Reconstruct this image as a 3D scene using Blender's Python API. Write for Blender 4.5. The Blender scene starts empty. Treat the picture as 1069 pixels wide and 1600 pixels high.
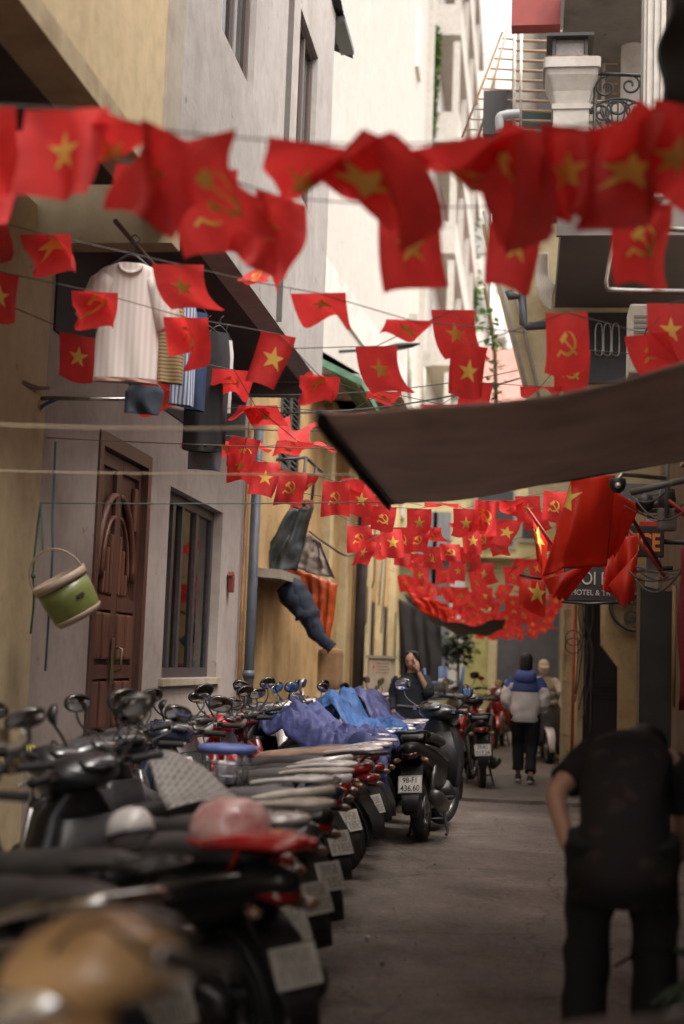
import bpy, bmesh, math, random
from mathutils import Vector, Matrix, noise as mnoise
R = math.radians
S = bpy.context.scene
COL = S.collection
rnd = random.Random(7)

# ------------------------------------------------------------------ camera, sky, sun, exposure
EYE = Vector((0, 0, 1.4))
PITCH, YAW, ROLL, FPX = R(6.03), R(7.5), R(2.06), 2222.0
F_ = Vector((-math.sin(YAW)*math.cos(PITCH), math.cos(YAW)*math.cos(PITCH), math.sin(PITCH)))
R0 = Vector((math.cos(YAW), math.sin(YAW), 0))
U0 = R0.cross(F_)
RX = R0*math.cos(ROLL)+U0*math.sin(ROLL)
UX = U0*math.cos(ROLL)-R0*math.sin(ROLL)
cam = bpy.data.cameras.new('camera')
cam.sensor_fit = 'VERTICAL'; cam.sensor_height = 36; cam.lens = 50
cam.clip_start = .05; cam.clip_end = 3000
cam.dof.use_dof = True; cam.dof.focus_distance = 11.0; cam.dof.aperture_fstop = 1.3
co = bpy.data.objects.new('camera', cam); COL.objects.link(co)
mw = Matrix((RX, UX, -F_)).transposed().to_4x4(); mw.translation = EYE
co.matrix_world = mw
S.camera = co

SUN_EL, SUN_AZ = R(60), R(128)
w = bpy.data.worlds.new('World'); S.world = w; w.use_nodes = True
nt = w.node_tree; nt.nodes.clear()
sky = nt.nodes.new('ShaderNodeTexSky'); sky.sky_type = 'NISHITA'; sky.sun_disc = False
sky.sun_elevation = SUN_EL; sky.sun_rotation = SUN_AZ; sky.dust_density = 6; sky.air_density = 1.0; sky.ozone_density = 1
hs = nt.nodes.new('ShaderNodeHueSaturation'); hs.inputs['Saturation'].default_value = .12
tint = nt.nodes.new('ShaderNodeMixRGB'); tint.blend_type = 'MULTIPLY'; tint.inputs[0].default_value = 1
tint.inputs[2].default_value = (1, .948, .90, 1)
bg = nt.nodes.new('ShaderNodeBackground'); bg.inputs[1].default_value = .15
wo = nt.nodes.new('ShaderNodeOutputWorld')
nt.links.new(sky.outputs[0], hs.inputs['Color']); nt.links.new(hs.outputs[0], tint.inputs[1])
nt.links.new(tint.outputs[0], bg.inputs[0]); nt.links.new(bg.outputs[0], wo.inputs[0])
sl = bpy.data.lights.new('sun', 'SUN'); sl.energy = .55; sl.angle = R(30); sl.color = (1, .95, .89)
so = bpy.data.objects.new('sun', sl); COL.objects.link(so)
# direction the light comes from: azimuth measured from +Y clockwise like the sky node
sd = Vector((math.sin(SUN_AZ)*math.cos(SUN_EL), math.cos(SUN_AZ)*math.cos(SUN_EL), math.sin(SUN_EL)))
so.rotation_euler = sd.to_track_quat('Z', 'Y').to_euler()
S.view_settings.view_transform = 'Standard'; S.view_settings.look = 'None'
S.view_settings.exposure = 1.85; S.view_settings.gamma = 1; S.view_settings.use_curve_mapping = False
S.render.engine = 'CYCLES'
S.cycles.use_denoising = True; S.cycles.max_bounces = 8; S.cycles.diffuse_bounces = 5; S.cycles.transparent_max_bounces = 12

# ------------------------------------------------------------------ helpers
def at(px, py, Y):
    """point of the place at distance Y down the alley, surveyed from the photo's pixels"""
    d = F_*FPX + RX*(px-534.5) - UX*(py-800)
    return EYE + d*(Y/d.y)
def atx(px, py, X):
    d = F_*FPX + RX*(px-534.5) - UX*(py-800)
    return EYE + d*(X/d.x)
def link(o, parent=None):
    COL.objects.link(o)
    if parent is not None: o.parent = parent
    return o
def tag(o, label=None, cat=None, group=None, kind=None):
    if label: o['label'] = label
    if cat: o['category'] = cat
    if group: o['group'] = group
    if kind: o['kind'] = kind
    return o
def thing(name, label, cat, loc=(0, 0, 0), rz=0, group=None):
    o = bpy.data.objects.new(name, None); link(o); o.empty_display_size = .1
    o.location = loc; o.rotation_euler = (0, 0, rz)
    return tag(o, label, cat, group)

class MB:
    def __init__(s): s.v = []; s.f = []; s.sm = []; s.mi = []; s.cur = 0
    def add(s, vs, fs, smooth=False):
        b = len(s.v); s.v += [tuple(p) for p in vs]
        for f in fs: s.f.append(tuple(i+b for i in f)); s.sm.append(smooth); s.mi.append(s.cur)
        return s
    def box(s, c, d, rot=None):
        hx, hy, hz = d[0]/2, d[1]/2, d[2]/2
        vs = [Vector((x, y, z)) for x in (-hx, hx) for y in (-hy, hy) for z in (-hz, hz)]
        if rot is not None: vs = [rot @ q for q in vs]
        c = Vector(c)
        return s.add([q+c for q in vs], [(0, 1, 3, 2), (4, 6, 7, 5), (0, 4, 5, 1), (2, 3, 7, 6), (0, 2, 6, 4), (1, 5, 7, 3)])
    def bb(s, x0, x1, y0, y1, z0, z1):
        return s.box(((x0+x1)/2, (y0+y1)/2, (z0+z1)/2), (x1-x0, y1-y0, z1-z0))
    def rbox(s, c, d, r=.01, rot=None):
        """box with chamfered edges"""
        bm = bmesh.new(); bmesh.ops.create_cube(bm, size=1)
        for q in bm.verts: q.co = Vector((q.co.x*d[0], q.co.y*d[1], q.co.z*d[2]))
        bmesh.ops.bevel(bm, geom=bm.edges[:], offset=r, segments=2, affect='EDGES', profile=.6)
        bm.verts.ensure_lookup_table()
        vs = [(rot @ q.co if rot is not None else q.co)+Vector(c) for q in bm.verts]
        s.add(vs, [[q.index for q in f.verts] for f in bm.faces], False); bm.free(); return s
    def tube(s, pts, r, n=8, cap=True, closed=False):
        pts = [Vector(p) for p in pts]; rs = r if isinstance(r, (list, tuple)) else [r]*len(pts)
        rings = []; prev = None; N = len(pts)
        for i, p in enumerate(pts):
            if closed: t = pts[(i+1) % N]-pts[i-1]
            else: t = pts[min(i+1, N-1)]-pts[max(i-1, 0)]
            if t.length < 1e-9: t = Vector((0, 0, 1))
            t.normalize()
            if prev is None:
                a = Vector((0, 0, 1)) if abs(t.z) < .9 else Vector((1, 0, 0))
                u = t.cross(a).normalized()
            else:
                u = prev-t*prev.dot(t)
                u = u.normalized() if u.length > 1e-6 else t.orthogonal().normalized()
            prev = u; q = t.cross(u)
            rings.append([p+u*rs[i]*math.cos(2*math.pi*k/n)+q*rs[i]*math.sin(2*math.pi*k/n) for k in range(n)])
        vs = [p for g in rings for p in g]; fs = []
        for i in range(N if closed else N-1):
            j = (i+1) % N
            for k in range(n): fs.append((i*n+k, i*n+(k+1) % n, j*n+(k+1) % n, j*n+k))
        if cap and not closed:
            fs.append(tuple(range(n-1, -1, -1))); fs.append(tuple((N-1)*n+k for k in range(n)))
        return s.add(vs, fs, True)
    def loft(s, secs, n=16, cap=True, smooth=True):
        """secs: (centre, a, b, exponent): superellipse rings"""
        vs = []; fs = []
        for c, a, b, e in secs:
            c, a, b = Vector(c), Vector(a), Vector(b)
            for k in range(n):
                t = 2*math.pi*k/n; cs, sn = math.cos(t), math.sin(t)
                vs.append(c+a*math.copysign(abs(cs)**(2/e), cs)+b*math.copysign(abs(sn)**(2/e), sn))
        N = len(secs)
        for i in range(N-1):
            for k in range(n): fs.append((i*n+k, i*n+(k+1) % n, (i+1)*n+(k+1) % n, (i+1)*n+k))
        if cap: fs.append(tuple(range(n-1, -1, -1))); fs.append(tuple((N-1)*n+k for k in range(n)))
        return s.add(vs, fs, smooth)
    def lathe(s, prof, o, ax='z', n=24, smooth=True, closed=False):
        """prof: (radius, height) pairs about axis ax through o"""
        vs = []; o = Vector(o)
        for r, h in prof:
            for k in range(n):
                t = 2*math.pi*k/n; c, q = r*math.cos(t), r*math.sin(t)
                vs.append(o+Vector((c, q, h) if ax == 'z' else (h, c, q) if ax == 'x' else (q, h, c)))
        fs = []; N = len(prof)
        for i in range(N if closed else N-1):
            j = (i+1) % N
            for k in range(n): fs.append((i*n+k, i*n+(k+1) % n, j*n+(k+1) % n, j*n+k))
        return s.add(vs, fs, smooth)
    def grid(s, fn, nu, nv, smooth=True):
        vs = [fn(i/nu, j/nv) for j in range(nv+1) for i in range(nu+1)]
        fs = [(j*(nu+1)+i, j*(nu+1)+i+1, (j+1)*(nu+1)+i+1, (j+1)*(nu+1)+i) for j in range(nv) for i in range(nu)]
        return s.add(vs, fs, smooth)
    def prism(s, poly, vec, smooth=False):
        """planar polygon (3-D points) extruded by vec"""
        n = len(poly); v = Vector(vec); vs = [Vector(p) for p in poly]+[Vector(p)+v for p in poly]
        fs = [tuple(range(n-1, -1, -1)), tuple(range(n, 2*n))]+[(i, (i+1) % n, n+(i+1) % n, n+i) for i in range(n)]
        return s.add(vs, fs, smooth)
    def mesh(s, name):
        m = bpy.data.meshes.new(name); m.from_pydata(s.v, [], s.f)
        m.polygons.foreach_set('use_smooth', s.sm); m.polygons.foreach_set('material_index', s.mi)
        bm = bmesh.new(); bm.from_mesh(m); bmesh.ops.recalc_face_normals(bm, faces=bm.faces[:]); bm.to_mesh(m); bm.free()
        m.update(); return m
    def build(s, name, mats, parent=None, solid=0, label=None):
        m = s.mesh(name)
        for q in (mats if isinstance(mats, (list, tuple)) else [mats]): m.materials.append(q)
        o = bpy.data.objects.new(name, m); link(o, parent)
        if solid: thicken(o, solid)
        if label: o['label'] = label
        return o
def thicken(o, t):
    d = o.modifiers.new('thickness', 'SOLIDIFY'); d.thickness = t; d.offset = 0
def bez(p, n=12):
    """Catmull-Rom through points"""
    p = [Vector(q) for q in p]; out = []
    for i in range(len(p)-1):
        a = p[max(i-1, 0)]; b = p[i]; c = p[i+1]; d = p[min(i+2, len(p)-1)]
        for k in range(n):
            t = k/n
            out.append(.5*((2*b)+(c-a)*t+(2*a-5*b+4*c-d)*t*t+(3*b-a-3*c+d)*t**3))
    out.append(p[-1]); return out
def sag(a, b, drop, n=16):
    a, b = Vector(a), Vector(b)
    return [a.lerp(b, i/n)-Vector((0, 0, drop*4*(i/n)*(1-i/n))) for i in range(n+1)]
def fbm(x, y, z=0, o=4):
    return mnoise.fractal(Vector((x, y, z)), 1.0, 2.0, o)

# ------------------------------------------------------------------ materials
MATS = {}
def mat(name, col, rough=.6, metal=0.0, var=0.0, vs=4.0, bump=0.0, bs=40.0, coat=0.0, stretch=(1, 1, 1), spec=.5, col2=None, trans=0.0, emit=0):
    if name in MATS: return MATS[name]
    m = bpy.data.materials.new(name); m.use_nodes = True; MATS[name] = m
    n = m.node_tree.nodes; L = m.node_tree.links; b = n['Principled BSDF']
    b.inputs['Base Color'].default_value = (*col, 1); b.inputs['Roughness'].default_value = rough
    b.inputs['Metallic'].default_value = metal; b.inputs['Coat Weight'].default_value = coat
    b.inputs['Specular IOR Level'].default_value = spec
    tc = n.new('ShaderNodeTexCoord'); mp = n.new('ShaderNodeMapping'); mp.inputs['Scale'].default_value = stretch
    L.new(tc.outputs['Object'], mp.inputs[0])
    if var or col2:
        t = n.new('ShaderNodeTexNoise'); t.inputs['Scale'].default_value = vs; t.inputs['Detail'].default_value = 6; t.inputs['Roughness'].default_value = .65
        L.new(mp.outputs[0], t.inputs['Vector'])
        r = n.new('ShaderNodeValToRGB'); r.color_ramp.elements[0].position = .32; r.color_ramp.elements[1].position = .7
        lo = [c*(1-var) for c in col]; hi = [min(1, c*(1+var)) for c in (col2 or col)]
        r.color_ramp.elements[0].color = (*lo, 1); r.color_ramp.elements[1].color = (*hi, 1)
        L.new(t.outputs['Fac'], r.inputs[0]); L.new(r.outputs[0], b.inputs['Base Color'])
        mr = n.new('ShaderNodeMapRange'); mr.inputs[3].default_value = max(.04, rough-.12); mr.inputs[4].default_value = min(1, rough+.12)
        L.new(t.outputs['Fac'], mr.inputs[0]); L.new(mr.outputs[0], b.inputs['Roughness'])
    if bump:
        t2 = n.new('ShaderNodeTexNoise'); t2.inputs['Scale'].default_value = bs; t2.inputs['Detail'].default_value = 5
        L.new(mp.outputs[0], t2.inputs['Vector'])
        bp = n.new('ShaderNodeBump'); bp.inputs['Strength'].default_value = bump; bp.inputs['Distance'].default_value = .01
        L.new(t2.outputs['Fac'], bp.inputs['Height']); L.new(bp.outputs[0], b.inputs['Normal'])
    if trans:
        tr = n.new('ShaderNodeBsdfTranslucent'); mx = n.new('ShaderNodeMixShader'); mx.inputs[0].default_value = trans
        src = b.inputs['Base Color'].links
        if src: L.new(src[0].from_socket, tr.inputs[0])
        else: tr.inputs[0].default_value = (*col, 1)
        L.new(b.outputs[0], mx.inputs[1]); L.new(tr.outputs[0], mx.inputs[2]); L.new(mx.outputs[0], n['Material Output'].inputs[0])
    if emit:
        b.inputs['Emission Color'].default_value = (*col, 1); b.inputs['Emission Strength'].default_value = emit
    return m
def plaster(name, col, stain=.35, patch=.12):
    """old painted plaster: broad blotches, fine mottling, rain streaks, pitted relief"""
    m = bpy.data.materials.new(name); m.use_nodes = True; MATS[name] = m
    n = m.node_tree.nodes; L = m.node_tree.links; b = n['Principled BSDF']; b.inputs['Roughness'].default_value = .85
    b.inputs['Specular IOR Level'].default_value = .25
    tc = n.new('ShaderNodeTexCoord')
    def nz(scale, stretch=(1, 1, 1), det=6):
        mp = n.new('ShaderNodeMapping'); mp.inputs['Scale'].default_value = stretch; L.new(tc.outputs['Object'], mp.inputs[0])
        t = n.new('ShaderNodeTexNoise'); t.inputs['Scale'].default_value = scale; t.inputs['Detail'].default_value = det; t.inputs['Roughness'].default_value = .6
        L.new(mp.outputs[0], t.inputs['Vector']); return t.outputs['Fac']
    def ramp(src, p0, c0, p1, c1):
        r = n.new('ShaderNodeValToRGB'); r.color_ramp.elements[0].position = p0; r.color_ramp.elements[1].position = p1
        r.color_ramp.elements[0].color = (*c0, 1); r.color_ramp.elements[1].color = (*c1, 1); L.new(src, r.inputs[0]); return r.outputs[0]
    def mul(a, c, f):
        q = n.new('ShaderNodeMixRGB'); q.blend_type = 'MULTIPLY'; q.inputs[0].default_value = f; L.new(a, q.inputs[1]); L.new(c, q.inputs[2]); return q.outputs[0]
    base = ramp(nz(.9), .3, [c*(1-patch) for c in col], .7, [min(1, c*(1+patch)) for c in col])
    s = 1-stain
    base = mul(base, ramp(nz(1.1, (3.2, 3.2, .5)), .40, (s, s*.97, s*.93), .60, (1, 1, 1)), .22)
    base = mul(base, ramp(nz(2.3), .34, (s, s*.97, s*.93), .5, (1, 1, 1)), .7)
    base = mul(base, ramp(nz(9), .3, (.82, .82, .82), .6, (1, 1, 1)), .8)
    spots = ramp(nz(5.5, (1, 1, 1), 8), .27, (.4, .38, .36), .33, (1, 1, 1))
    base = mul(base, spots, .8)
    L.new(base, b.inputs['Base Color'])
    bp = n.new('ShaderNodeBump'); bp.inputs['Strength'].default_value = .2; bp.inputs['Distance'].default_value = .015
    L.new(nz(22, (1, 1, 1), 8), bp.inputs['Height']); L.new(bp.outputs[0], b.inputs['Normal'])
    return m
def thin_glass(name, tintc, rough=.03):
    m = bpy.data.materials.new(name); m.use_nodes = True; n = m.node_tree.nodes; L = m.node_tree.links
    n.remove(n['Principled BSDF'])
    t = n.new('ShaderNodeBsdfTransparent'); t.inputs[0].default_value = (*tintc, 1)
    g = n.new('ShaderNodeBsdfGlossy'); g.inputs['Roughness'].default_value = rough
    fr = n.new('ShaderNodeFresnel'); fr.inputs[0].default_value = 1.6
    mx = n.new('ShaderNodeMixShader'); L.new(fr.outputs[0], mx.inputs[0]); L.new(t.outputs[0], mx.inputs[1]); L.new(g.outputs[0], mx.inputs[2])
    L.new(mx.outputs[0], n['Material Output'].inputs[0]); return m

YELLOW = plaster('yellow_plaster', (.52, .415, .26), .14, .06)
GREY = plaster('grey_plaster', (.385, .33, .298), .16, .08)
OCHRE = plaster('ochre_plaster', (.46, .30, .14), .35, .2)
CREAM = plaster('cream_plaster', (.55, .45, .27), .3)
WHITE = plaster('white_plaster', (.41, .388, .36), .08, .03)
PALE = plaster('pale_concrete', (.50, .47, .44), .3)
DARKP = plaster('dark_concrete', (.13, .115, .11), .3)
PINK = plaster('pink_plaster', (.62, .36, .32), .2)
FLAGRED = mat('flag_red', (.80, .052, .05), .6, var=.14, vs=9, bump=.55, bs=16, trans=.42)
FLAGYEL = mat('flag_yellow', (.90, .60, .13), .55, trans=.2)
BIGRED = mat('satin_red', (.82, .05, .022), .42, var=.1, vs=5, trans=.42)
CORD = mat('cord', (.10, .085, .075), .8)
BLACKM = mat('black_metal', (.025, .025, .028), .4, var=.3, vs=20)
STEEL = mat('steel', (.42, .41, .40), .32, 1, var=.25, vs=25)
CHROME = mat('chrome', (.50, .49, .48), .2, 1, var=.2, vs=30)
BLACKP = mat('black_plastic', (.022, .021, .022), .45, var=.4, vs=12, bump=.1, bs=200)
RUBBER = mat('rubber', (.018, .017, .017), .75, var=.4, vs=30, bump=.3, bs=120)
SEATB = mat('seat_vinyl', (.035, .033, .034), .42, var=.4, vs=7, bump=.25, bs=160)
SEATG = mat('seat_vinyl_grey', (.11, .105, .105), .4, var=.3, vs=7, bump=.2, bs=160)
SEATBR = mat('seat_vinyl_tan', (.30, .20, .15), .45, var=.2, vs=7, bump=.2, bs=160)
LENS = mat('lamp_lens', (.62, .62, .62), .08, .55, coat=1)
REDLENS = mat('red_lens', (.22, .01, .01), .12, coat=1)
AMBER = mat('amber_lens', (.20, .11, .06), .15, coat=1)
MIRROR = mat('mirror_glass', (.62, .60, .57), .06, 1)
PLATEW = mat('plate_white', (.55, .52, .46), .45, var=.12, vs=12)
PLATEY = mat('plate_faded', (.42, .29, .13), .45, var=.2, vs=12)
INK = mat('ink', (.02, .02, .022), .6)
ALLOY = mat('alloy', (.30, .30, .30), .45, .8, var=.3, vs=20)
MUFF = mat('muffler', (.12, .115, .11), .4, .7, var=.4, vs=14)
RACKW = mat('rack_silver', (.66, .62, .60), .3, .35, var=.15, vs=20)
WOOD = mat('door_wood', (.10, .045, .03), .45, var=.5, vs=3.5, bump=.3, bs=30, stretch=(6, 6, .5))
GLASS = thin_glass('window_glass', (.88, .92, .86))
SKIN = mat('skin', (.52, .29, .2), .5, var=.06, vs=20)
HAIR = mat('hair', (.014, .011, .010), .42, var=.4, vs=60, bump=.5, bs=90, stretch=(6, 6, .6))
# ------------------------------------------------------------------ ground
def ground_mat():
    m = mat('alley_asphalt', (.135, .105, .088), .8)
    n = m.node_tree.nodes; L = m.node_tree.links; b = n['Principled BSDF']
    tc = n.new('ShaderNodeTexCoord')
    def nz(sc, det=6, st=(1, 1, 1)):
        mp = n.new('ShaderNodeMapping'); mp.inputs['Scale'].default_value = st; L.new(tc.outputs['Object'], mp.inputs[0])
        t = n.new('ShaderNodeTexNoise'); t.inputs['Scale'].default_value = sc; t.inputs['Detail'].default_value = det; L.new(mp.outputs[0], t.inputs['Vector']); return t.outputs['Fac']
    def ramp(src, p0, c0, p1, c1):
        r = n.new('ShaderNodeValToRGB'); r.color_ramp.elements[0].position = p0; r.color_ramp.elements[1].position = p1
        r.color_ramp.elements[0].color = (*c0, 1); r.color_ramp.elements[1].color = (*c1, 1); L.new(src, r.inputs[0]); return r.outputs[0]
    def mul(a, c, f=1):
        q = n.new('ShaderNodeMixRGB'); q.blend_type = 'MULTIPLY'; q.inputs[0].default_value = f; L.new(a, q.inputs[1]); L.new(c, q.inputs[2]); return q.outputs[0]
    base = ramp(nz(1.1), .3, (.135, .106, .09), .7, (.195, .156, .132))
    base = mul(base, ramp(nz(2.1, 8), .38, (.42, .41, .40), .52, (1, 1, 1)), .4)
    base = mul(base, ramp(nz(14, 6), .62, (1, 1, 1), .72, (1.5, 1.45, 1.4)), .6)
    base = mul(base, ramp(nz(110, 4), .3, (.5, .5, .5), .65, (1.3, 1.3, 1.3)), .85)
    base = mul(base, ramp(nz(28, 6), .32, (.7, .69, .68), .62, (1.12, 1.12, 1.12)), .8)
    vo = n.new('ShaderNodeTexVoronoi'); vo.feature = 'DISTANCE_TO_EDGE'; vo.inputs['Scale'].default_value = .75
    wv = n.new('ShaderNodeMixRGB'); wv.blend_type = 'ADD'; wv.inputs[0].default_value = .35
    t = n.new('ShaderNodeTexNoise'); t.inputs['Scale'].default_value = 3; t.inputs['Detail'].default_value = 5; L.new(tc.outputs['Object'], t.inputs[0])
    L.new(tc.outputs['Object'], wv.inputs[1]); L.new(t.outputs['Color'], wv.inputs[2]); L.new(wv.outputs[0], vo.inputs['Vector'])
    base = mul(base, ramp(vo.outputs['Distance'], .002, (.35, .33, .3), .012, (1, 1, 1)), .6)
    L.new(base, b.inputs['Base Color'])
    L.new(ramp(nz(1.7), .35, (.55, .55, .55), .65, (.9, .9, .9)), b.inputs['Roughness'])
    bp = n.new('ShaderNodeBump'); bp.inputs['Strength'].default_value = .9; bp.inputs['Distance'].default_value = .016
    L.new(nz(55, 8), bp.inputs['Height']); L.new(bp.outputs[0], b.inputs['Normal'])
    return m
mb = MB()
xs = [-300, -60, -20, -8]+[-6+.25*i for i in range(49)]+[8, 20, 60, 300]
ys = [-300, -60, -10]+[.0+.4*i for i in range(101)]+[60, 150, 400]
vs = [(x, y, .012*fbm(x*.9, y*.9)+.006*fbm(x*3, y*3, 4)-.012 if abs(x) < 5 and 0 < y < 40 else -.02) for y in ys for x in xs]
nx = len(xs)
mb.add(vs, [(j*nx+i, j*nx+i+1, (j+1)*nx+i+1, (j+1)*nx+i) for j in range(len(ys)-1) for i in range(nx-1)], True)
tag(mb.build('ground', ground_mat()), kind='structure')
# lighter concrete slab of the far half of the alley, its broken front edge a real step
mb = MB(); n = 40
edge = [(-3+4.4*i/n, 15.3+.12*fbm(i*.3, 1)+.05*fbm(i*1.3, 9)) for i in range(n+1)]
mb.prism([(x, y, -.02) for x, y in edge]+[(1.4, 41, -.02), (-3, 41, -.02)], (0, 0, .045))
slabm = plaster('slab_concrete', (.17, .145, .125), .3, .2)
tag(mb.build('pavement', slabm), kind='structure')

# ------------------------------------------------------------------ walls with openings, windows, doors
def xwall(mb, X, th, y0, y1, z0, z1, openings):
    """wall slab in the plane x = X (front face), going back by th, with rectangular openings (ya, yb, za, zb)"""
    xa, xb = (X-th, X) if th > 0 else (X, X-th)
    y = y0
    for a, b, c, d in sorted(openings):
        if a > y: mb.bb(xa, xb, y, a, z0, z1)
        if c > z0: mb.bb(xa, xb, a, b, z0, c)
        if d < z1: mb.bb(xa, xb, a, b, d, z1)
        y = b
    if y < y1: mb.bb(xa, xb, y, y1, z0, z1)
def xwindow(parent, X, y0, y1, z0, z1, cuts, frame, depth=.1, curtain=None, bar=.05):
    """window in a wall at x = X: frame, mullions, one pane per light, cloth or dark room behind"""
    xc = X-depth; t = bar
    f = MB()
    f.bb(xc-.03, xc+.03, y0+.002, y0+t, z0+.002, z1-.002); f.bb(xc-.03, xc+.03, y1-t, y1-.002, z0+.002, z1-.002)
    f.bb(xc-.03, xc+.03, y0+t, y1-t, z0+.002, z0+t); f.bb(xc-.03, xc+.03, y0+t, y1-t, z1-t, z1-.002)
    wd = f.build('window', frame, parent)
    edges = [y0+t]+[y0+(y1-y0)*c for c in cuts]+[y1-t]
    for c in edges[1:-1]:
        MB().bb(xc-.022, xc+.034, c-t*.45, c+t*.45, z0+t, z1-t).build('mullion', frame, wd)
    for a, b in zip(edges[:-1], edges[1:]):
        MB().bb(xc-.004, xc+.004, a+.001, b-.001, z0+t, z1-t).build('pane', GLASS, wd)
    if curtain:
        MB().grid(lambda u, v: (xc-.16+.025*math.sin(u*60)+.01*math.sin(u*23+2), y0+(y1-y0)*u, z0+(z1-z0)*v), 90, 2).build('curtain', curtain, wd)
    return wd
DKFRAME = mat('dark_frame', (.045, .04, .042), .45, var=.3, vs=10)
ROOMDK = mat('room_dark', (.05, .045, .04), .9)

# ------------------------------------------------------------------ left: yellow house nearest the camera
h = thing('yellow_house', 'pale yellow house at the left edge with a jutting upper floor over its flat pillar', 'house', (-3, 6, 0))
h.location = (0, 0, 0)
mb = MB(); xwall(mb, -3.0, .3, 1.5, 8.44, -.05, 4.1, [(2.4, 7.55, -.05, 3.6)])
mb.build('wall', YELLOW, h)
MB().bb(-3.35, -3.16, 2.4, 7.55, -.05, 3.6).build('shutter_wall', plaster('brown_plaster', (.24, .18, .11), .3), h)
mb = MB(); mb.bb(-2.35, -2.15, 1.5, 7.74, 4.18, 11); mb.build('upper_wall', YELLOW, h)
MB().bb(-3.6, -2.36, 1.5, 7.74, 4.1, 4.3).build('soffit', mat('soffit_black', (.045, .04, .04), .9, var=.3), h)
mb = MB(); mb.bb(-2.353, -2.12, 1.5, 7.74, 4.06, 4.18); mb.build('edge_beam', plaster('beam_plaster', (.42, .34, .22), .4), h)
MB().bb(-2.36, -2.13, 7.742, 8.08, 4.06, 11).build('corner_strip', plaster('strip_plaster', (.36, .32, .27), .4), h)
MB().bb(-3.3, -2.15, 8.09, 8.28, 3.86, 4.235).build('cross_beam', plaster('crossbeam', (.36, .29, .19), .35), h)

# ------------------------------------------------------------------ left: grey house
h = thing('grey_house', 'lilac grey house with carved wooden door, barred window and jutting upper floor', 'house')
mb = MB(); xwall(mb, -3.0, .3, 8.445, 14.85, -.05, 4.24, [(9.58, 10.98, .05, 2.98), (11.64, 13.76, 1.21, 2.83)])
mb.build('wall', GREY, h)
mb = MB(); xwall(mb, -2.15, .2, 8.084, 14.35, 4.24, 8.25, [(9.13, 10.26, 5.68, 7.31), (12.22, 13.3, 5.68, 7.31)])
mb.bb(-3.6, -2.352, 14.15, 14.35, 4.24, 8.25)
mb.build('upper_wall', plaster('grey_upper', (.36, .335, .32), .16), h)
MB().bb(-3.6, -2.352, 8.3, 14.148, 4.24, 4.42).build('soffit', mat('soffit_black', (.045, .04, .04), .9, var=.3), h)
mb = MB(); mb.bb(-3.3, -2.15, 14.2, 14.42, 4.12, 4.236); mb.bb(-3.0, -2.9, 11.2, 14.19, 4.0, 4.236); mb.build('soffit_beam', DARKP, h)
xwindow(h, -2.15, 9.13, 10.26, 5.68, 7.31, [.5], mat('brown_frame', (.10, .075, .065), .4), .08, mat('blue_grey_curtain', (.20, .22, .24), .8, var=.2))
xwindow(h, -2.15, 12.22, 13.3, 5.68, 7.31, [.5], MATS['brown_frame'], .08, MATS['blue_grey_curtain'])
MB().bb(-2.145, -2.1, 11.6, 11.608, 4.24, 7.6).build('crack_line', DARKP, h)
# tall barred window beside the door
CURT = mat('olive_curtain', (.55, .52, .33), .85, var=.25, vs=2, col2=(.36, .42, .30))
wd = xwindow(h, -3.0, 11.64, 13.76, 1.21, 2.83, [.24, .40, .66], DKFRAME, .12, CURT, .09)
MB().bb(-3.02, -2.96, 11.55, 13.85, 1.15, 1.207).build('sill', plaster('sill_p', (.42, .35, .27), .3), h)
for k, (y, z0, z1) in enumerate([(11.9, 1.9, 2.7), (12.3, 1.8, 2.4), (13.0, 1.7, 2.3)]):
    MB().bb(-3.235, -3.225, y-.12, y+.16, z0, z1).build('flag_reflection', BIGRED, wd)  # flat red patches behind the glass, painted stand-ins for the flags' reflections
MB().bb(-3.29, -3.28, 11.64, 13.76, 1.21, 2.83).build('room_wall', plaster('roomw', (.3, .3, .2), .2), wd)
# door: two leaves of raised panels, arched mouldings
fr = MB(); fr.bb(-3.14, -2.985, 9.583, 9.68, .05, 2.97); fr.bb(-3.14, -2.985, 10.88, 10.977, .05, 2.97); fr.bb(-3.14, -2.985, 9.68, 10.88, 2.87, 2.97)
door = fr.build('door', WOOD, h)
WOODL = mat('door_panel_wood', (.15, .065, .04), .42, var=.45, vs=3, bump=.3, bs=30, stretch=(6, 6, .5))
def leaf(y0, y1):
    m = MB(); m.bb(-3.12, -3.07, y0, y1, .06, 2.865)
    for a, b in ((y0, y0+.07), (y1-.07, y1)): m.bb(-3.069, -3.04, a, b, .06, 2.865)
    for z in (.06, .72, 1.22, 1.72, 2.76): m.bb(-3.069, -3.038, y0+.07, y1-.07, z, z+.1)
    lf = m.build('leaf', WOOD, door)
    yc = (y0+y1)/2
    for z0, z1 in ((.2, .7), (.86, 1.2), (1.36, 1.7)):
        for a, b in ((y0+.09, yc-.015), (yc+.015, y1-.09)):
            MB().rbox((-3.05, (a+b)/2, (z0+z1)/2), (.05, b-a, z1-z0), .018).build('panel', WOODL, lf)
    return lf
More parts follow.
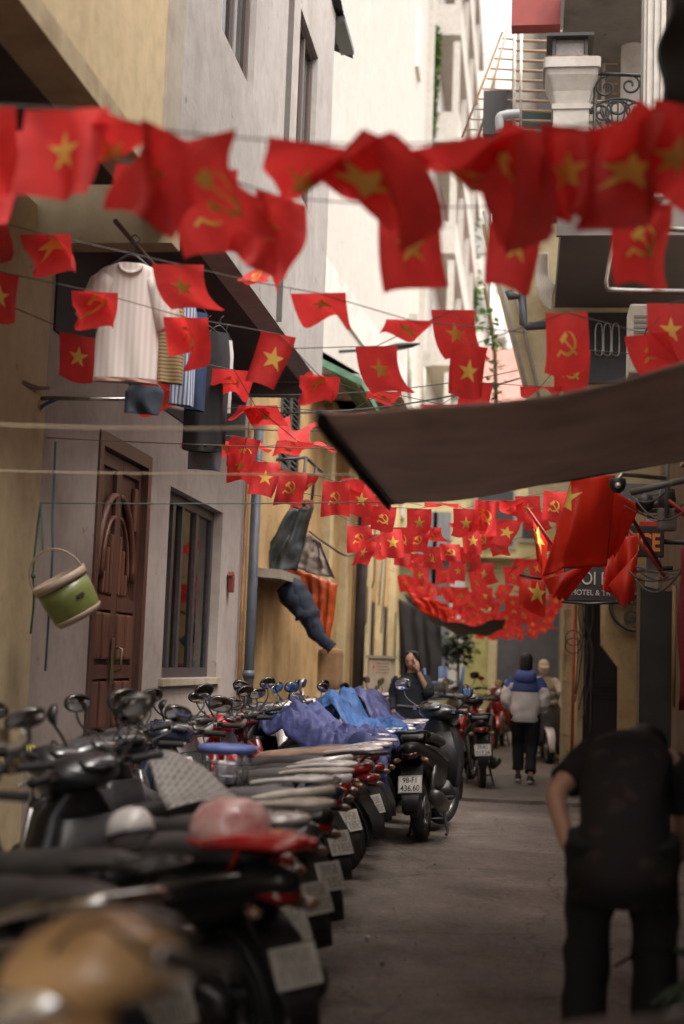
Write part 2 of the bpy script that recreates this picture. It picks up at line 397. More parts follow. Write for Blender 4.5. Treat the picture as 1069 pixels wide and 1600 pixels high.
for y0, y1, sgn in ((9.685, 10.278, 1), (10.282, 10.875, -1)):
    lf = leaf(y0, y1)
    # arch moulding rising to the meeting stile
    pts = [(-3.045, (y1 if sgn > 0 else y0)+sgn*(-.06-.40*math.sin(t)), 1.95+.62*math.cos(t)) for t in [i*math.pi/2/10 for i in range(11)]]
    MB().tube(pts, .028, 6).build('moulding', WOODL, lf)
    pts = [(-3.045, (y1 if sgn > 0 else y0)+sgn*(-.06-.27*math.sin(t)), 1.95+.46*math.cos(t)) for t in [i*math.pi/2/10 for i in range(11)]]
    MB().tube(pts, .018, 6).build('moulding', WOODL, lf)
    for off, zz_ in ((.11, 2.28), (.20, 2.18), (.29, 2.0)):
        yy = (y1 if sgn > 0 else y0)-sgn*off
        MB().rbox((-3.052, yy, (1.84+zz_)/2), (.035, .06, zz_-1.84), .012).build('panel', WOODL, lf)
    MB().rbox((-3.05, (y0 if sgn > 0 else y1)+sgn*.13, 2.52), (.035, .09, .34), .014).build('panel', WOODL, lf)
MB().rbox((-3.02, 10.25, 1.35), (.02, .05, .34), .008).tube([(-3.0, 10.25, 1.27), (-2.95, 10.25, 1.28), (-2.95, 10.25, 1.44), (-3.0, 10.25, 1.45)], .011, 8).build('handle', mat('brass', (.30, .22, .12), .35, .9), door)
# grey upper eave and the dark tin roof edge
m = MB()
def ev(u, v):
    return (-2.9+.83*u, 14.0+1.3*v, 8.72-.38*u-.16*v+.018*math.sin(v*95))
m.grid(ev, 4, 120); m.bb(-2.3, -2.16, 14.36, 15.1, 8.26, 8.36)
m.build('eave', mat('dark_tin', (.03, .03, .033), .6, var=.4), h)
MB().bb(-2.2, -2.05, 14.36, 15.2, 8.18, 8.24).build('gutter', BLACKM, h)

tag(MB().tube([(-2.9, 14.92, 0), (-2.9, 14.92, 4.05)], .055, 12).tube([(-2.9, 14.92, 1.2), (-2.9, 14.92, 1.28)], .066, 12).tube([(-2.9, 14.92, 3.2), (-2.9, 14.92, 3.28)], .066, 12).build('drain_pipe', mat('pipe_blue_grey', (.085, .095, .115), .45, var=.25)),
    'slate blue downpipe standing at the end of the lilac grey wall', 'drain pipe')
tag(MB().tube([(-2.96, 14.7, 0), (-2.96, 14.7, 3.9)], .018, 8).build('conduit', mat('rust_conduit', (.30, .15, .06), .7, var=.4)), 'thin rusty conduit running up beside the slate blue downpipe', 'pipe')

# small red altar box on the wall
m = MB(); p = atx(357, 913, -2.99)
m.rbox((-2.96, p.y, p.z), (.05, .10, .16), .01); m.prism([(-2.99, p.y-.07, p.z+.085), (-2.99, p.y+.07, p.z+.085), (-2.99, p.y, p.z+.13)], (.05, 0, 0))
tag(m.build('incense_box', mat('altar_red', (.16, .03, .022), .5, var=.3)), 'little red incense box fixed on grey wall right of the barred window', 'incense box')

# ------------------------------------------------------------------ left: ochre house
h = thing('ochre_house', 'stained ochre house wall with louvred shutters, a side door and a dark pole before it', 'house')
mb = MB(); xwall(mb, -3.0, .3, 15.0, 33.5, -.05, 5.2, [(15.25, 16.2, .05, 2.2), (16.75, 18.15, 3.7, 5.0)])
mb.build('wall', OCHRE, h)
dr = MB().bb(-3.16, -3.1, 15.25, 16.2, .05, 2.2).build('door', mat('grey_door', (.10, .10, .105), .5, var=.3), h)
for z in (.3, 1.2):
    MB().rbox((-3.09, 15.72, z+.35), (.03, .7, .66), .01).build('panel', MATS['grey_door'], dr)
for y0, y1 in ((16.75, 17.44), (17.46, 18.15)):
    m = MB(); m.bb(-3.06, -2.98, y0, y0+.06, 3.7, 5); m.bb(-3.06, -2.98, y1-.06, y1, 3.7, 5); m.bb(-3.06, -2.98, y0+.06, y1-.06, 3.7, 3.77); m.bb(-3.06, -2.98, y0+.06, y1-.06, 4.93, 5)
    sh = m.build('shutter', mat('shutter_dark', (.06, .06, .05), .6, var=.3), h)
    m = MB()
    for k in range(17): m.box((-3.02, (y0+y1)/2, 3.81+k*.068), (.012, y1-y0-.12, .07), Matrix.Rotation(R(-35), 3, 'Y'))
    m.build('slats', MATS['shutter_dark'], sh)['kind'] = 'stuff'
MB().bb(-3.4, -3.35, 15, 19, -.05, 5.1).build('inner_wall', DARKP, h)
MB().bb(-3.02, -2.93, 15.0, 33.5, 5.2, 5.32).build('cornice', plaster('cornice_p', (.5, .42, .28), .3), h)
# pilaster strips along the far part
for y in (20.6, 22.6, 26.2, 28.6, 31.2):
    MB().bb(-2.998, -2.88, y, y+.35, -.05, 5.19).build('pilaster', CREAM, h)
for y in (27.2, 29.8, 32.0):
    MB().bb(-2.998, -2.95, y, y+.7, .1, 2.6).build('door', BLACKM, h)
# white upper storey with green roof edge
MB().bb(-2.999, -2.985, 8.5, 14.6, 3.42, 4.235).build('shade_panel', MATS['soffit_black'], [o for o in COL.objects if o.name == 'grey_house'][0])  # flat near-black panel: overhang shade and a dark opening put into colour
h = thing('white_annexe', 'low off white annexe with a green roof edge above the ochre wall', 'house')
p0 = at(503, 575, 19.0); p1 = at(562, 604, 19.0)
m = MB(); m.prism([(-3.2, 19, 5.33), (p1.x, 19, 5.33), (p1.x, 19, p1.z), (p0.x-.9, 19, p0.z+.75), (p0.x-.9, 19, 5.33)], (0, 4, 0)); m.build('wall', PALE, h)
m = MB(); a = at(480, 560, 18.9); b = at(566, 603, 18.9)
m.prism([a, b, b+Vector((0, 0, .10)), a+Vector((0, 0, .10))], (0, 4.3, 0)); m.build('roof', mat('green_roof', (.12, .26, .17), .6, var=.3), h)
q0 = at(588, 620, 21.5); q1 = at(620, 660, 21.5)
MB().bb(-3.3, q1.x, 21, 24, 5.33, q0.z-.1).build('wall', CREAM, h)
MB().bb(-3.35, q1.x+.12, 20.9, 24.1, q0.z-.1, q0.z+.1).build('roof', mat('tin_edge', (.42, .38, .34), .6, var=.3), h)
MB().bb(q0.x, q1.x-.05, 20.985, 20.998, 5.36, q0.z-.12).build('window', BLACKM, h)

# ------------------------------------------------------------------ left: tall white buildings
h = thing('white_tower', 'very tall plain white building rising behind the ochre wall', 'building')
mb = MB(); mb.bb(-9, -3.4, 15.6, 42, 5.4, 34); mb.build('wall', WHITE, h)
# sloping grey stair flank on its face
a = atx(500, 385, -3.36); b = atx(655, 610, -3.36); c = atx(655, 660, -3.36); dd = atx(500, 445, -3.36)
MB().prism([a, b, c, dd], (-.03, 0, 0)).build('stair_flank', PALE, h)
for k in range(1):
    y = 38.0
    for z in (8, 13, 18, 23):
        wd = MB().bb(-3.402, -3.3, y, y+1.1, z, z+1.7).build('window', mat('white_frame', (.6, .57, .52), .5), h)
        MB().bb(-3.299, -3.29, y+.12, y+.98, z+.12, z+1.58).build('pane', mat('far_pane', (.36, .35, .33), .4), wd)
h = thing('balcony_building', 'tall white building with stacked balconies and a hanging green creeper', 'building')
mb = MB(); mb.bb(-8, -3.2, 42.01, 62, 0, 36); mb.build('wall', WHITE, h)
for i, z in enumerate((7, 10.5, 14, 17.5, 21, 24.5, 28)):
    for y0, y1 in ((42.6, 61.6),):
        bl = MB().bb(-3.199, -2.4, y0, y1, z, z+.22).bb(-2.52, -2.4, y0, y1, z+.22, z+1.0).bb(-3.199, -2.52, y0, y0+.12, z+.22, z+1.0).build('balcony', WHITE, h)
        for yw in (44, 48.5, 53, 57.5): MB().bb(-3.199, -3.15, yw, yw+1.4, z+.25, z+2.4).build('window', MATS['far_pane'], h)
        for yw in (42.6, 47.2, 51.8, 56.4): MB().bb(-2.62, -2.42, yw, yw+.25, z+1.0, z+3.28).build('column', WHITE, h)
# side wing stepping into the alley farther on
h = thing('far_white_house', 'white house with pipes at the far turn of the alley, upper floors stepping forward', 'house')
MB().bb(-4, -1.75, 64, 76, 0, 30).build('wall', plaster('white_far', (.66, .63, .58), .2), h)
for z in (6, 9.5, 13, 16.5, 20, 23.5):
    MB().bb(-1.749, -1.2, 64.5, 70, z, z+.25).bb(-1.3, -1.2, 64.5, 70, z+.25, z+1.1).build('balcony', WHITE, h)
    MB().bb(-3.4, -2.0, 63.94, 63.999, z+.3, z+2).build('window', MATS['far_pane'], h)
MB().tube([(-1.9, 63.9, 0), (-1.9, 63.9, 29)], .09, 8).build('pipe', STEEL, h)

# ------------------------------------------------------------------ end of the alley
h = thing('end_house', 'yellow house closing the far end of the alley with grey shutters', 'house')
YE = 39
mb = MB(); mb.bb(-6, 4, YE, YE+6, 0, 7.6); mb.build('wall', plaster('end_yellow', (.44, .38, .21), .4), h)
def endrect(px0, px1, py0, py1, name, m_, dz=.08, Y=YE):
    a = at(px0, py0, Y-.01); b = at(px1, py1, Y-.01)
    return MB().bb(a.x, b.x, Y-dz, Y-.002, max(.02, b.z), a.z).build(name, m_, h)
SHG = mat('grey_shutter', (.14, .14, .15), .5, var=.3, vs=6, stretch=(20, 1, .3))
for x0, x1 in ((654, 676), (678, 698)):
    endrect(x0, x1, 800, 1085, 'shutter', SHG, .1)
endrect(770, 872, 935, 1085, 'roller_door', mat('roller_grey', (.085, .085, .095), .5, var=.25, vs=5), .1)
endrect(725, 768, 960, 1085, 'door', mat('olive_door', (.34, .31, .11), .6, var=.2), .09)
endrect(705, 722, 880, 1085, 'drain_pipe', PALE, .2)
endrect(640, 652, 900, 1085, 'door', BLACKM, .1)
endrect(765, 775, 940, 1085, 'pilaster', CREAM, .16)
for a in ((742, 806, 760, 858), (812, 842, 790, 848)):
    wd = endrect(*a, 'window', mat('old_frame', (.25, .24, .2), .6), .07)
    pa = at(a[0]+5, a[2]+6, YE); pb = at(a[1]-5, a[3]-6, YE)
    MB().bb(pa.x, pb.x, YE-.085, YE-.075, pb.z, pa.z).build('pane', BLACKM, wd)
endrect(600, 900, 868, 876, 'ledge', CREAM, .4)
h = thing('pink_house', 'pink and white house glimpsed above the far end of the alley', 'house')
MB().bb(-3.5, 2, 52, 58, 0, 13.2).build('wall', PINK, h)
MB().bb(-3.5, 2.2, 51.2, 51.99, 10.2, 10.9).build('balcony', mat('brick_red', (.36, .10, .07), .7, var=.3), h)
MB().bb(-3.5, 2, 51.9, 51.99, 7.2, 9.6).build('band', WHITE, h)
MB().bb(-1.4, .2, 51.85, 51.9, 8.1, 8.9).build('awning', mat('blue_awning', (.16, .25, .45), .6), h)
h = thing('backdrop_house', 'plain white house standing farthest back between the roofs', 'house')
MB().bb(-5.5, -2.3, 80, 90, 0, 37).build('wall', WHITE, h)
# ------------------------------------------------------------------ right: hotel house
h = thing('hotel_house', 'cream hotel house on the right with peeling pier, dark recess and overhanging upper floor', 'house')
YP = 13.5
pp = lambda x, y, Y=YP: at(x, y, Y)
poly = [pp(940, 800), pp(940, 1008), pp(967, 1044), pp(967, 1100)]
g = poly[-1].copy(); g.z = -.05
PEEL = plaster('peeling_cream', (.34, .235, .115), .5, .25)
MB().prism(poly+[g, Vector((2.2, YP, -.05)), Vector((2.2, YP, poly[0].z))], (0, .25, 0)).build('pier', PEEL, h)
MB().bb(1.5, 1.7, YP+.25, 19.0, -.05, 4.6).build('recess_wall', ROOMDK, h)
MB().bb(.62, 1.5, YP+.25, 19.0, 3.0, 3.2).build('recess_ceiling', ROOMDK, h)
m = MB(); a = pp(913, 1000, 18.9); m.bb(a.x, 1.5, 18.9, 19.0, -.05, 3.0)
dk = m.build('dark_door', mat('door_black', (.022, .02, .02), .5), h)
for k in range(5):
    MB().bb(a.x+.12, a.x+.42, 18.87, 18.9, 1.05+k*.05, 1.075+k*.05).build('vent_slat', BLACKM, dk)
a = pp(904, 1000, 18.85); b = pp(912, 1000, 18.85)
MB().bb(a.x, b.x, 18.8, 19.1, -.05, 3.6).build('pilaster', CREAM, h)
MB().bb(.95, 1.2, 19.2, 38.9, -.05, 8).build('side_wall', CREAM, h)
# polygon of the overhanging cream upper floor, its left edge raking
Yb = 15.5
u = [at(753, 350, Yb), at(824, 625, Yb), at(826, 800, Yb)]
MB().prism(u+[Vector((3.5, Yb, u[2].z)), Vector((3.5, Yb, u[0].z))], (0, .3, 0)).build('upper_wall', plaster('upper_cream', (.60, .50, .31), .2), h)
for dx in (0, 19):
    m = MB(); m.tube([at(756+dx, 330, Yb-.06), at(826+dx*.9, 620, Yb-.06)], .022, 6); m.build('trim', WHITE, h)
# balcony with soffit
sl0 = at(848, 366, 12.8)
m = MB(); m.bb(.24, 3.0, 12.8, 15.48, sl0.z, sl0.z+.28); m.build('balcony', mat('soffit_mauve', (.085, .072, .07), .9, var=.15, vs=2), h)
m = MB(); m.bb(.20, 3.0, 12.74, 12.798, sl0.z-.03, sl0.z+.3); m.build('balcony_lip', DARKP, h)
# square white gate pillar on the balcony corner with moulded capital and lantern
c0 = at(862, 300, 13.0); c1 = at(918, 300, 13.0); cx = (c0.x+c1.x)/2; hw = (c1.x-c0.x)/2
zt = at(893, 95, 13.0).z; cy = 13.0+hw
m = MB(); m.bb(cx-hw, cx+hw, cy-hw, cy+hw, sl0.z+.28, zt-.42)
m.bb(cx-hw*1.08, cx+hw*1.08, cy-hw*1.08, cy+hw*1.08, zt-.47, zt-.42)
col = m.build('pillar', WHITE, h)
m = MB(); prof = [(1.0, -.42), (1.06, -.36), (1.12, -.3), (1.3, -.22), (1.45, -.16), (1.5, -.1), (1.62, -.098), (1.62, 0)]
m.loft([((cx, cy, zt+q), (hw*r_, 0, 0), (0, hw*r_, 0), 14) for r_, q in prof], 24, smooth=False); m.build('capital', WHITE, col)
lt = thing('pillar_lantern', 'rusty box lantern with a flat roof on top of the white balcony pillar', 'lantern', (cx-.02, cy, zt+.003))
m = MB(); m.bb(-.17, .17, -.17, .17, 0, .05); m.build('base', mat('rust', (.22, .10, .05), .8, var=.5, vs=9), lt)
m = MB()
for sx in (-1, 1):
    for sy in (-1, 1): m.bb(sx*.15-.015, sx*.15+.015, sy*.15-.015, sy*.15+.015, .05, .22)
m.build('posts', BLACKM, lt)
MB().bb(-.13, .13, -.13, .13, .052, .218).build('glass_box', mat('dusty_glass', (.20, .19, .18), .25, var=.3), lt)
m = MB(); m.prism([(-.22, -.22, .222), (.22, -.22, .222), (.22, .22, .222), (-.22, .22, .222)], (0, 0, .03)); m.lathe([(0, .33), (.015, .32), (.02, .3), (.012, .28), (.05, .27), (.14, .252)], (0, 0, 0), 'z', 10); m.build('roof', BLACKM, lt)
# wrought iron railing right of the pillar
def spiral(cx, cz, r0, turns, a0, sgn, Y):
    return [(cx+(r0*(1-t*.8))*math.cos(a0+sgn*t*turns*6.283), Y, cz+(r0*(1-t*.8))*math.sin(a0+sgn*t*turns*6.283)) for t in [i/24 for i in range(25)]]
rl = thing('iron_railing', 'black wrought iron balcony railing with scrolls right of the white pillar', 'railing')
a = at(930, 115, 13.1); b = at(1003, 118, 13.1); base = sl0.z+.28
m = MB(); m.tube([a, b], .018); m.tube([(b.x, 13.1, b.z), (b.x, 13.1, base)], .018); m.tube([(a.x, 13.1, a.z), (a.x, 13.1, base)], .014); m.build('frame', BLACKM, rl)
L_ = b.x-a.x
for i, (fx, fz, r, a0, sg) in enumerate([(.25, -.14, .11, 1.5, 1), (.75, -.12, .1, 1.5, -1), (.85, -.38, .1, 0, 1), (.5, -.36, .16, 3.1, 1), (.15, -.4, .1, 3.1, -1), (.5, -.36, .16, 0, -1)]):
    MB().tube(spiral(a.x+L_*fx, a.z+fz, r, 1.3, a0, sg, 13.1), .011, 6).build('scroll', BLACKM, rl)
m = MB()
for k in range(9):
    t = -.2+k*.18; m.tube(bez([(a.x+L_*.5, 13.1, a.z-.75), (a.x+L_*.5+.3*math.cos(1.57+(k-4)*.28), 13.1, a.z-.75+.5*math.sin(1.57+(k-4)*.28))], 6), .009, 6)
m.build('fan', BLACKM, rl)
m = MB().tube([(a.x+L_*.5+.42*math.cos(t), 13.1, a.z-.75+.5*math.sin(t)) for t in [i*math.pi/16 for i in range(17)]], .012, 6); m.build('arch', BLACKM, rl)
# upper soffit, red valance, white columns
s0 = at(880, 50, 14.2)
MB().bb(at(880, 50, 14.2).x, 3.2, 13.4, 16.0, s0.z, s0.z+.3).build('upper_soffit', plaster('soffit_grey', (.2, .19, .17), .3), h)
a = at(800, 0, 13.9); b = at(876, 38, 13.9)
tag(MB().bb(a.x, b.x, 13.9, 14.1, b.z, b.z+.9).build('roll_awning', mat('red_canvas', (.26, .055, .05), .8, var=.2)), 'dull red rolled canvas box above the rusty window cage', 'awning')
a = at(1006, 100, 12.6); b = at(1040, 100, 12.6)
m = MB(); m.bb(a.x, b.x, 12.6, 12.95, base, 10.5)
for k in range(3): m.bb(a.x+.03+k*.06, a.x+.055+k*.06, 12.585, 12.598, base, 10.5)
m.build('column', WHITE, h)
a = at(988, 120, 14.6); m = MB()
m.lathe([(.13, base-a.z), (.12, 0), (.12, .35), (.15, .38), (.13, .42), (.16, .5), (.2, .62), (.24, .74), (.26, .8), (.0, .8)], (a.x, 14.6, a.z), 'z', 20); m.build('column', PALE, h)
# back wall and dark doorway of that upper floor
zb = u[0].z
MB().bb(at(800, 100, 16.4).x, 3.4, 16.4, 16.6, zb-.5, 11.5).build('back_wall', plaster('bw', (.28, .25, .21), .3), h)
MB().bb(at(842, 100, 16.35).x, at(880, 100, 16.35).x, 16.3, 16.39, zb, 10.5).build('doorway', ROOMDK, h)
# rusty window cage
cg = thing('window_cage', 'rusty white barred safety cage on the upper floor beside the white pillar', 'cage')
for px in (805, 815, 932, 944): MB().tube([at(px, 30, 15.0), at(px-2, 210, 15.0)], .02, 6).build('upright', mat('cage_white', (.55, .52, .46), .6, var=.4, vs=9), cg)
RUSTY = mat('cage_rust', (.42, .36, .30), .75, var=.4, vs=6, col2=(.30, .17, .09))
for k in range(11):
    y = 32+k*15.6
    MB().tube([at(805, y+16, 15.0), at(965, y+20, 15.0)], .016, 6).build('bar', RUSTY, cg)
for k in range(10):
    y = 48+k*15.8
    MB().tube([at(786-k*6.2, y+12, 16.6), at(806, y+14, 15.0)], .012, 6).build('bar', RUSTY, cg)
for q0, q1, yy in (((793, 45), (748, 215), 15.9), ((785, 50), (722, 215), 16.6)): MB().tube([at(*q0, yy), at(*q1, yy)], .014, 6).build('upright', RUSTY, cg)
MB().bb(at(757, 160, 15.6).x, at(806, 160, 15.6).x, 15.3, 15.9, at(780, 225, 15.6).z, at(780, 158, 15.6).z).build('planter', mat('dark_planter', (.035, .033, .032), .6), cg)
tag(MB().tube(bez([at(782, 205, 14.9), at(781, 185, 14.9), at(790, 180, 14.9), at(812, 178, 14.9)], 6), .05, 10).build('elbow_pipe', mat('pipe_grey', (.34, .35, .36), .5)), 'pale grey elbow pipe below the rusty window cage', 'pipe')
MB().bb(at(812, 190, 15.3).x, at(866, 190, 15.3).x, 15.3, 15.4, at(812, 215, 15.3).z, at(812, 172, 15.3).z).build('green_sheet', mat('green_tarp', (.035, .07, .06), .7), cg)
# black waste pipe zigzag, coil of cable
tag(MB().tube([at(795, 455, 14.9), at(797, 463, 14.9), at(816, 463, 14.9), at(816, 430, 14.9), at(818, 395, 14.9)], .045, 10).tube([at(816, 463, 14.9), at(818, 506, 14.9), at(824, 510, 14.9), at(856, 508, 14.9)], .045, 10)
    .build('waste_pipe', mat('pipe_dark', (.055, .06, .07), .45)), 'dark grey zigzag waste pipe on the cream upper wall', 'pipe')
m = MB()
for k in range(7):
    m.tube(bez([at(842+k*2, 395, 15.2-.03*k), at(838+k*3, 430, 15.2), at(846+k*3, 468-k*3, 15.2), at(862, 484-k*4, 15.2)], 8), .018, 6)
tag(m.build('cable_coil', mat('cable_pale', (.52, .47, .40), .6, var=.2)), 'loose loops of pale cable hanging beside the grey soffit', 'cable')
# dark window with grille behind the air conditioner
wd = thing('grille_window', 'dark upper window with rounded iron grille left of the air conditioner', 'window')
a = at(905, 490, 15.45); b = at(985, 600, 15.45)
MB().bb(a.x, b.x, 15.4, 15.49, b.z, a.z).build('pane', BLACKM, wd)
for k in range(3):
    x0 = at(931+k*13, 505, 15.36).x; z0 = at(931, 553, 15.36).z; z1 = at(931, 505, 15.36).z
    MB().tube(bez([(x0, 15.36, z0), (x0, 15.36, z1-.06), (x0+.035, 15.36, z1), (x0+.07, 15.36, z1-.06), (x0+.07, 15.36, z0), (x0, 15.36, z0)], 5), .007, 6).build('bar', STEEL, wd)
# air conditioner
ac = thing('air_conditioner', 'white outdoor air conditioner box on the wall above the canvas awning', 'air conditioner')
a = at(984, 475, 10.6); b = at(1090, 585, 10.6)
AC = mat('ac_white', (.58, .54, .47), .5, var=.2, vs=4)
MB().rbox(((a.x+b.x)/2, 10.75, (a.z+b.z)/2), (b.x-a.x, .34, a.z-b.z), .02).build('case', AC, ac)
MB().lathe([(.19, 0), (.2, -.012), (.205, 0)], ((a.x+b.x)/2+.06, 10.578, (a.z+b.z)/2), 'y', 28).build('fan_ring', BLACKM, ac)
m = MB()
for k in range(9): m.bb(a.x+.03, a.x+.14, 10.572, 10.579, b.z+.1+k*.04, b.z+.12+k*.04)
m.build('louvre', mat('ac_shadow', (.25, .24, .22), .6), ac)
MB().tube([(a.x+.05, 10.75, b.z-.02), (a.x+.05, 10.75, b.z-.06), (2, 10.75, b.z-.06)], .02, 6).build('bracket', BLACKM, ac)
# bent metal tube of the upper awning arm
tag(MB().tube(bez([at(961, 375, 7.8), at(956, 400, 7.8), at(949, 440, 7.8)], 5)+bez([at(950, 449, 7.8), at(956, 453, 7.8), at(1000, 455, 7.8), at(1090, 456, 7.8)], 5), .016, 8).tube([at(1040, 358, 7.8), at(1100, 360, 7.8)], .016, 8).build('steel_tube', STEEL),
    'bent bare steel tube sticking out above the air conditioner', 'tube')
# black cloth at the top right edge
def cloth(u, v):
    p = at(1046-18*v+60*u, -20+190*v, 5.2+.5*u); p.x += .02*math.sin(9*v)*(1-u); return p
tag(MB().grid(cloth, 8, 12).build('black_cloth', mat('black_fabric', (.018, .017, .017), .9), solid=.01), 'black folded cloth hanging at the top right edge', 'cloth')

# ------------------------------------------------------------------ right: street level
lf = thing('folding_door', 'narrow cream folding door leaf with carved panel standing open into the alley', 'door')
a = at(861, 940, 20.4); b = at(893, 1200, 20.4); xa = at(876, 1100, 20.4).x; xb = at(893, 1100, 20.4).x
CD = plaster('cream_wood', (.55, .45, .30), .3)
m = MB()
zt = at(880, 940, 20.4).z
for x in (xa, xb-.035): m.bb(x, x+.035, 20.38, 20.44, .12, zt)
zz = [.12, .5, 1.25, 1.62, 2.25, zt-.05]
for z in zz: m.bb(xa+.035, xb-.035, 20.385, 20.435, z, z+.05)
m.build('frame', CD, lf)
for z0, z1 in zip(zz[:-1], zz[1:]): MB().bb(xa+.036, xb-.036, 20.405, 20.42, z0+.051, z1-.001).build('panel', CD, lf)
m = MB()
for k in range(16): m.tube(spiral((xa+xb)/2+(.03 if k % 2 else -.03), 1.7+k*.034, .028, 1.2, k, 1 if k % 2 else -1, 20.4), .005, 5)
m.build('carving', CD, lf)
MB().bb(xa, .9, 20.3, 20.6, 0, .115).build('step', PALE, lf)
rp = at(897, 1000, 19.0).x
tag(MB().tube([(rp, 19.0, .1), (rp, 19.0, 2.5)], .022, 8).tube([(rp+.25, 18.3, .2), (rp, 18.9, .06), (rp-.12, 19.1, .03)], .025, 8).build('red_pipe', mat('pipe_red', (.40, .09, .04), .55, var=.3)),
    'thin red pipe running down beside the cream door to the ground', 'pipe')
m = MB(); r2 = random.Random(3)
for k in range(6):
    x = rp+.03+.03*k
    m.tube(bez([(x, 18.75, 2.6), (x+r2.uniform(-.05, .1), 18.72, 2.1), (x+r2.uniform(-.12, .12), 18.7, 1.6), (x+r2.uniform(-.05, .05), 18.7, 1.1-.1*k)], 8), .009, 5)
for k in range(2): m.tube([(rp-.02+.1*math.cos(t), 18.7, 1.72+k*.1+.1*math.sin(t)) for t in [i*.45 for i in range(15)]], .008, 5)
tag(m.build('wall_cable', CORD), 'tangled black cables hanging by the red pipe', 'cable')
# round emblem sign on the pier: bracket ring with block letters, half hidden
a = at(995, 945, 13.44)
sg = thing('round_sign', 'round iron rimmed sign with dark letters on the peeling cream pier', 'sign', (a.x, 13.44, a.z))
SD = mat('sign_dark', (.03, .022, .018), .6)
m = MB().lathe([(.255, -.02), (.255, .02), (.225, .02), (.225, -.02)], (0, 0, 0), 'y', 40, closed=True); m.build('rim', SD, sg)
m = MB(); m.bb(-.225, .225, -.015, .015, -.01, .022); m.build('crossbar', SD, sg)
def text(s, size, mat_, parent, loc, name='lettering', rot=(math.pi/2, 0, 0), ext=.003, align='CENTER', sx=1.0, bold=0):
    c = bpy.data.curves.new(name, 'FONT'); c.body = s; c.size = size; c.extrude = ext; c.align_x = align; c.offset = bold
    t = bpy.data.objects.new(name, c); COL.objects.link(t)
    bpy.context.view_layer.update()
    me = bpy.data.meshes.new_from_object(t.evaluated_get(bpy.context.evaluated_depsgraph_get()))
    bpy.data.objects.remove(t); me.name = name; me.materials.clear(); me.materials.append(mat_)
    o = bpy.data.objects.new(name, me); link(o, parent); o.location = loc; o.rotation_euler = rot; o.scale = (sx, 1, 1); return o
text('N', .16, SD, sg, (-.06, 0, .055), bold=.008); text('G', .16, SD, sg, (-.06, 0, -.17), bold=.008); text('I', .16, SD, sg, (.1, 0, -.17), bold=.008)
# tall dark board and the brass coloured pipe
bd = thing('tall_board', 'tall black board standing upright against the right wall beside the cream pier', 'board')
a = at(1000, 1000, 10.0); b = at(1051, 1000, 10.0); zt = at(1002, 914, 10).z
m = MB(); m.prism([(a.x, 10, -.02), (b.x, 10.03, -.02), (b.x, 10.03, at(1051, 926, 10).z), (a.x, 10, zt)], (0, .05, 0)); m.build('panel', mat('board_dark', (.035, .034, .035), .55, var=.35, vs=3), bd)
MB().bb(a.x-.022, a.x-.002, 9.98, 10.06, -.02, zt+.01).build('edge_strip', mat('edge_brown', (.20, .13, .07), .6, var=.3), bd)
x = at(1053, 1000, 9.7).x
tag(MB().tube([(x, 9.7, at(1053, 1105, 9.7).z), (x, 9.7, at(1053, 915, 9.7).z)], .014, 8).build('brass_pipe', mat('brass_p', (.30, .2, .08), .5)), 'slim ochre pipe beside the tall black board', 'pipe')
h2 = thing('right_shop', 'dark shop front wall along the right edge of the alley', 'house')
MB().bb(1.22, 1.5, -4.0, 10.4, -.05, 9.5).bb(1.22, 1.5, 10.4, 13.45, -.05, 3.6).build('wall', plaster('shop_wall', (.20, .14, .09), .4), h2)
MB().bb(-1.1, 1.219, -4.0, 3.72, 3.33, 3.39).build('shade_canopy', mat('shade_canopy_grey', (.10, .09, .085), .7), h2)  # unseen canopy above the frame, added to keep the foreground dark
MB().bb(-3.4, -3.0, -4.0, 1.45, -.05, 9.5).build('opposite_wall', plaster('opp', (.3, .24, .15), .3), h2)
MB().bb(1.15, 1.219, 6.2, 8.9, .0, 2.4).build('roller_door', mat('roller_dk', (.05, .045, .045), .6, var=.3), h2)
MB().bb(.98, 1.219, 9.2, 9.45, 2.75, 3.4).build('shop_beam', CREAM, h2)
a = at(1066, 1060, 9.0)
m = MB().grid(lambda u, v: (a.x-.02+.10*u+.01*math.sin(v*9), 9.0+.03*math.sin(u*9+v*3), 1.18+1.0*v), 8, 10)
tag(m.build('red_banner', mat('dull_red', (.20, .012, .02), .7), solid=.004), 'dull red cloth hanging in the gloom at the right edge', 'banner')

# ------------------------------------------------------------------ signs and clutter below the awning
sg = thing('hotel_sign', 'dark hotel sign board half hidden behind the big red flags', 'sign')
Ys = 12.2; a = at(882, 872, Ys); b = at(962, 941, Ys)
MB().rbox(((a.x+b.x)/2, Ys+.06, (a.z+b.z)/2), (b.x-a.x, .1, a.z-b.z), .01).build('board', mat('sign_board', (.03, .02, .02), .45), sg)
MB().tube([(a.x-.02, Ys, b.z-.01), ((a.x+b.x)/2, Ys, b.z-.02), (b.x+.03, Ys, b.z)], .012, 8).build('lower_bar', BLACKM, sg)
LET = mat('sign_letters', (.42, .40, .36), .5)
p = at(921, 913, Ys); text('NOI R', .155, LET, sg, (p.x, Ys+.004, p.z), sx=.78)
p = at(923, 930, Ys); text('HOTEL & TR', .066, LET, sg, (p.x, Ys+.004, p.z), sx=.9)
MB().tube([(b.x, Ys+.06, a.z-.1), (1.3, Ys+.06, a.z-.05)], .02, 8).tube([(b.x, Ys+.06, b.z+.05), (1.3, Ys+.06, b.z+.1)], .02, 8).build('bracket', BLACKM, sg)
sg = thing('office_sign', 'black sign box with big orange letters near the right edge', 'sign')
Ys = 11.0; a = at(980, 820, Ys); b = at(1038, 870, Ys)
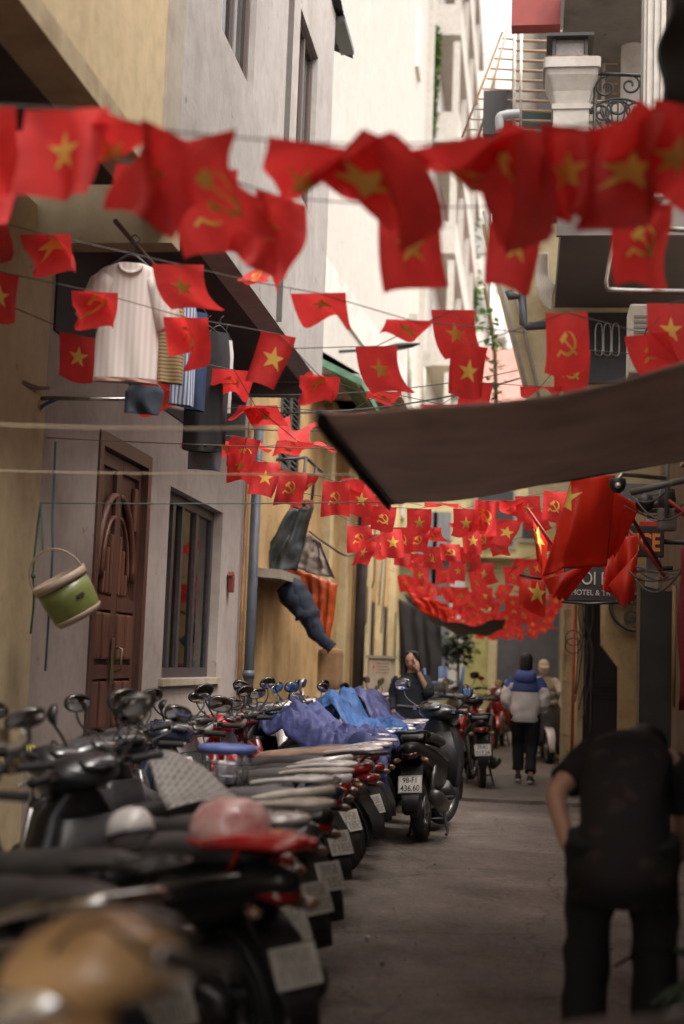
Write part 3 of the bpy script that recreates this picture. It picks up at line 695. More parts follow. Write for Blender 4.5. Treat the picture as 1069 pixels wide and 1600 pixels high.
MB().rbox(((a.x+b.x)/2, Ys+.06, (a.z+b.z)/2), (b.x-a.x, .1, a.z-b.z), .008).build('board', mat('sign_black', (.018, .016, .016), .4), sg)
p = at(1006, 860, Ys); text('FICE', .185, mat('orange_letters', (.80, .22, .04), .5), sg, (p.x, Ys+.004, p.z), sx=.68, bold=.006)
MB().bb(a.x+.1, b.x-.02, Ys+.02, Ys+.1, a.z, a.z+.03).build('top_strip', BIGRED, sg)
MB().tube([(b.x, Ys+.06, (a.z+b.z)/2), (1.4, Ys+.06, (a.z+b.z)/2)], .02, 8).build('bracket', BLACKM, sg)
tag(MB().bb(at(1015, 880, 10.9).x, at(1034, 880, 10.9).x, 11.2, 11.3, at(1015, 925, 10.9).z, at(1015, 800, 10.9).z).build('white_post', WHITE), 'short white post behind the orange lettered sign', 'post')
# security camera
cc = thing('security_camera', 'black dome security camera on a bracket just under the canvas awning', 'security camera')
p = at(965, 757, 8.6)
MB().lathe([(0, -.052), (.02, -.05), (.042, -.03), (.05, 0), (.05, .03), (.045, .035), (0, .035)], p, 'z', 20).build('dome', BLACKP, cc)
MB().lathe([(.0, -.012), (.014, -.01), (.018, 0)], p+Vector((-.0, -.048, -.012)), 'y', 14).build('lens', LENS, cc)
MB().tube([p+Vector((0, 0, .03)), p+Vector((.03, .05, .07)), p+Vector((.3, .2, .07))], .014, 8).build('bracket', STEEL, cc)
# horn lamp and junction boxes, tangled brackets
lp = thing('wall_lamp', 'grey box lamp hanging among wires below the awning at the right', 'lamp')
p = at(1042, 812, 9.4)
MB().rbox(p, (.12, .1, .15), .02).build('body', mat('lamp_grey', (.18, .165, .155), .6), lp)
MB().lathe([(.05, .07), (.06, .12), (.045, .2), (0, .21)], p, 'z', 16).build('cap', BLACKP, lp)
p2 = at(1008, 786, 9.6)
tag(MB().lathe([(0, -.05), (.03, -.05), (.06, -.02), (.062, .03), (.03, .06), (0, .06)], p2, 'y', 18).build('horn_speaker', BLACKP), 'round black horn speaker beside the grey box lamp', 'speaker')
m = MB(); r2 = random.Random(5)
for k in range(14):
    yy = r2.choice((765, 772, 780, 790, 885, 892, 900, 905)); a = at(r2.uniform(975, 1000), yy, r2.uniform(9.3, 10.5)); b = at(r2.uniform(1045, 1085), yy+r2.uniform(-22, 22), r2.uniform(9, 10))
    m.tube(sag(a, b, r2.uniform(.02, .12), 8), r2.choice((.004, .006, .008)), 5)
tag(m.build('wire_tangle', CORD), 'tangle of black wires under the awning at the right edge', 'wires')
m = MB(); m.tube([at(985, 770, 9.2), at(1090, 745, 9.2)], .022, 8); m.tube([at(1042, 700, 9.2), at(1042, 810, 9.2)], .016, 6)
tag(m.build('steel_bracket', mat('dull_steel', (.12, .115, .11), .6, .3)), 'dull steel bracket arms crossing beneath the awning', 'bracket')
# canvas awning
def aw(u, v):
    # u: outer edge -> wall, v: near -> far
    x = -.72+1.9*u; y = 4.8+2.7*v
    z = 2.235+.35*u**1.35+.0*v-.06*math.sin(math.pi*v)*(.3+u)+.012*math.sin(u*9+v*3)+.008*fbm(u*4, v*5, 2)
    z -= .13*u*(1-v)*(1-u)*1.6-.02-.12*u*u*(1-v)
    return (x, y, z)
aw_t = thing('canvas_awning', 'brown grey canvas awning slung from the right wall across half the alley', 'awning')
MB().grid(aw, 36, 26).build('canvas', mat('canvas', (.46, .37, .33), .85, var=.18, vs=3, bump=.25, bs=260, trans=.34), aw_t, solid=.006)
MB().tube([aw(0, v/12) for v in range(13)], .013, 8).build('front_bar', mat('bar_blue_black', (.03, .034, .045), .5), aw_t)
m = MB().grid(lambda u, v: Vector(aw(0, u))+Vector((-.012, 0, -.045*v)), 16, 2); m.build('valance', mat('valance', (.045, .045, .055), .8), aw_t, solid=.006)
MB().tube([aw(.0, 1), aw(.5, 1), aw(1, 1)], .014, 8).build('arm', mat('bar_blue_black', (0, 0, 0)), aw_t)
# utility cabinet
cb = thing('power_cabinet', 'beige power cabinet with red lightning warning on its door at the left wall', 'cabinet')
Yc = 20.0; a = at(575, 1028, Yc); b = at(612, 1085, Yc); bm_ = mat('cabinet_beige', (.42, .36, .27), .6, var=.2)
m = MB(); m.bb(a.x, b.x, Yc, Yc+.4, .1, a.z); m.build('body', bm_, cb)
MB().bb(a.x-.03, b.x+.03, Yc-.03, Yc+.43, a.z+.002, a.z+.04).build('lid', plaster('lid_p', (.32, .29, .25), .3), cb)
dr = MB().bb(a.x+.025, b.x-.025, Yc-.015, Yc-.002, .2, a.z-.03).build('door', bm_, cb)
z = a.z-.13
MB().prism([(a.x+.06, Yc-.018, z-.08), (a.x+.085, Yc-.018, z-.01), (a.x+.065, Yc-.018, z-.01), (a.x+.10, Yc-.018, z+.07), (a.x+.09, Yc-.018, z+.015), (a.x+.11, Yc-.018, z+.015)], (0, .002, 0)).build('lightning_mark', mat('warn_red', (.55, .05, .03), .6), dr)
m = MB(); r2 = random.Random(2)
for k in range(4):
    x = a.x+.125
    while x < b.x-.06:
        w_ = r2.uniform(.012, .03); m.bb(x, x+w_, Yc-.018, Yc-.0155, z+.05-k*.042, z+.066-k*.042); x += w_+.008
m.build('small_print', mat('print_brown', (.16, .1, .07), .7), dr)
# ------------------------------------------------------------------ poles, ropes, laundry on the left
x = atx(556, 900, -2.9)
tag(MB().tube([(-2.86, 24.6, 0), (-2.86, 24.6, 6.2)], .10, 12).build('iron_post', mat('post_dark', (.055, .05, .055), .55, var=.3)), 'dark iron post standing against the ochre wall', 'post')
# street lamp
sl_ = thing('street_lamp', 'small black street lamp head on a thin arm before the tall white building', 'street lamp')
p = at(600, 545, 21.0); q = at(657, 537, 21.0)
MB().loft([(p, (0, .02, 0), (0, 0, .02), 2), (p.lerp(q, .12), (0, .06, 0), (0, 0, .04), 2), (p.lerp(q, .35), (0, .1, 0), (0, 0, .055), 2), (p.lerp(q, .75), (0, .09, 0), (0, 0, .04), 2), (q, (0, .02, 0), (0, 0, .01), 2)], 12).build('head', BLACKM, sl_)
MB().tube([p, (-2.9, 21.0, p.z-.05)], .025, 8).build('arm', BLACKM, sl_)
for px_, Y_, y0, y1, nm in ((641, 30, 505, 640, 'a'), (663, 34, 560, 650, 'b')):
    a = at(px_, y0, Y_); b = at(px_-2, y1, Y_)
    o = MB().tube([a, b], .05, 8).box(a+Vector((.06, 0, 0)), (.2, .1, .4)).build('chimney_pipe', mat('flue', (.33, .31, .27), .6, var=.2))
    tag(o, 'thin flue pipe with a small cowl, %s of two before the white tower' % ('left' if nm == 'a' else 'right'), 'pipe', 'flue pipes')
# drying rack pole on bracket
rk = thing('drying_pole', 'steel drying pole on a blue bent bracket at the yellow pillar edge', 'pole')
Yk = 8.36
a = at(62, 622, Yk); b = at(216, 624, Yk)
MB().tube([at(64, 623, Yk), at(60, 625, Yk), at(55, 690, Yk)], .011, 8).tube(bez([at(58, 660, Yk), at(64, 637, Yk), at(88, 624, Yk)], 8), .012, 8).build('bracket', mat('blue_iron', (.05, .06, .14), .5, var=.2), rk)
MB().tube([a, b, at(230, 626, 8.9), at(330, 650, 11.2)], .014, 8).build('bar', STEEL, rk)
def rope(pts, r, mat_, label, name='rope', cat='rope', group=None):
    return tag(MB().tube(pts, r, 6).build(name, mat_), label, cat, group)
BEIGE = mat('beige_rope', (.42, .33, .22), .8); GREENR = mat('green_rope', (.05, .12, .09), .7); BLACKW = mat('black_wire', (.03, .027, .026), .6)
rope(sag(at(-40, 662, 4.6), at(420, 668, 4.8), .01), .0045, BEIGE, 'blurred beige cord stretched across the yellow pillar, topmost of the bare cords')
rope(sag(at(-40, 735, 6.0), at(620, 741, 6.4), .008), .0035, BEIGE, 'pale beige cord stretched level across door and window tops')
rope(sag(at(62, 786, 8.3), at(620, 784, 9.3), .008), .004, GREENR, 'thin green cord tied to the yellow pillar above the bucket')
rope(sag(at(72, 684, 8.4), at(640, 704, 10.2), .01), .004, mat('brown_cord', (.16, .10, .05), .8), 'brown cord running level below the drying laundry')
# bucket slung from ropes
bk = thing('rice_pot', 'green pot with beige rims slung tilted from ropes by the yellow pillar', 'pot')
Yb_ = 8.0; c = at(107, 932, Yb_); k = Yb_/FPX
rot = Matrix.Rotation(R(-28), 3, 'Y') @ Matrix.Rotation(R(16), 3, 'X')
GREENP = mat('green_enamel', (.135, .155, .04), .4, var=.25, vs=5, coat=.15); RIMB = mat('beige_plastic', (.36, .265, .20), .5, var=.12)
def rotated(m): m.v = [tuple(rot @ Vector(q)+c) for q in m.v]; return m
hh = 36*k; rr = 43*k
rotated(MB().lathe([(0, -hh), (rr*.86, -hh), (rr*.94, -hh*.8), (rr, 0), (rr, hh*.75), (rr*.95, hh*.75), (rr*.9, 0), (rr*.85, -hh*.9), (0, -hh*.9)], (0, 0, 0), 'z', 36)).build('pot_body', GREENP, bk)
rotated(MB().lathe([(rr*.96, hh*.62), (rr*1.06, hh*.62), (rr*1.09, hh), (rr*.98, hh), (rr*.93, hh*.62)], (0, 0, 0), 'z', 36)).build('rim', RIMB, bk)
rotated(MB().lathe([(rr*.5, -hh*1.1), (rr*.84, -hh*1.1), (rr*.97, -hh*.86), (rr*.95, -hh*.82), (rr*.5, -hh*.95)], (0, 0, 0), 'z', 36)).build('base_rim', RIMB, bk)
rotated(MB().tube([(rr*1.02*math.cos(t), -.02, hh*.95+rr*1.15*math.sin(t)) for t in [i*math.pi/18 for i in range(19)]], .006, 8)).build('handle', RIMB, bk)
rotated(MB().box((rr*.62, -rr*.79, -hh*.1), (.05, .012, .02), Matrix.Rotation(R(38), 3, 'Z'))).build('latch', BLACKP, bk)
top = at(64, 788, 8.1)
r1 = rope(bez([top, at(58, 830, 8.08), at(52, 895, 8.05), at(53, 940, 8.05), at(48, 990, 8.1)], 8), .007, GREENR, 'green rope hanging along the left of the slung pot')
rope(bez([at(87, 690, 8.2), at(84, 760, 8.2), at(82, 815, 8.15), at(82, 870, 8.1), at(75, 985, 8.2), at(71, 1048, 8.25)], 8), .007, mat('blue_green_rope', (.04, .10, .13), .7), 'blue green rope with a knot dangling behind the slung pot')
rope([rot @ Vector((0, -.02, hh*.95+rr*1.15))+c, at(64, 789, 8.1)], .006, GREENR, 'short green rope from the pot handle up to the thin green cord')
MB().lathe([(0, -.018), (.016, -.01), (.018, .004), (.01, .016), (0, .018)], at(52, 900, 8.04), 'z', 10).build('knot', GREENR, r1)
for i in range(3):
    rope(bez([at(-20, 545+i*4, 7.6), at(20, 585+i*3, 7.9), at(55, 603+i*2, 8.2), at(77, 605+i, 8.36)], 8), .007, mat('brown_wire', (.14, .08, .035), .6), ('top', 'middle', 'lowest')[i]+' of three brown wires looping together over the yellow pillar', 'cable', 'cable', 'brown wires on the pillar')
# long wires over the alley
for a, b, dr, lb in (((300, 640, 13), (900, 560, 17), .25, 'thick black wire swooping from the overhang to the cream house'), ((250, 610, 12), (1000, 520, 18), .3, 'thin black wire crossing high in front of the white annexe'), ((250, 655, 12.4), (900, 600, 17.4), .3, 'lower thin wire crossing in front of the white annexe')):
    rope(sag(at(*a), at(*b), dr, 24), .011 if 'thick' in lb else .006, BLACKW, lb, 'wire', 'wire')
rope(bez([at(483, 830, 17), at(510, 850, 17), at(540, 868, 18), at(558, 866, 24)], 8), .012, BLACKW, 'black cable curling over the ochre wall above the orange cloth', 'wire', 'wire')

# garments: a front and a back sheet meeting in rounded sides
def garment(outline_fn, thick, nu=18, nv=22, wob=.02, seed=0):
    """outline_fn(v) -> (xl, xr); returns MB of a closed limp sheet hung from v = 0 downward, local x across, z down"""
    m = MB()
    def side(sgn):
        def f(u, v):
            xl, xr, z = outline_fn(v); x = xl+(xr-xl)*u
            b = math.sin(math.pi*u)**.5 if 0 < u < 1 else 0
            return (x, sgn*thick*b+wob*math.sin(x*38+seed+1.5*math.sin(v*3))*(.25+v)*b, z+wob*.3*math.sin(x*22+seed)*v)
        return f
    m.grid(side(1), nu, nv); m.grid(side(-1), nu, nv); return m
def stripes(name, ca, cb, sx, ax='X', rough=.85, sharp=.5):
    m = mat(name, ca, rough); n = m.node_tree.nodes; L = m.node_tree.links; b = n['Principled BSDF']
    tc = n.new('ShaderNodeTexCoord'); wv = n.new('ShaderNodeTexWave'); wv.bands_direction = ax; wv.inputs['Scale'].default_value = sx; wv.inputs['Distortion'].default_value = .4
    L.new(tc.outputs['Object'], wv.inputs[0]); r = n.new('ShaderNodeValToRGB'); r.color_ramp.elements[0].position = sharp-.06; r.color_ramp.elements[1].position = sharp+.06
    r.color_ramp.elements[0].color = (*ca, 1); r.color_ramp.elements[1].color = (*cb, 1); L.new(wv.outputs['Fac'], r.inputs[0]); L.new(r.outputs[0], b.inputs['Base Color']); return m
TSM = stripes('tshirt_knit', (.60, .53, .49), (.68, .61, .57), 9)
def hang(name, label, cat, px, py, Y, rz): return thing(name, label, cat, at(px, py, Y), R(rz))
kk = 7.7/FPX
t = hang('tshirt', 'cream ribbed T-shirt with pink hem hanging under the dark overhang', 'shirt', 205, 412, 7.7, 12)
W = 52*kk; Hh = 192*kk
def bodyf(v): 
    w = W*(.42+.58*min(1, v/.07)**.7) if v < .07 else W*(1.0-.02*v); return (-w, w, -Hh*v)
garment(bodyf, .03, 26, 26, .007, 1).build('body', TSM, t)
for s in (-1, 1):
    m = MB().loft([(Vector((s*W*q_, .0, z_)), (0, .045, 0), (s*.83*r_s, 0, .50*r_s), 2.2) for q_, z_, r_s in ((.72, -.08, .05), (.9, -.13, .075), (1.1, -.24, .08), (1.28, -.355, .085), (1.285, -.358, .07))], 16)
    m.build('sleeve', TSM, t)
garment(lambda v: (-W*1.005, W*1.005, -Hh*(1.0+.035*v)), .033, 26, 2, .007, 1).build('hem', mat('pink_hem', (.42, .24, .20), .85), t)
MB().tube([(W*.36*math.cos(a), -.035, -.012-.05*math.sin(a)) for a in [i*math.pi/12 for i in range(13)]], .011, 6).build('collar', TSM, t)
MB().tube(bez([(-W*.6, 0, -.02), (0, 0, .05), (W*.6, 0, -.02)], 8)+[], .008, 6).tube(bez([(0, 0, .05), (.01, 0, .11), (.045, 0, .14), (.02, 0, .17), (-.01, 0, .15)], 5), .005, 6).build('hanger', BLACKM, t)
tag(MB().tube([at(180, 345, 7.6), at(232, 405, 8.0), at(300, 480, 9.0)], .014, 8).build('hanging_rod', mat('rod_brown', (.12, .075, .055), .5)), 'brown rod above the cream T-shirt under the overhang', 'rod')
def simple(name, label, cat, px, py, Y, wpx, hpx, m_, rz=70, taper=.1, seed=0, th=.035, legs=False):
    t = hang(name, label, cat, px, py, Y, rz); k = Y/FPX; w_ = wpx*k/2; h_ = hpx*k
    garment(lambda v: (-w_*(.75+.25*min(1, v*5)), w_*(.75+.25*min(1, v*5))*(1-taper*v), -h_*v), th, 14, 18, .018, seed).build('cloth', m_, t)
    MB().tube(bez([(-w_*.8, 0, -.01), (0, 0, .05), (w_*.8, 0, -.01)], 6), .006, 5).tube(bez([(0, 0, .05), (.01, 0, .1), (.03, 0, .12)], 5), .004, 5).build('hanger', BLACKM, t)
    return t
PLAID = stripes('plaid', (.20, .09, .05), (.32, .27, .12), 14, 'Z')
simple('shirt', 'brown plaid shirt hanging just right of the cream T-shirt', 'shirt', 272, 482, 8.35, 46, 125, PLAID, 35, seed=2)
simple('shirt', 'blue and white striped shirt hanging behind the brown plaid one', 'shirt', 292, 478, 8.65, 44, 165, stripes('stripe_blue', (.50, .53, .58), (.10, .14, .28), 14), 35, seed=3)
simple('shirt', 'deep blue shirt hanging next to the striped shirt', 'shirt', 312, 490, 8.95, 36, 160, mat('deep_blue', (.025, .05, .12), .85, var=.3), 35, seed=4)
simple('trousers', 'long black trousers hanging lowest in the laundry row', 'trousers', 322, 520, 9.15, 62, 195, mat('black_cloth_l', (.018, .018, .02), .9, var=.3), 30, -.15, 5)
simple('jacket', 'black jacket hanging between trousers and the white green collared top', 'jacket', 342, 520, 9.4, 44, 185, mat('charcoal_cloth', (.035, .035, .04), .85, var=.3), 30, seed=6)
t = simple('polo', 'white top with green collar at the right end of the laundry', 'shirt', 352, 532, 9.65, 32, 120, mat('white_cloth', (.60, .57, .55), .85, var=.1), 30, seed=7)
simple('trousers', 'grey shiny trousers with hem showing below the laundry row', 'trousers', 322, 690, 9.3, 56, 46, mat('grey_cloth', (.15, .155, .17), .6, var=.4), 25, seed=8)
simple('cloth', 'dark blue crumpled cloth sagging under the cream T-shirt', 'cloth', 228, 604, 8.1, 66, 45, mat('navy_crumple', (.045, .06, .085), .8, var=.4), 10, .3, seed=9)

# ledge and rags on the ochre wall
fr = thing('awning_bracket', 'black iron awning frame sticking out of the ochre wall above the rags', 'bracket')
Yf = 16.6
MB().tube([at(408, 720, Yf), at(478, 715, Yf), at(504, 738, Yf+.9)], .022, 6).tube([at(478, 715, Yf), at(470, 795, Yf)], .02, 6).tube([at(494, 730, Yf+.5), at(486, 790, Yf+.5)], .02, 6).build('bars', BLACKM, fr)
lg = atx(397, 896, -3.0)
tag(MB().prism([at(393, 886, 15.4), at(440, 890, 15.4), at(474, 902, 17.4), at(400, 900, 17.6)], (0, 0, -.10)).build('ledge', plaster('ledge_p', (.32, .28, .23), .4)), 'weathered concrete ledge over the side door below the olive sheet', 'ledge')
def sheet(name, label, cat, corners, m_, Y=16.5, fold=.05, f=5, seed=0, nu=20, nv=20, th=.006, sagv=0.0, Ys=None):
    """cloth hung between four corner pixels (tl, tr, br, bl) with folds across u"""
    Ys = Ys or [Y]*4
    tl, tr, br, bl = [at(*c, y) for c, y in zip(corners, Ys)]
    def fn(u, v):
        p = tl.lerp(tr, u).lerp(bl.lerp(br, u), v)
        fo = (math.sin(u*f*5.2+seed+3.2*fbm(u*1.6+seed, v*1.3, 1)+1.4*math.sin(v*3+seed))+.8*fbm(u*5+seed, v*2.5, 7))*(.35+.65*v)
        return p+Vector((.3*fold*fo, fold*fo+.04*fbm(u*3+seed, v*3), .4*fold*fbm(u*5+seed, v*4, 3)-sagv*math.sin(math.pi*u)*(1-.3*v)))
    return tag(MB().grid(fn, nu, nv).build(name, m_, solid=th), label, cat)
sheet('tarp', 'dark olive and blue plastic sheet hanging from the iron frame', 'tarp', [(450, 797), (493, 790), (462, 892), (394, 893)], mat('olive_plastic', (.03, .036, .026), .5, var=.4, vs=3, col2=(.035, .042, .05)), 16.4, .05, 3, 1)
sheet('rag', 'small brick red rag tied above the olive plastic sheet', 'cloth', [(455, 778), (490, 782), (486, 812), (450, 806)], mat('brick_rag', (.26, .07, .04), .85, var=.3), 16.5, .03, 2, 2)
sheet('cloth', 'pale brown pleated cloth hanging above the orange plastic', 'cloth', [(478, 832), (502, 848), (526, 905), (444, 885)], mat('mauve_rag', (.27, .215, .185), .9, var=.25), 17.0, .05, 5, 4)
sheet('tarp', 'crumpled orange plastic sheet hanging against the ochre wall', 'tarp', [(446, 884), (527, 912), (513, 1012), (490, 985)], mat('orange_plastic', (.50, .085, .02), .35, var=.35, vs=6), 17.2, .06, 5, 6)
m = MB()
for q4, rr4 in ((((445, 914), (458, 934), (476, 958), (494, 988), (519, 1013)), (.13, .14, .10, .085, .065)), (((452, 912), (468, 930), (484, 962), (498, 992), (512, 1008)), (.10, .13, .10, .08, .06))):
    pth = bez([at(*q, 16.5) for q in q4], 6); m.tube(pth, [rr4[min(4, int(i/6.01))]*(1-(i/6 % 1))+rr4[min(4, int(i/6.01)+1)]*(i/6 % 1) for i in range(len(pth))], 14)
m.v = [tuple(Vector(q)+Vector((fbm(q[0]*7, q[1]*7, q[2]*7), fbm(q[2]*7, q[0]*7, 3), fbm(q[1]*7, q[2]*7, q[0]*7+4)))*.03) for q in m.v]
tag(m.build('jeans', mat('denim', (.014, .02, .036), .85, var=.5, vs=9, bump=.4, bs=60)), 'dark blue jeans leg dangling below the concrete ledge', 'jeans')
tag(MB().rbox(at(516, 1045, 17.5), (.3, .25, .5), .06).build('bundle', mat('sack', (.30, .18, .09), .9, var=.4, bump=.6, bs=20)), 'brown bundle behind the bikes below the jeans leg', 'bundle')
m = MB().lathe([(.0, 0), (.07, 0), (.09, .11), (.08, .11), (.065, .02)], at(28, 1196, 7.6), 'z', 20)
tag(m.build('woven_basket', stripes('weave', (.42, .36, .06), (.05, .05, .03), 30)), 'small yellow and black woven basket behind the foremost mirrors', 'basket')

# ------------------------------------------------------------------ plants
LEAFM = mat('leaf', (.06, .13, .025), .55, var=.5, vs=3, trans=.3)
def leaves(m, c, rad, n, size, r_):
    for i in range(n):
        d = Vector((r_.gauss(0, 1), r_.gauss(0, 1), r_.gauss(0, 1))).normalized()*r_.random()**.4
        p = Vector(c)+Vector((d.x*rad[0], d.y*rad[1], d.z*rad[2])); s_ = size*r_.uniform(.6, 1.3)
        q = Matrix.Rotation(r_.uniform(0, 6.28), 3, 'Z') @ Matrix.Rotation(r_.uniform(-.9, .9), 3, 'X')
        m.add([p+q @ Vector(v) for v in ((0, 0, 0), (.35*s_, .5*s_, .06*s_), (0, s_, -.05*s_), (-.35*s_, .5*s_, .06*s_))], [(0, 1, 2, 3)])
vn = thing('creeper', 'long hanging green creeper on the tall white balcony building', 'plant')
m = MB(); r_ = random.Random(11)
a = at(684, 65, 43); b = at(676, 215, 43); a.y = b.y = 42.6
st = sag(a, b, 0, 14)
for p in st: leaves(m, p, (.12, .15, .42), 60, .16, r_)
m.build('foliage', LEAFM, vn); MB().tube(st, .03, 6).build('stem', mat('stem', (.12, .08, .04), .9), vn)
vn2 = thing('climbing_plant', 'leafy climbing plant in front of the cream raking wall edge', 'plant')
m = MB(); tr = MB()
for px, py, rx, rz_, n in ((774, 545, .15, .4, 26), (770, 590, .2, .3, 34), (767, 505, .1, .25, 16), (748, 600, .15, .15, 14), (775, 630, .2, .3, 30), (759, 465, .08, .15, 8)):
    leaves(m, at(px, py, 22), (rx, .3, rz_), n, .13, r_)
m.build('foliage', LEAFM, vn2); tr.tube(bez([at(785, 760, 22), at(776, 640, 22), at(772, 540, 22), at(758, 450, 22)], 6), .035, 6).build('trunk', MATS['stem'], vn2)
vn3 = thing('balcony_creeper', 'sparse creeper trailing down pipes on the far white house', 'plant')
m = MB()
for px, py in ((738, 380), (737, 420), (742, 450), (738, 340), (745, 480)):
    leaves(m, at(px, py, 60), (.3, .3, 1.0), 40, .35, r_)
m.build('foliage', LEAFM, vn3); MB().tube([at(739, 330, 60), at(742, 500, 60)], .06, 6).build('stem', MATS['stem'], vn3)
tr_ = thing('potted_tree', 'dark round topped tree in front of the far end shutters', 'tree')
m = MB(); c = at(716, 1012, 33)
leaves(m, c, (.42, .42, .5), 420, .17, r_); m.build('crown', mat('dark_leaf', (.025, .045, .02), .6, var=.5), tr_)
MB().tube([(c.x, c.y, .1), (c.x+.03, c.y, .8), (c.x, c.y, c.z)], [.06, .04, .03], 8).build('trunk', MATS['stem'], tr_)
MB().lathe([(.0, 0), (.2, 0), (.26, .35), (.22, .35), (.2, .3), (0, .3)], (c.x, c.y, .02), 'z', 16).build('pot', mat('pot_clay', (.25, .1, .06), .8), tr_)
pl = thing('street_plant', 'green strap leaved plant in the dark bottom right corner', 'plant')
m = MB(); c = at(1205, 1585, 5.0); c.z = .05
for k in range(14):
    a = r_.uniform(1.6, 4.2); L_ = r_.uniform(.35, .6); d = Vector((math.cos(a), math.sin(a)*.8, 0))
    ps = [c+d*(L_*t)+Vector((0, 0, .75*L_*(1.9*t-1.5*t*t)+.15)) for t in (0, .3, .6, .85, 1)]
    sd_ = Vector((-d.y, d.x, 0))
    ws = [.012, .03, .034, .022, .002]
    vs_ = [q for p, w_ in zip(ps, ws) for q in (p-sd_*w_, p+Vector((0, 0, -.012)), p+sd_*w_)]
    m.add(vs_, [(i*3+j, i*3+j+1, i*3+j+4, i*3+j+3) for i in range(4) for j in (0, 1)], True)
m.build('foliage', mat('leaf_dim', (.018, .035, .012), .6, var=.4), pl)
MB().lathe([(0, 0), (.15, 0), (.2, .26), (.17, .26), (.16, .2), (0, .2)], (c.x, c.y, 0), 'z', 18).build('pot', MATS['pot_clay'], pl)

# meter box and hanging wires on the far ochre wall, grit on the road
a = atx(566, 945, -2.96)
tag(MB().rbox((-2.93, a.y, a.z), (.12, .35, .7), .02).build('meter_box', mat('meter_brown', (.20, .12, .06), .6, var=.4)), 'narrow brown meter box on the ochre wall right of the iron post', 'meter box')
m = MB(); r2 = random.Random(31)
for k in range(9):
    q = atx(560+r2.uniform(0, 40), 900, -2.86); m.tube(bez([(q.x, q.y, 4.4), (q.x+.03, q.y+.2*r2.uniform(-1, 1), 3.7), (q.x+.05, q.y+.3*r2.uniform(-1, 1), 3.0), (q.x, q.y, 2.2+r2.uniform(-.4, .6))], 6), .014, 5)
tag(m.build('wall_wire', BLACKW), 'black wires dangling down the far ochre wall near the meter box', 'wires')
m = MB(); r2 = random.Random(17)
for k in range(130):
    y = 5+16*r2.random()**1.6; x = r2.uniform(-1.3, .9); s = r2.uniform(.002, .007)*(1 if r2.random() < .9 else 2.2); z = .004+(.022 if y > 15.6 else .0)
    m.loft([((x, y, z-.008), (s, 0, 0), (0, s*.8, 0), 2), ((x, y, z+s*.5), (s*.5, 0, 0), (0, s*.5, 0), 2)], 6)
tag(m.build('grit', mat('grit_m', (.26, .22, .185), .9, var=.3, vs=1.5)), kind='stuff')
# ------------------------------------------------------------------ bunting flags
FW, FH = .26, .28
class Shape:
    def __init__(s, sd, wild=False):
        q = random.Random(sd); s.th0 = q.uniform(-.15, .15); s.th1 = q.uniform(-.5, .9); s.amp = q.uniform(.006, .03); s.fr = q.uniform(.5, 1.1)
        s.ph = q.uniform(0, 6.28); s.pin = q.uniform(-.02, .16); s.skew = q.uniform(-.06, .06); s.tw = q.uniform(-.5, .5); s.k = q.uniform(-2, 2); s.cor = q.uniform(-.12, .2)
        if wild: s.th1 = q.uniform(-.4, 2.2); s.amp = q.uniform(.02, .05); s.fr = q.uniform(.7, 1.5); s.tw = q.uniform(-1.3, 1.3); s.pin = q.uniform(-.05, .35); s.cor = q.uniform(-.4, .45); s.k = q.uniform(-4, 4)
    def __call__(s, u, v):
        """u across (-.5...5), v down the fly 0..1"""
        ca = s.cor*max(0, (u+.5)*v-.25); th = s.th0+s.th1*v*.5
        y = FH*v*math.sin(th)+s.amp*v**.7*math.sin(6.283*s.fr*u+s.ph+s.k*v)*2+ca*FH*2
        z = -FH*v*math.cos(th)+.4*ca*FH+.012*v*math.sin(5*u+s.ph)
        x = FW*u*(1-s.pin*v)+s.skew*v*FW*2
        a = s.tw*v*v; c_, n_ = math.cos(a), math.sin(a)
        return Vector((x*c_-y*n_, x*n_+y*c_, z))
def star_poly(r):
    return [Vector((r*(1 if i % 2 == 0 else .385)*math.sin(i*math.pi/5), r*(1 if i % 2 == 0 else .385)*math.cos(i*math.pi/5), 0)) for i in range(10)]
def emblem_tris(kind, r):
    """flat emblem as triangles in (x, y)"""
    T = []
    if kind == 'star':
        p = star_poly(r); o = Vector((0, 0, 0)); T = [(o, p[i], p[(i+1) % 10]) for i in range(10)]
    else:
        def quad(a, b, c, d): T.extend([(a, b, c), (a, c, d)])
        n = 14; a0, a1 = R(-150), R(95)
        for i in range(n):                                        # sickle blade: crescent thin at the tip
            f0, f1 = i/n, (i+1)/n; t0, t1 = a0+(a1-a0)*f0, a0+(a1-a0)*f1
            w0, w1 = (.3*(math.sin(math.pi*min(1, .12+f0*.9)))**.8*r, .3*(math.sin(math.pi*min(1, .12+f1*.9)))**.8*r)
            e = lambda t, q: Vector((math.cos(t)*q, math.sin(t)*q, 0))
            quad(e(t0, r*.86), e(t1, r*.86), e(t1, r*.86-w1), e(t0, r*.86-w0))
        def bar(a, b, w_):
            a, b = Vector((*a, 0))*r, Vector((*b, 0))*r; d = (b-a).normalized(); q = Vector((-d.y, d.x, 0))*w_*r; m_ = (a+b)/2
            quad(a-q, m_-q, m_+q, a+q); quad(m_-q, b-q, b+q, m_+q)
        bar((-.66, -.42), (-1.0, -.86), .11)                       # sickle grip
        bar((-.36, .36), (.86, -.82), .095)                        # hammer shaft
        bar((-.66, .14), (-.06, .70), .2)                          # hammer head
    return T
def sub4(T):
    o = []
    for a, b, c in T:
        ab, bc, ca = (a+b)/2, (b+c)/2, (c+a)/2; o += [(a, ab, ca), (ab, b, bc), (ca, bc, c), (ab, bc, ca)]
    return o
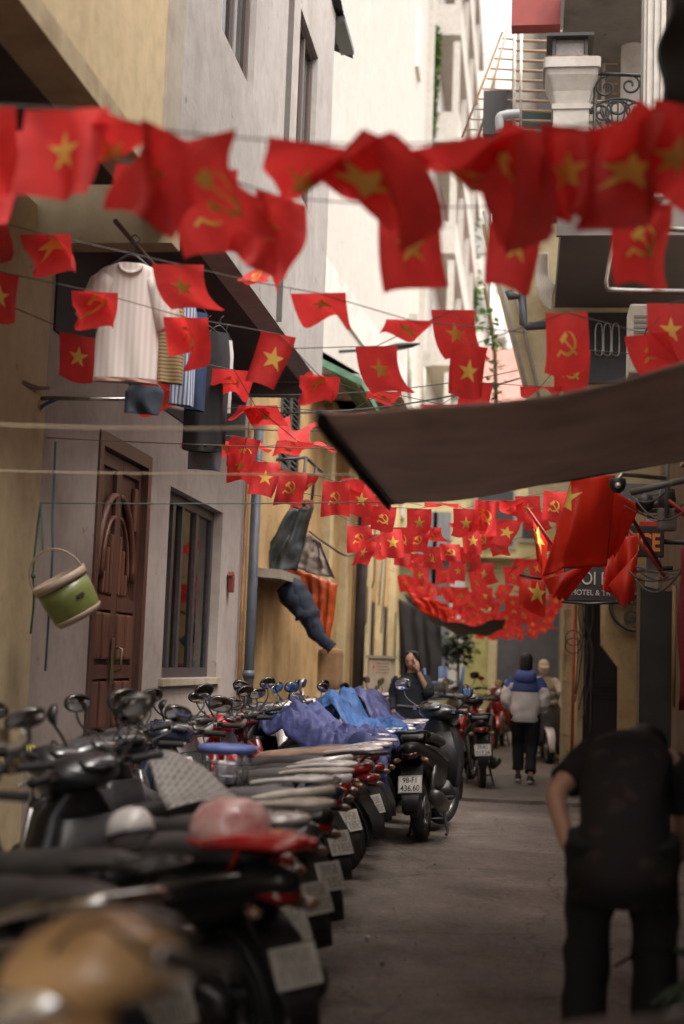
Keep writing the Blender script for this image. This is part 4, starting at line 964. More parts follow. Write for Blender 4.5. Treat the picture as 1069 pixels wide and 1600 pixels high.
def surf_emblem(fn, kind, r, W_, H_, vc=.47, lift=.0025, sub=1):
    m = MB(); T = emblem_tris(kind, r)
    for _ in range(sub): T = sub4(T)
    for sg in (1, -1):
        for t in T:
            vs_ = []
            for p in t:
                u, v = p.x/W_, vc-p.y/H_
                q = fn(u, v); e = .01
                nn = (fn(u+e, v)-fn(u-e, v)).cross(fn(u, v+e)-fn(u, v-e)).normalized(); vs_.append(q+nn*lift*sg)
            m.add(vs_, [(0, 1, 2)], True)
    return m
SHAPES = []
for i in range(18):
    sh = Shape(100+i, i >= 10); me = MB().grid(lambda u, v: sh(u-.5, v), 12, 12).mesh('flag'); me.materials.append(FLAGRED)
    em = {}
    for kd in ('star', 'hammer_and_sickle'):
        e = surf_emblem(sh, kd, .066 if kd == 'star' else .062, FW, FH).mesh(kd); e.materials.append(FLAGYEL); em[kd] = e
    SHAPES.append((me, em))
def bunting(label, pts, cord_ends, r_, group='strings of red flag bunting', cord=True):
    """pts: (pos, cord yaw, swing in degrees, emblem, scale, shape or None, twist)"""
    root = thing('flag_bunting', label, 'bunting', pts[0][0], 0, group); o0 = Vector(pts[0][0])
    path = [Vector(cord_ends[0])]+[Vector(p[0]) for p in pts]+[Vector(cord_ends[1])]
    path = [p-o0 for p in path]
    MB().tube(path, .003, 5).build('cord', CORD, root)
    for p, yaw, sw, em, sc, shp, tw in pts:
        me, ems = SHAPES[r_.randrange(10) if shp is None else shp]
        f = bpy.data.objects.new('flag', me); link(f, root)
        f.matrix_local = Matrix.Translation(Vector(p)-o0) @ Matrix.Rotation(yaw+R(tw), 4, 'Z') @ Matrix.Rotation(R(sw), 4, 'X') @ Matrix.Diagonal((sc[0], 1, sc[1], 1))
        e = bpy.data.objects.new(em, ems[em]); link(e, f)
    return root
r_ = random.Random(21)
def near_string(label, fl, ya, yb, ends, sc=(1, 1), wild=0.0):
    """fl: (px, py, swing, emblem, twist, sx, sz); depth runs from ya to yb along the string"""
    x0, x1 = fl[0][0], fl[-1][0]; pts = []
    P_ = [at(f[0], f[1], ya+(yb-ya)*((f[0]-x0)/max(1, x1-x0))) for f in fl]
    for i, f in enumerate(fl):
        a, b = P_[max(0, i-1)], P_[min(len(P_)-1, i+1)]; yaw = math.atan2(b.y-a.y, b.x-a.x) if len(P_) > 1 else 0
        px, py, sw, em, tw, sx, sz = f
        pts.append((P_[i], yaw*.5, sw, 'star' if em == 's' else 'hammer_and_sickle', (sx*sc[0], sz*sc[1]), 10+r_.randrange(8) if r_.random() < wild and not -5 < sw < 5 else None, tw))
    return bunting(label, pts, (at(*ends[0]), at(*ends[1])), r_)
near_string('nearest bunting, its big blurred red flags stretched across the whole top of the view',
    [(-45, 163, 10, 's', 10, 1, 1.1), (105, 170, 4, 's', -4, 1, .95), (205, 190, 60, 's', 50, .8, .9), (262, 205, 20, 's', 62, .9, 1), (326, 212, -14, 'h', -30, .8, 1.1), (492, 224, 62, 's', 24, 1.05, 1.1), (560, 226, 52, 'h', -46, 1.1, 1.1), (625, 226, 46, 's', 52, 1.2, 1.2), (688, 224, 66, 'h', -30, 1.1, 1.1), (785, 214, 24, 's', -42, .9, 1.1), (835, 206, 40, 'h', 50, .9, 1), (893, 198, 6, 's', 18, .75, .95), (975, 188, 12, 's', -35, 1.0, 1.1), (1030, 176, 30, 'h', 55, .9, 1.1), (1075, 166, 8, 's', 30, .9, 1.2)],
    3.85, 3.95, ((-160, 140, 3.85), (1180, 130, 3.95)), wild=1)
near_string('second bunting, red flag corners peeping out below the nearest blurred row',
    [(-15, 205, 6, 's', 0, 1, 1.2), (235, 262, 30, 's', 20, .9, 1), (322, 268, 4, 'h', -10, .9, 1.0), (440, 308, 30, 's', 50, .9, .9), (640, 325, 2, 's', -4, .82, .98), (808, 322, 8, 's', 35, .8, 1.02), (1003, 316, 6, 'h', 10, .82, 1.0)],
    4.6, 4.7, ((-120, 180, 4.6), (1180, 290, 4.7)), wild=.6)
near_string('string from the yellow pillar to the grey wall, pink star flag beside the T-shirt',
    [(-30, 340, 20, 's', 0, 1, 1), (70, 366, 78, 's', -8, 1, .9), (278, 413, 4, 's', -3, 1, .82), (395, 440, 85, 'h', 5, .6, .4), (497, 458, 62, 's', -12, 1.1, 1), (640, 500, 80, 's', 0, .9, .7)],
    6.5, 7.0, ((-160, 310, 6.4), (820, 520, 7.2)), wild=.5)
near_string('string dipping past the T-shirt with a party flag right beside its sleeve',
    [(0, 425, 15, 's', 20, .8, .9), (148, 456, 76, 'h', -10, .95, .9), (290, 496, 50, 'h', -14, .95, 1.05), (436, 522, 20, 's', 25, .9, 1.1), (500, 588, 82, 's', -8, .9, .8)],
    6.8, 8.0, ((-120, 400, 6.6), (640, 640, 9)), wild=.5)
near_string('string with a tilted star flag left of the T-shirt hem, other flags folded up',
    [(124, 524, 2, 's', 12, .95, .95), (246, 553, 52, 's', -20, .9, 1.15), (366, 578, 48, 'h', -10, 1.1, .95), (400, 636, 70, 's', 5, .9, .9), (466, 690, 74, 's', 0, .9, .8)],
    7.9, 9.6, ((20, 480, 7.6), (560, 712, 11)), wild=.5)
near_string('low string of small flags running from the T-shirt hem towards the awning corner',
    [(270, 606, 25, 'h', 10, .95, 1.0), (320, 660, 45, 's', -4, .95, .9), (330, 678, 62, 's', -8, .9, .8), (386, 684, 25, 'h', 15, 1.15, .9), (378, 708, 20, 's', -20, .8, .85), (417, 722, 3, 's', -16, .85, .95), (458, 737, 3, 'h', -6, .95, 1.0), (490, 741, 12, 'h', 32, .7, .9), (526, 753, 5, 'h', -8, .95, 1.08), (553, 748, 25, 's', 10, 1, .9), (566, 757, 8, 's', -8, .95, 1), (592, 775, 6, 's', -14, .95, 1)],
    9.2, 12.6, ((215, 570, 8.8), (660, 790, 13.4)))
near_string('string crossing before the white tower with two large upright star flags',
    [(588, 541, 3, 's', -2, .9, .98), (708, 484, 2, 's', 4, .92, 1.0), (735, 540, 22, 's', 30, .8, 1), (885, 488, 3, 'h', -4, .86, 1.24), (1010, 522, 30, 'h', -25, .95, .9), (1048, 474, 3, 's', 5, .95, 1.05)],
    7.6, 7.4, ((440, 545, 8), (1160, 450, 7.2)))
near_string('string just above the canvas awning, mostly edge on flags and a pink one',
    [(405, 634, 60, 's', -6, 1, .9), (543, 646, 72, 's', 4, 1.0, .9), (600, 612, 84, 's', 3, .9, .7), (690, 632, 84, 'h', 0, 1.2, .8), (745, 598, 25, 's', 25, .8, .75), (845, 604, 74, 's', 5, 1, .7), (895, 545, 10, 'h', 20, .9, 1)],
    9.3, 8.9, ((330, 640, 9.6), (1060, 560, 8.8)))
near_string('string of edge on flags above the iron frame on the ochre wall',
    [(360, 690, 75, 's', 0, .9, .8), (405, 700, 70, 'h', 8, .9, .9), (455, 690, 66, 's', -8, .9, .9), (505, 697, 74, 's', 6, 1.2, .8)],
    10.5, 11.5, ((330, 672, 10.2), (640, 720, 12.2)))
# farther rows zigzagging over the alley
far_labels = [
 'row with a pink party flag hanging alone in the middle of the alley',
 'row whose left flag hangs beside the dark iron post, low and close', 'row dipping to the dark red flag left of the big red banner', 'row crossing before the yellow far house with widely spaced flags',
 'row of smaller flags level with the electric cabinet', 'crowded row above the woman with the phone', 'crowded row just above the walker in the blue hooded jacket', 'row of small flags tangled over the dark sagging tarpaulin',
 'row of small flags brushing the top of the dark tarpaulin', 'row of small flags behind the dark tarpaulin, left half dense', 'row of tiny flags before the grey far shutters', 'row of tiny flags before the olive far door', 'last but two row of tiny far flags', 'last but one row of tiny far flags', 'farthest row of tiny red flags against the end house']
near_string('first full row beyond the canvas awning, its flags level close under the awning edge',
    [(600, 792, 20, 'h', 10, .9, .8), (655, 795, 4, 's', -4, .85, .95), (690, 786, 58, 's', 8, 1.2, .9), (728, 795, 3, 's', -5, .88, .98), (762, 782, 18, 'h', 20, 1.0, 1.1), (800, 782, 40, 's', 12, .9, 1), (824, 775, 18, 's', -22, .9, .9), (868, 768, 12, 'h', 15, .9, 1)],
    12.6, 13.0, ((470, 770, 12.4), (935, 745, 13.2)), wild=.3)
near_string('row with a paired party flag and star flag hanging before the iron post',
    [(562, 822, 3, 'h', 8, .95, .95), (574, 846, 10, 's', 30, .8, .9), (613, 826, 4, 's', 14, .95, 1), (628, 824, 22, 'h', -14, .9, .9), (656, 826, 6, 'h', 8, .8, .9), (674, 824, 12, 'h', -12, .8, .85), (703, 850, 5, 'h', 4, .8, .6), (722, 818, 60, 's', 6, 1, .9), (738, 826, 4, 's', 18, .8, .9), (752, 822, 6, 'h', -8, .85, 1), (797, 812, 24, 's', 25, 1.1, 1), (836, 800, 14, 'h', -16, .95, 1)],
    13.8, 14.3, ((520, 800, 13.6), (900, 775, 14.6)), wild=.3)
Y = 15.0
for i, lb in enumerate(far_labels):
    n = (7, 6, 8, 6, 8, 8, 9, 8, 9, 8, 9, 8, 8, 8, 8)[i]
    zig = (-1)**i*.5
    a = Vector((-2.25+.06*i if i < 8 else -1.9, Y+zig, 2.98+.12*((i*5) % 4-1.5)/2-.030*i)); b = Vector((.62, Y-zig, 3.0-.05*(i % 2)-.034*i))
    if i < 2: a.x = -1.95
    path = sag(a, b, .30+.05*(i % 3)-.008*i, n); pts = []
    for k in range(n):
        p = path[k].lerp(path[k+1], .5+r_.uniform(-.25, .25)); yaw = math.atan2(b.y-a.y, b.x-a.x)
        sw = r_.choice((0, 4, 8, 10, 15, 25, 50)) if i < 8 else r_.choice((0, 5, 10, 20, 30)); s_ = r_.uniform(.74, 1.0)
        pts.append((p, yaw+R(r_.uniform(-6, 6)), sw, r_.choice(('star', 'star', 'hammer_and_sickle')), (s_, s_*r_.uniform(.85, 1.1)), r_.randrange(18) if r_.random() < .4 else None, r_.uniform(-30, 30)))
    bunting(lb, pts, (a, b), r_)
    Y += 1.25 if i < 8 else 1.5
# dark sagging tarpaulin far down the alley
def tf(u, v):
    p = at(632, 928, 23).lerp(at(790, 966, 23), u); q = at(650, 950, 27).lerp(at(786, 985, 27), u)
    r2 = p.lerp(q, v); r2.z -= .28*math.sin(math.pi*u)+.03*math.sin(u*20+v*4); return r2
tag(MB().grid(tf, 24, 10).build('tarp', mat('dark_maroon', (.035, .014, .016), .7, var=.3), solid=.01), 'dark maroon tarpaulin sagging across the far alley under the flags', 'tarp')
sheet('banner', 'bright red cloth hanging in folds along the far left of the maroon tarpaulin', 'banner', [(632, 918), (700, 945), (700, 972), (655, 955)], BIGRED, 22.8, .05, 4, 2)
sheet('dark_curtain', 'black curtain closing a doorway behind the phone woman', 'curtain', [(622, 935), (690, 960), (690, 1080), (624, 1080)], mat('black_fabric', (.02, .02, .02)), 31, .06, 4, 1)

# ------------------------------------------------------------------ big satin flags on poles
POLER = mat('pole_red', (.30, .03, .02), .45)
def bigflag(label, pole, tl, tr, br, bl, Ys, fold, f, seed, star=None, back=None, pole_mat=POLER, belly=.08, extra=()):
    root = thing('national_flag', label, 'flag', at(*tl, Ys[0]), 0, 'big red flags on poles'); o0 = root.location.copy()
    a, b, c, d = [at(*q, y)-o0 for q, y in zip((tl, tr, br, bl), Ys)]
    def fn(u, v):
        u += .5
        p = a.lerp(b, u).lerp(d.lerp(c, u), v)
        s = math.sin(u*f*6.283+seed+1.1*v)+.45*math.sin(u*f*13.7+seed*2-2*v)
        return p+Vector((.25*fold*s*v, fold*s*(.3+.7*v)-belly*math.sin(math.pi*u)*math.sin(math.pi*min(1, v*1.1)), .03*math.sin(3*u+seed)*v+.005*math.sin(u*18+seed)*v))
    MB().grid(lambda u, v: fn(u-.5, v), 40, 30).build('cloth', BIGRED, root, solid=.003)
    if star:
        u0, v0, r0 = star; W_ = (b-a).length; H_ = (d-a).length
        g = lambda u, v: fn(min(1, max(.004, u+u0))-.5, v)
        surf_emblem(g, 'star', r0, W_, H_, v0, .006, 2).build('star', FLAGYEL, root)
    for q4, ys4, fo4, f4, sd4 in extra:
        A, B, C_, D_ = [at(*q, y)-o0 for q, y in zip(q4, ys4)]
        def g4(u, v):
            p = A.lerp(B, u).lerp(D_.lerp(C_, u), v); s4 = math.sin(u*f4*6.283+sd4+1.3*v)
            return p+Vector((.2*fo4*s4*v, fo4*s4*(.3+.7*v)-.05*math.sin(math.pi*u)*math.sin(math.pi*v), .012*math.sin(u*16+sd4)*v))
        MB().grid(g4, 24, 18).build('fold', BIGRED, root, solid=.003)
    if pole:
        MB().tube([at(*p)-o0 for p in pole], .014, 8).build('pole', pole_mat, root)
    return root
bigflag('largest bright red flag, falling in folds over the hotel sign', [(885, 735, 9.6), (960, 762, 9.8), (1032, 885, 10.4)], (893, 748), (962, 742), (946, 878), (845, 908), (9.4, 9.6, 9.7, 9.4), .04, .95, 1.0, star=(.02, .22, .12),
    extra=[(((935, 752), (1000, 792), (962, 868), (936, 872)), (9.65, 9.9, 9.95, 9.75), .04, 1.0, 2.0), (((850, 905), (932, 878), (882, 938), (858, 930)), (9.5, 9.85, 9.7, 9.5), .03, 1.0, .4)])
bigflag('right hanging red flag with a pointed lower corner, its red pole slanting down right', [(980, 826, 10.6), (1008, 858, 10.6), (1042, 905, 10.6)], (948, 842), (998, 836), (992, 930), (944, 922), (10.4, 10.5, 10.4, 10.3), .05, 1.1, 3.0,
    extra=[(((950, 915), (997, 862), (990, 938), (972, 951)), (10.25, 10.3, 10.3, 10.25), .03, .8, 1.0)])
bigflag('dark red flag with a yellow star hanging left below the largest flag', [(846, 905, 15.4), (812, 898, 15.4)], (812, 904), (852, 908), (853, 962), (810, 948), (15.2, 15.2, 15.2, 15.2), .03, 1, 2.4, star=(.68, .38, .10), pole_mat=BLACKM)
bigflag('narrow red and yellow flag hanging from the dark slanting pole beside the largest flag', [(824, 794, 12.5), (862, 848, 12.6), (905, 910, 12.8)], (832, 812), (856, 848), (848, 905), (838, 880), (12.4, 12.5, 12.5, 12.4), .04, 1, .5, star=(.35, .3, .13))
bigflag('small red flag tip poking out of the wires at the right edge', [(1044, 782, 9.2), (1085, 812, 9.2)], (1046, 780), (1080, 802), (1084, 828), (1060, 806), (9.5, 9.5, 9.5, 9.5), .02, 1, 0)
# ------------------------------------------------------------------ motorbikes: two kinds, built once, copied with their parts
def wheel(y, r, w, spokes, thin):
    """returns (rim MB, tyre MB)"""
    ty = MB().lathe([(r-.075, -w*.32), (r-.04, -w*.5), (r-.012, -w*.42), (r, -w*.16), (r, w*.16), (r-.012, w*.42), (r-.04, w*.5), (r-.075, w*.32)], (0, y, r), 'x', 36, closed=True)
    k = r-.075
    rm = MB().lathe([(k+.002, -w*.34), (k-.02, -w*.3), (k-.022, w*.3), (k+.002, w*.34)], (0, y, r), 'x', 36)
    rm.lathe([(0, -.07), (.045, -.07), (.06, -.02), (.06, .02), (.045, .07), (0, .07)], (0, y, r), 'x', 16)
    for i in range(spokes):
        a = 6.283*i/spokes; d = Vector((0, math.cos(a), math.sin(a))); sx = .035*(1 if i % 2 else -1) if thin else 0
        rm.tube([Vector((sx, y, r))+d*.04, Vector((0, y, r))+d*(k-.015)], .004 if thin else [.026, .018], 5 if thin else 8)
    if not thin: rm.lathe([(.05, .045), (.11, .045), (.11, .05), (.05, .05)], (0, y, r), 'x', 28, closed=True)
    return rm, ty
def arcfender(y, r, a0, a1, w, th=.02, n=12):
    """mudguard following a wheel from angle a0 to a1 (degrees, 0 = forward, 90 = up)"""
    secs = []
    for i in range(n+1):
        a = R(a0+(a1-a0)*i/n); rad = Vector((0, math.cos(a), math.sin(a))); f = math.sin(math.pi*i/n)**.35 if 0 < i < n else .55
        secs.append((Vector((0, y, r))+rad*(r+.028), (w*.5*f, 0, 0), rad*th, 3))
    return MB().loft(secs, 14)
BODY = mat('paint_black', (.016, .016, .017), .36, coat=.25, var=.3, vs=6)
EMPTYMAT = BODY
def mirror_parts(add, s, base, top, w_, h_, rnd_):
    st = MB().tube(bez([base, Vector(base).lerp(Vector(top), .5)+Vector((s*.03, -.01, -.02)), Vector(top)+Vector((0, .01, -h_*.9))], 6), .0065, 7)
    c = Vector(top); tilt = Matrix.Rotation(R(-s*14), 3, 'Z') @ Matrix.Rotation(R(8), 3, 'X')
    sh = MB().loft([(c+tilt @ Vector((0, dy, 0)), tilt @ Vector((w_*k, 0, 0)), tilt @ Vector((0, 0, h_*k)), rnd_) for dy, k in ((-.008, .93), (-.006, 1), (.008, .96), (.026, .6), (.032, .2))], 22)
    st.add(sh.v, sh.f, True)
    gl = MB().loft([(c+tilt @ Vector((0, dy, 0)), tilt @ Vector((w_*k, 0, 0)), tilt @ Vector((0, 0, h_*k)), rnd_) for dy, k in ((-.0095, .84), (-.0088, .88))], 22)
    return st, gl
def bars(kind):
    """plate lettering as bars too small to read"""
    m = MB(); q = random.Random(kind); SEG = ('abcdef', 'bc', 'abged', 'abgcd', 'fgbc', 'afgcd', 'afgedc', 'abc', 'abcdefg', 'abcfgd')
    for n_, z, w_ in ((4, .03, .022), (5, -.03, .022)):
        for k in range(n_):
            x = (k-(n_-1)/2)*.033; h_ = .021; t_ = .0022; S = q.choice(SEG); W2 = w_/2-.002
            for ch, (x0, x1, z0, z1) in dict(a=(-W2, W2, h_, h_), g=(-W2, W2, 0, 0), d=(-W2, W2, -h_, -h_), b=(W2, W2, 0, h_), c=(W2, W2, -h_, 0), f=(-W2, -W2, 0, h_), e=(-W2, -W2, -h_, 0)).items():
                if ch in S: m.bb(x+x0-t_, x+x1+t_, -.002, 0, z+z0-t_, z+z1+t_)
    return m
def make_kind(kind):
    """dict of part name -> list of (MB, material key, parent index or None, steers)"""
    P = []
    def add(name, m, key, parent=None, steer=False, label=None):
        P.append((name, m.mesh(name), key, parent, steer)); return len(P)-1
    sc = kind == 'scooter'
    r_w = .255 if sc else .285; wb, wf = (-.57, .66) if sc else (-.60, .64)
    for y, nm in ((wf, 'front_wheel'), (wb, 'rear_wheel')):
        rm, ty = wheel(y, r_w, .10 if sc else .075, 5 if sc else 18, not sc); st = nm[0] == 'f'
        i = add(nm, rm, 'alloy', None, st); add('tyre', ty, 'rubber', i, st)
    if sc:
        add('body_panel', MB().loft([((0, .10, .50), (.10, 0, 0), (0, 0, .16), 2.6), ((0, -.05, .54), (.155, 0, 0), (0, .02, .19), 2.8), ((0, -.25, .57), (.178, 0, 0), (0, .02, .175), 2.8), ((0, -.45, .625), (.175, 0, 0), (0, .02, .13), 2.6), ((0, -.65, .68), (.15, 0, 0), (0, .02, .10), 2.4), ((0, -.82, .725), (.105, 0, 0), (0, .02, .07), 2.2), ((0, -.93, .75), (.06, 0, 0), (0, .02, .04), 2), ((0, -.955, .755), (.03, 0, 0), (0, 0, .02), 2)], 22), 'paint')
        add('seat', MB().loft([((0, .16, .715), (.08, 0, 0), (0, 0, .02), 2.5), ((0, .08, .745), (.13, 0, 0), (0, 0, .045), 2.8), ((0, -.10, .762), (.158, 0, 0), (0, 0, .052), 3), ((0, -.27, .768), (.166, 0, 0), (0, 0, .052), 3), ((0, -.36, .785), (.166, 0, 0), (0, 0, .058), 3), ((0, -.5, .805), (.155, 0, 0), (0, 0, .055), 3), ((0, -.66, .815), (.125, 0, 0), (0, 0, .05), 2.8), ((0, -.75, .812), (.085, 0, 0), (0, 0, .03), 2.4), ((0, -.775, .81), (.04, 0, 0), (0, 0, .012), 2)], 22), 'seat')
        add('footboard', MB().loft([((0, .06, .34), (.16, 0, 0), (0, 0, .10), 4), ((0, .2, .30), (.175, 0, 0), (0, 0, .045), 5), ((0, .42, .30), (.17, 0, 0), (0, 0, .045), 5), ((0, .52, .38), (.12, 0, 0), (0, 0, .05), 4)], 18), 'plastic')
        add('leg_shield', MB().loft([((0, .42, .27), (.14, 0, 0), (0, .05, 0), 2.6), ((0, .47, .40), (.19, 0, 0), (0, .07, .01), 2.6), ((0, .53, .55), (.215, 0, 0), (0, .085, .01), 2.5), ((0, .565, .70), (.215, 0, 0), (0, .10, .01), 2.4), ((0, .565, .82), (.17, 0, 0), (0, .09, .0), 2.3), ((0, .54, .91), (.10, 0, 0), (0, .06, 0), 2.2), ((0, .52, .96), (.06, 0, 0), (0, .045, 0), 2)], 22), 'paint')
        add('inner_panel', MB().loft([((0, .41, .36), (.15, 0, 0), (0, .03, 0), 3), ((0, .43, .62), (.18, 0, 0), (0, .035, 0), 3), ((0, .45, .82), (.13, 0, 0), (0, .04, 0), 3)], 16), 'plastic')
        cw = add('handlebar_cowl', MB().loft([((0, .36, .985), (.07, 0, 0), (0, 0, .03), 2.3), ((0, .41, 1.0), (.135, 0, 0), (0, .0, .06), 2.4), ((0, .48, 1.0), (.19, 0, 0), (0, .0, .078), 2.3), ((0, .56, .985), (.185, 0, 0), (0, 0, .082), 2.3), ((0, .63, .965), (.14, 0, 0), (0, 0, .07), 2.2), ((0, .675, .95), (.08, 0, 0), (0, 0, .045), 2), ((0, .69, .945), (.03, 0, 0), (0, 0, .018), 2)], 24), 'paint', None, True)
        add('headlight', MB().loft([((0, .57, .955), (.155, 0, 0), (0, -.02, .062), 2.2), ((0, .64, .94), (.14, 0, 0), (0, -.02, .062), 2.2), ((0, .685, .93), (.095, 0, 0), (0, -.02, .045), 2.1), ((0, .702, .926), (.04, 0, 0), (0, 0, .02), 2)], 20), 'lens', cw, True)
        add('dashboard', MB().loft([((0, .395, 1.045), (.085, 0, 0), (0, .05, .028), 2.2), ((0, .39, 1.058), (.075, 0, 0), (0, .045, .024), 2.2)], 20), 'dash', cw, True)
        add('front_fender', arcfender(wf, r_w, -10, 150, .135, .022), 'paint', None, True)
        fz, fy0 = .62, .585
        add('fork', MB().tube([(-.075, fy0, fz), (-.075, wf, r_w)], .02, 8).tube([(.075, fy0, fz), (.075, wf, r_w)], .02, 8).tube([(0, .5, .95), (0, .58, .62)], .025, 8).tube([(-.075, fy0, fz), (.075, fy0, fz)], .02, 8), 'black', None, True)
        add('engine', MB().loft([((.01, -.05, .33), (.05, 0, 0), (0, 0, .06), 3), ((.0, -.2, .32), (.10, 0, 0), (0, 0, .10), 3), ((-.06, -.45, .29), (.07, 0, 0), (0, 0, .085), 3), ((-.09, -.68, .27), (.045, 0, 0), (0, 0, .065), 2.5)], 16).tube([(.1, -.62, .3), (.13, -.55, .62)], .025, 10), 'engine')
        flap = [((0, -.74, .64), (.08, 0, 0), (0, .02, .03), 3), ((0, -.88, .54), (.09, 0, 0), (0, .014, .014), 4), ((0, -.985, .38), (.075, 0, 0), (0, .012, .006), 4), ((0, -1.01, .27), (.06, 0, 0), (0, .01, .002), 4)]
        ex = [((.16, -.34, .24), (.03, 0, 0), (0, 0, .03), 2), ((.165, -.42, .26), (.055, 0, 0), (0, 0, .065), 2.2), ((.17, -.72, .33), (.06, 0, 0), (0, 0, .07), 2.2), ((.17, -.86, .36), (.05, 0, 0), (0, 0, .058), 2.2), ((.17, -.87, .362), (.02, 0, 0), (0, 0, .02), 2)]
        gy, gz, mz = .415, 1.015, 1.215
    else:
        add('body_panel', MB().loft([((0, .42, .72), (.05, 0, 0), (0, 0, .10), 2.4), ((0, .28, .62), (.075, 0, 0), (0, 0, .11), 2.6), ((0, .08, .56), (.10, 0, 0), (0, 0, .13), 2.6), ((0, -.12, .60), (.135, 0, 0), (0, 0, .13), 2.6), ((0, -.4, .66), (.145, 0, 0), (0, 0, .09), 2.4), ((0, -.65, .715), (.12, 0, 0), (0, 0, .065), 2.2), ((0, -.83, .755), (.07, 0, 0), (0, 0, .045), 2), ((0, -.9, .77), (.03, 0, 0), (0, 0, .02), 2)], 22), 'paint')
        add('seat', MB().loft([((0, .14, .70), (.06, 0, 0), (0, 0, .02), 2.5), ((0, .05, .735), (.105, 0, 0), (0, 0, .04), 2.8), ((0, -.12, .755), (.135, 0, 0), (0, 0, .045), 3), ((0, -.28, .765), (.14, 0, 0), (0, 0, .045), 3), ((0, -.36, .785), (.14, 0, 0), (0, 0, .05), 3), ((0, -.6, .805), (.125, 0, 0), (0, 0, .045), 3), ((0, -.72, .81), (.09, 0, 0), (0, 0, .03), 2.6), ((0, -.75, .808), (.05, 0, 0), (0, 0, .012), 2)], 22), 'seat')
        m = MB()
        for s in (-1, 1):
            m.loft([((s*.10, .44, .82), (.03, 0, 0), (0, .05, 0), 2.4), ((s*.16, .42, .66), (.055, .02, 0), (0, .045, 0), 2.4), ((s*.20, .36, .50), (.05, .03, 0), (0, .05, 0), 2.4), ((s*.20, .30, .38), (.03, .02, 0), (0, .04, 0), 2.4)], 14)
        m.loft([((0, .50, .92), (.05, 0, 0), (0, .04, 0), 2), ((0, .53, .80), (.10, 0, 0), (0, .06, 0), 2.2), ((0, .52, .66), (.09, 0, 0), (0, .06, 0), 2.2), ((0, .48, .58), (.05, 0, 0), (0, .04, 0), 2.2)], 16)
        add('leg_shield', m, 'paint')
        cw = add('handlebar_cowl', MB().loft([((0, .36, .985), (.05, 0, 0), (0, 0, .025), 2.2), ((0, .42, .995), (.12, 0, 0), (0, 0, .06), 2.3), ((0, .50, .99), (.14, 0, 0), (0, 0, .08), 2.3), ((0, .57, .98), (.12, 0, 0), (0, 0, .075), 2.2), ((0, .60, .975), (.08, 0, 0), (0, 0, .05), 2)], 20), 'paint', None, True)
        add('headlight', MB().loft([((0, .55, .965), (.105, 0, 0), (0, 0, .072), 2), ((0, .61, .96), (.095, 0, 0), (0, 0, .068), 2), ((0, .64, .955), (.05, 0, 0), (0, 0, .035), 2)], 20), 'lens', cw, True)
        add('dashboard', MB().loft([((0, .40, 1.04), (.07, 0, 0), (0, .045, .022), 2.2), ((0, .395, 1.052), (.06, 0, 0), (0, .04, .018), 2.2)], 18), 'dash', cw, True)
        add('front_fender', arcfender(wf, r_w, 15, 165, .11, .018), 'paint', None, True)
        add('fork', MB().tube([(-.085, .50, .78), (-.085, wf, r_w)], .022, 8).tube([(.085, .50, .78), (.085, wf, r_w)], .022, 8).tube([(0, .46, .95), (0, .50, .75)], .025, 8).tube([(-.085, .51, .74), (.085, .51, .74)], .022, 8), 'steel', None, True)
        m = MB().loft([((0, .26, .36), (.06, 0, 0), (0, 0, .06), 2.5), ((0, .14, .35), (.075, 0, 0), (0, 0, .075), 3), ((0, .05, .34), (.11, 0, 0), (0, 0, .10), 3), ((0, -.14, .34), (.12, 0, 0), (0, 0, .10), 3), ((0, -.2, .34), (.08, 0, 0), (0, 0, .07), 3)], 16)
        m.loft([((-.10, -.15, .33), (.018, 0, 0), (0, 0, .055), 2.5), ((-.10, -.62, r_w), (.018, 0, 0), (0, 0, .06), 2.5)], 12)
        for s in (-1, 1): m.tube([(s*.12, wb, r_w), (s*.13, -.48, .62)], .022, 8); m.tube([(s*.09, -.1, .33), (s*.09, wb, r_w)], .016, 8)
        add('engine', m, 'engine')
        flap = [((0, -.66, .66), (.075, 0, 0), (0, .02, .04), 3), ((0, -.82, .60), (.085, 0, 0), (0, .015, .02), 4), ((0, -.95, .44), (.07, 0, 0), (0, .012, .006), 4), ((0, -.99, .30), (.06, 0, 0), (0, .01, .002), 4)]
        ex = [((.14, .0, .22), (.02, 0, 0), (0, 0, .02), 2), ((.15, -.3, .23), (.022, 0, 0), (0, 0, .022), 2), ((.16, -.38, .25), (.045, 0, 0), (0, 0, .045), 2), ((.17, -.80, .33), (.05, 0, 0), (0, 0, .05), 2), ((.17, -.86, .34), (.03, 0, 0), (0, 0, .03), 2)]
        gy, gz, mz = .37, 1.02, 1.22
    mg = add('mudguard', MB().loft(flap, 16), 'plastic')
    add('muffler', MB().loft(ex, 16), 'muffler')
    add('inner_fender', arcfender(wb, r_w, 60, 190, .11, .012), 'plastic')
    add('tail_light', MB().loft([((0, -.86, .70), (.085, 0, 0), (0, 0, .035), 2.3), ((0, -.925, .695), (.065, 0, 0), (0, 0, .032), 2.2), ((0, -.95, .69), (.03, 0, 0), (0, 0, .018), 2)], 16), 'red')
    for s in (-1, 1):
        add('indicator', MB().loft([((s*.09, -.84, .655), (.035, 0, 0), (0, 0, .024), 2.2), ((s*.12, -.905, .65), (.03, 0, 0), (0, 0, .022), 2.2), ((s*.125, -.925, .65), (.012, 0, 0), (0, 0, .01), 2)], 12), 'amber')
    tp = Matrix.Translation((0, -.965, .47)) @ Matrix.Rotation(R(-22), 4, 'X')
    pm = MB().rbox((0, 0, 0), (.19, .006, .14), .002); pm.v = [tuple(tp @ Vector(q)) for q in pm.v]
    pi = add('number_plate', pm, 'plate')
    bm_ = bars(5 if sc else 8); bm_.v = [tuple(tp @ (Vector(q)+Vector((0, -.0035, 0)))) for q in bm_.v]
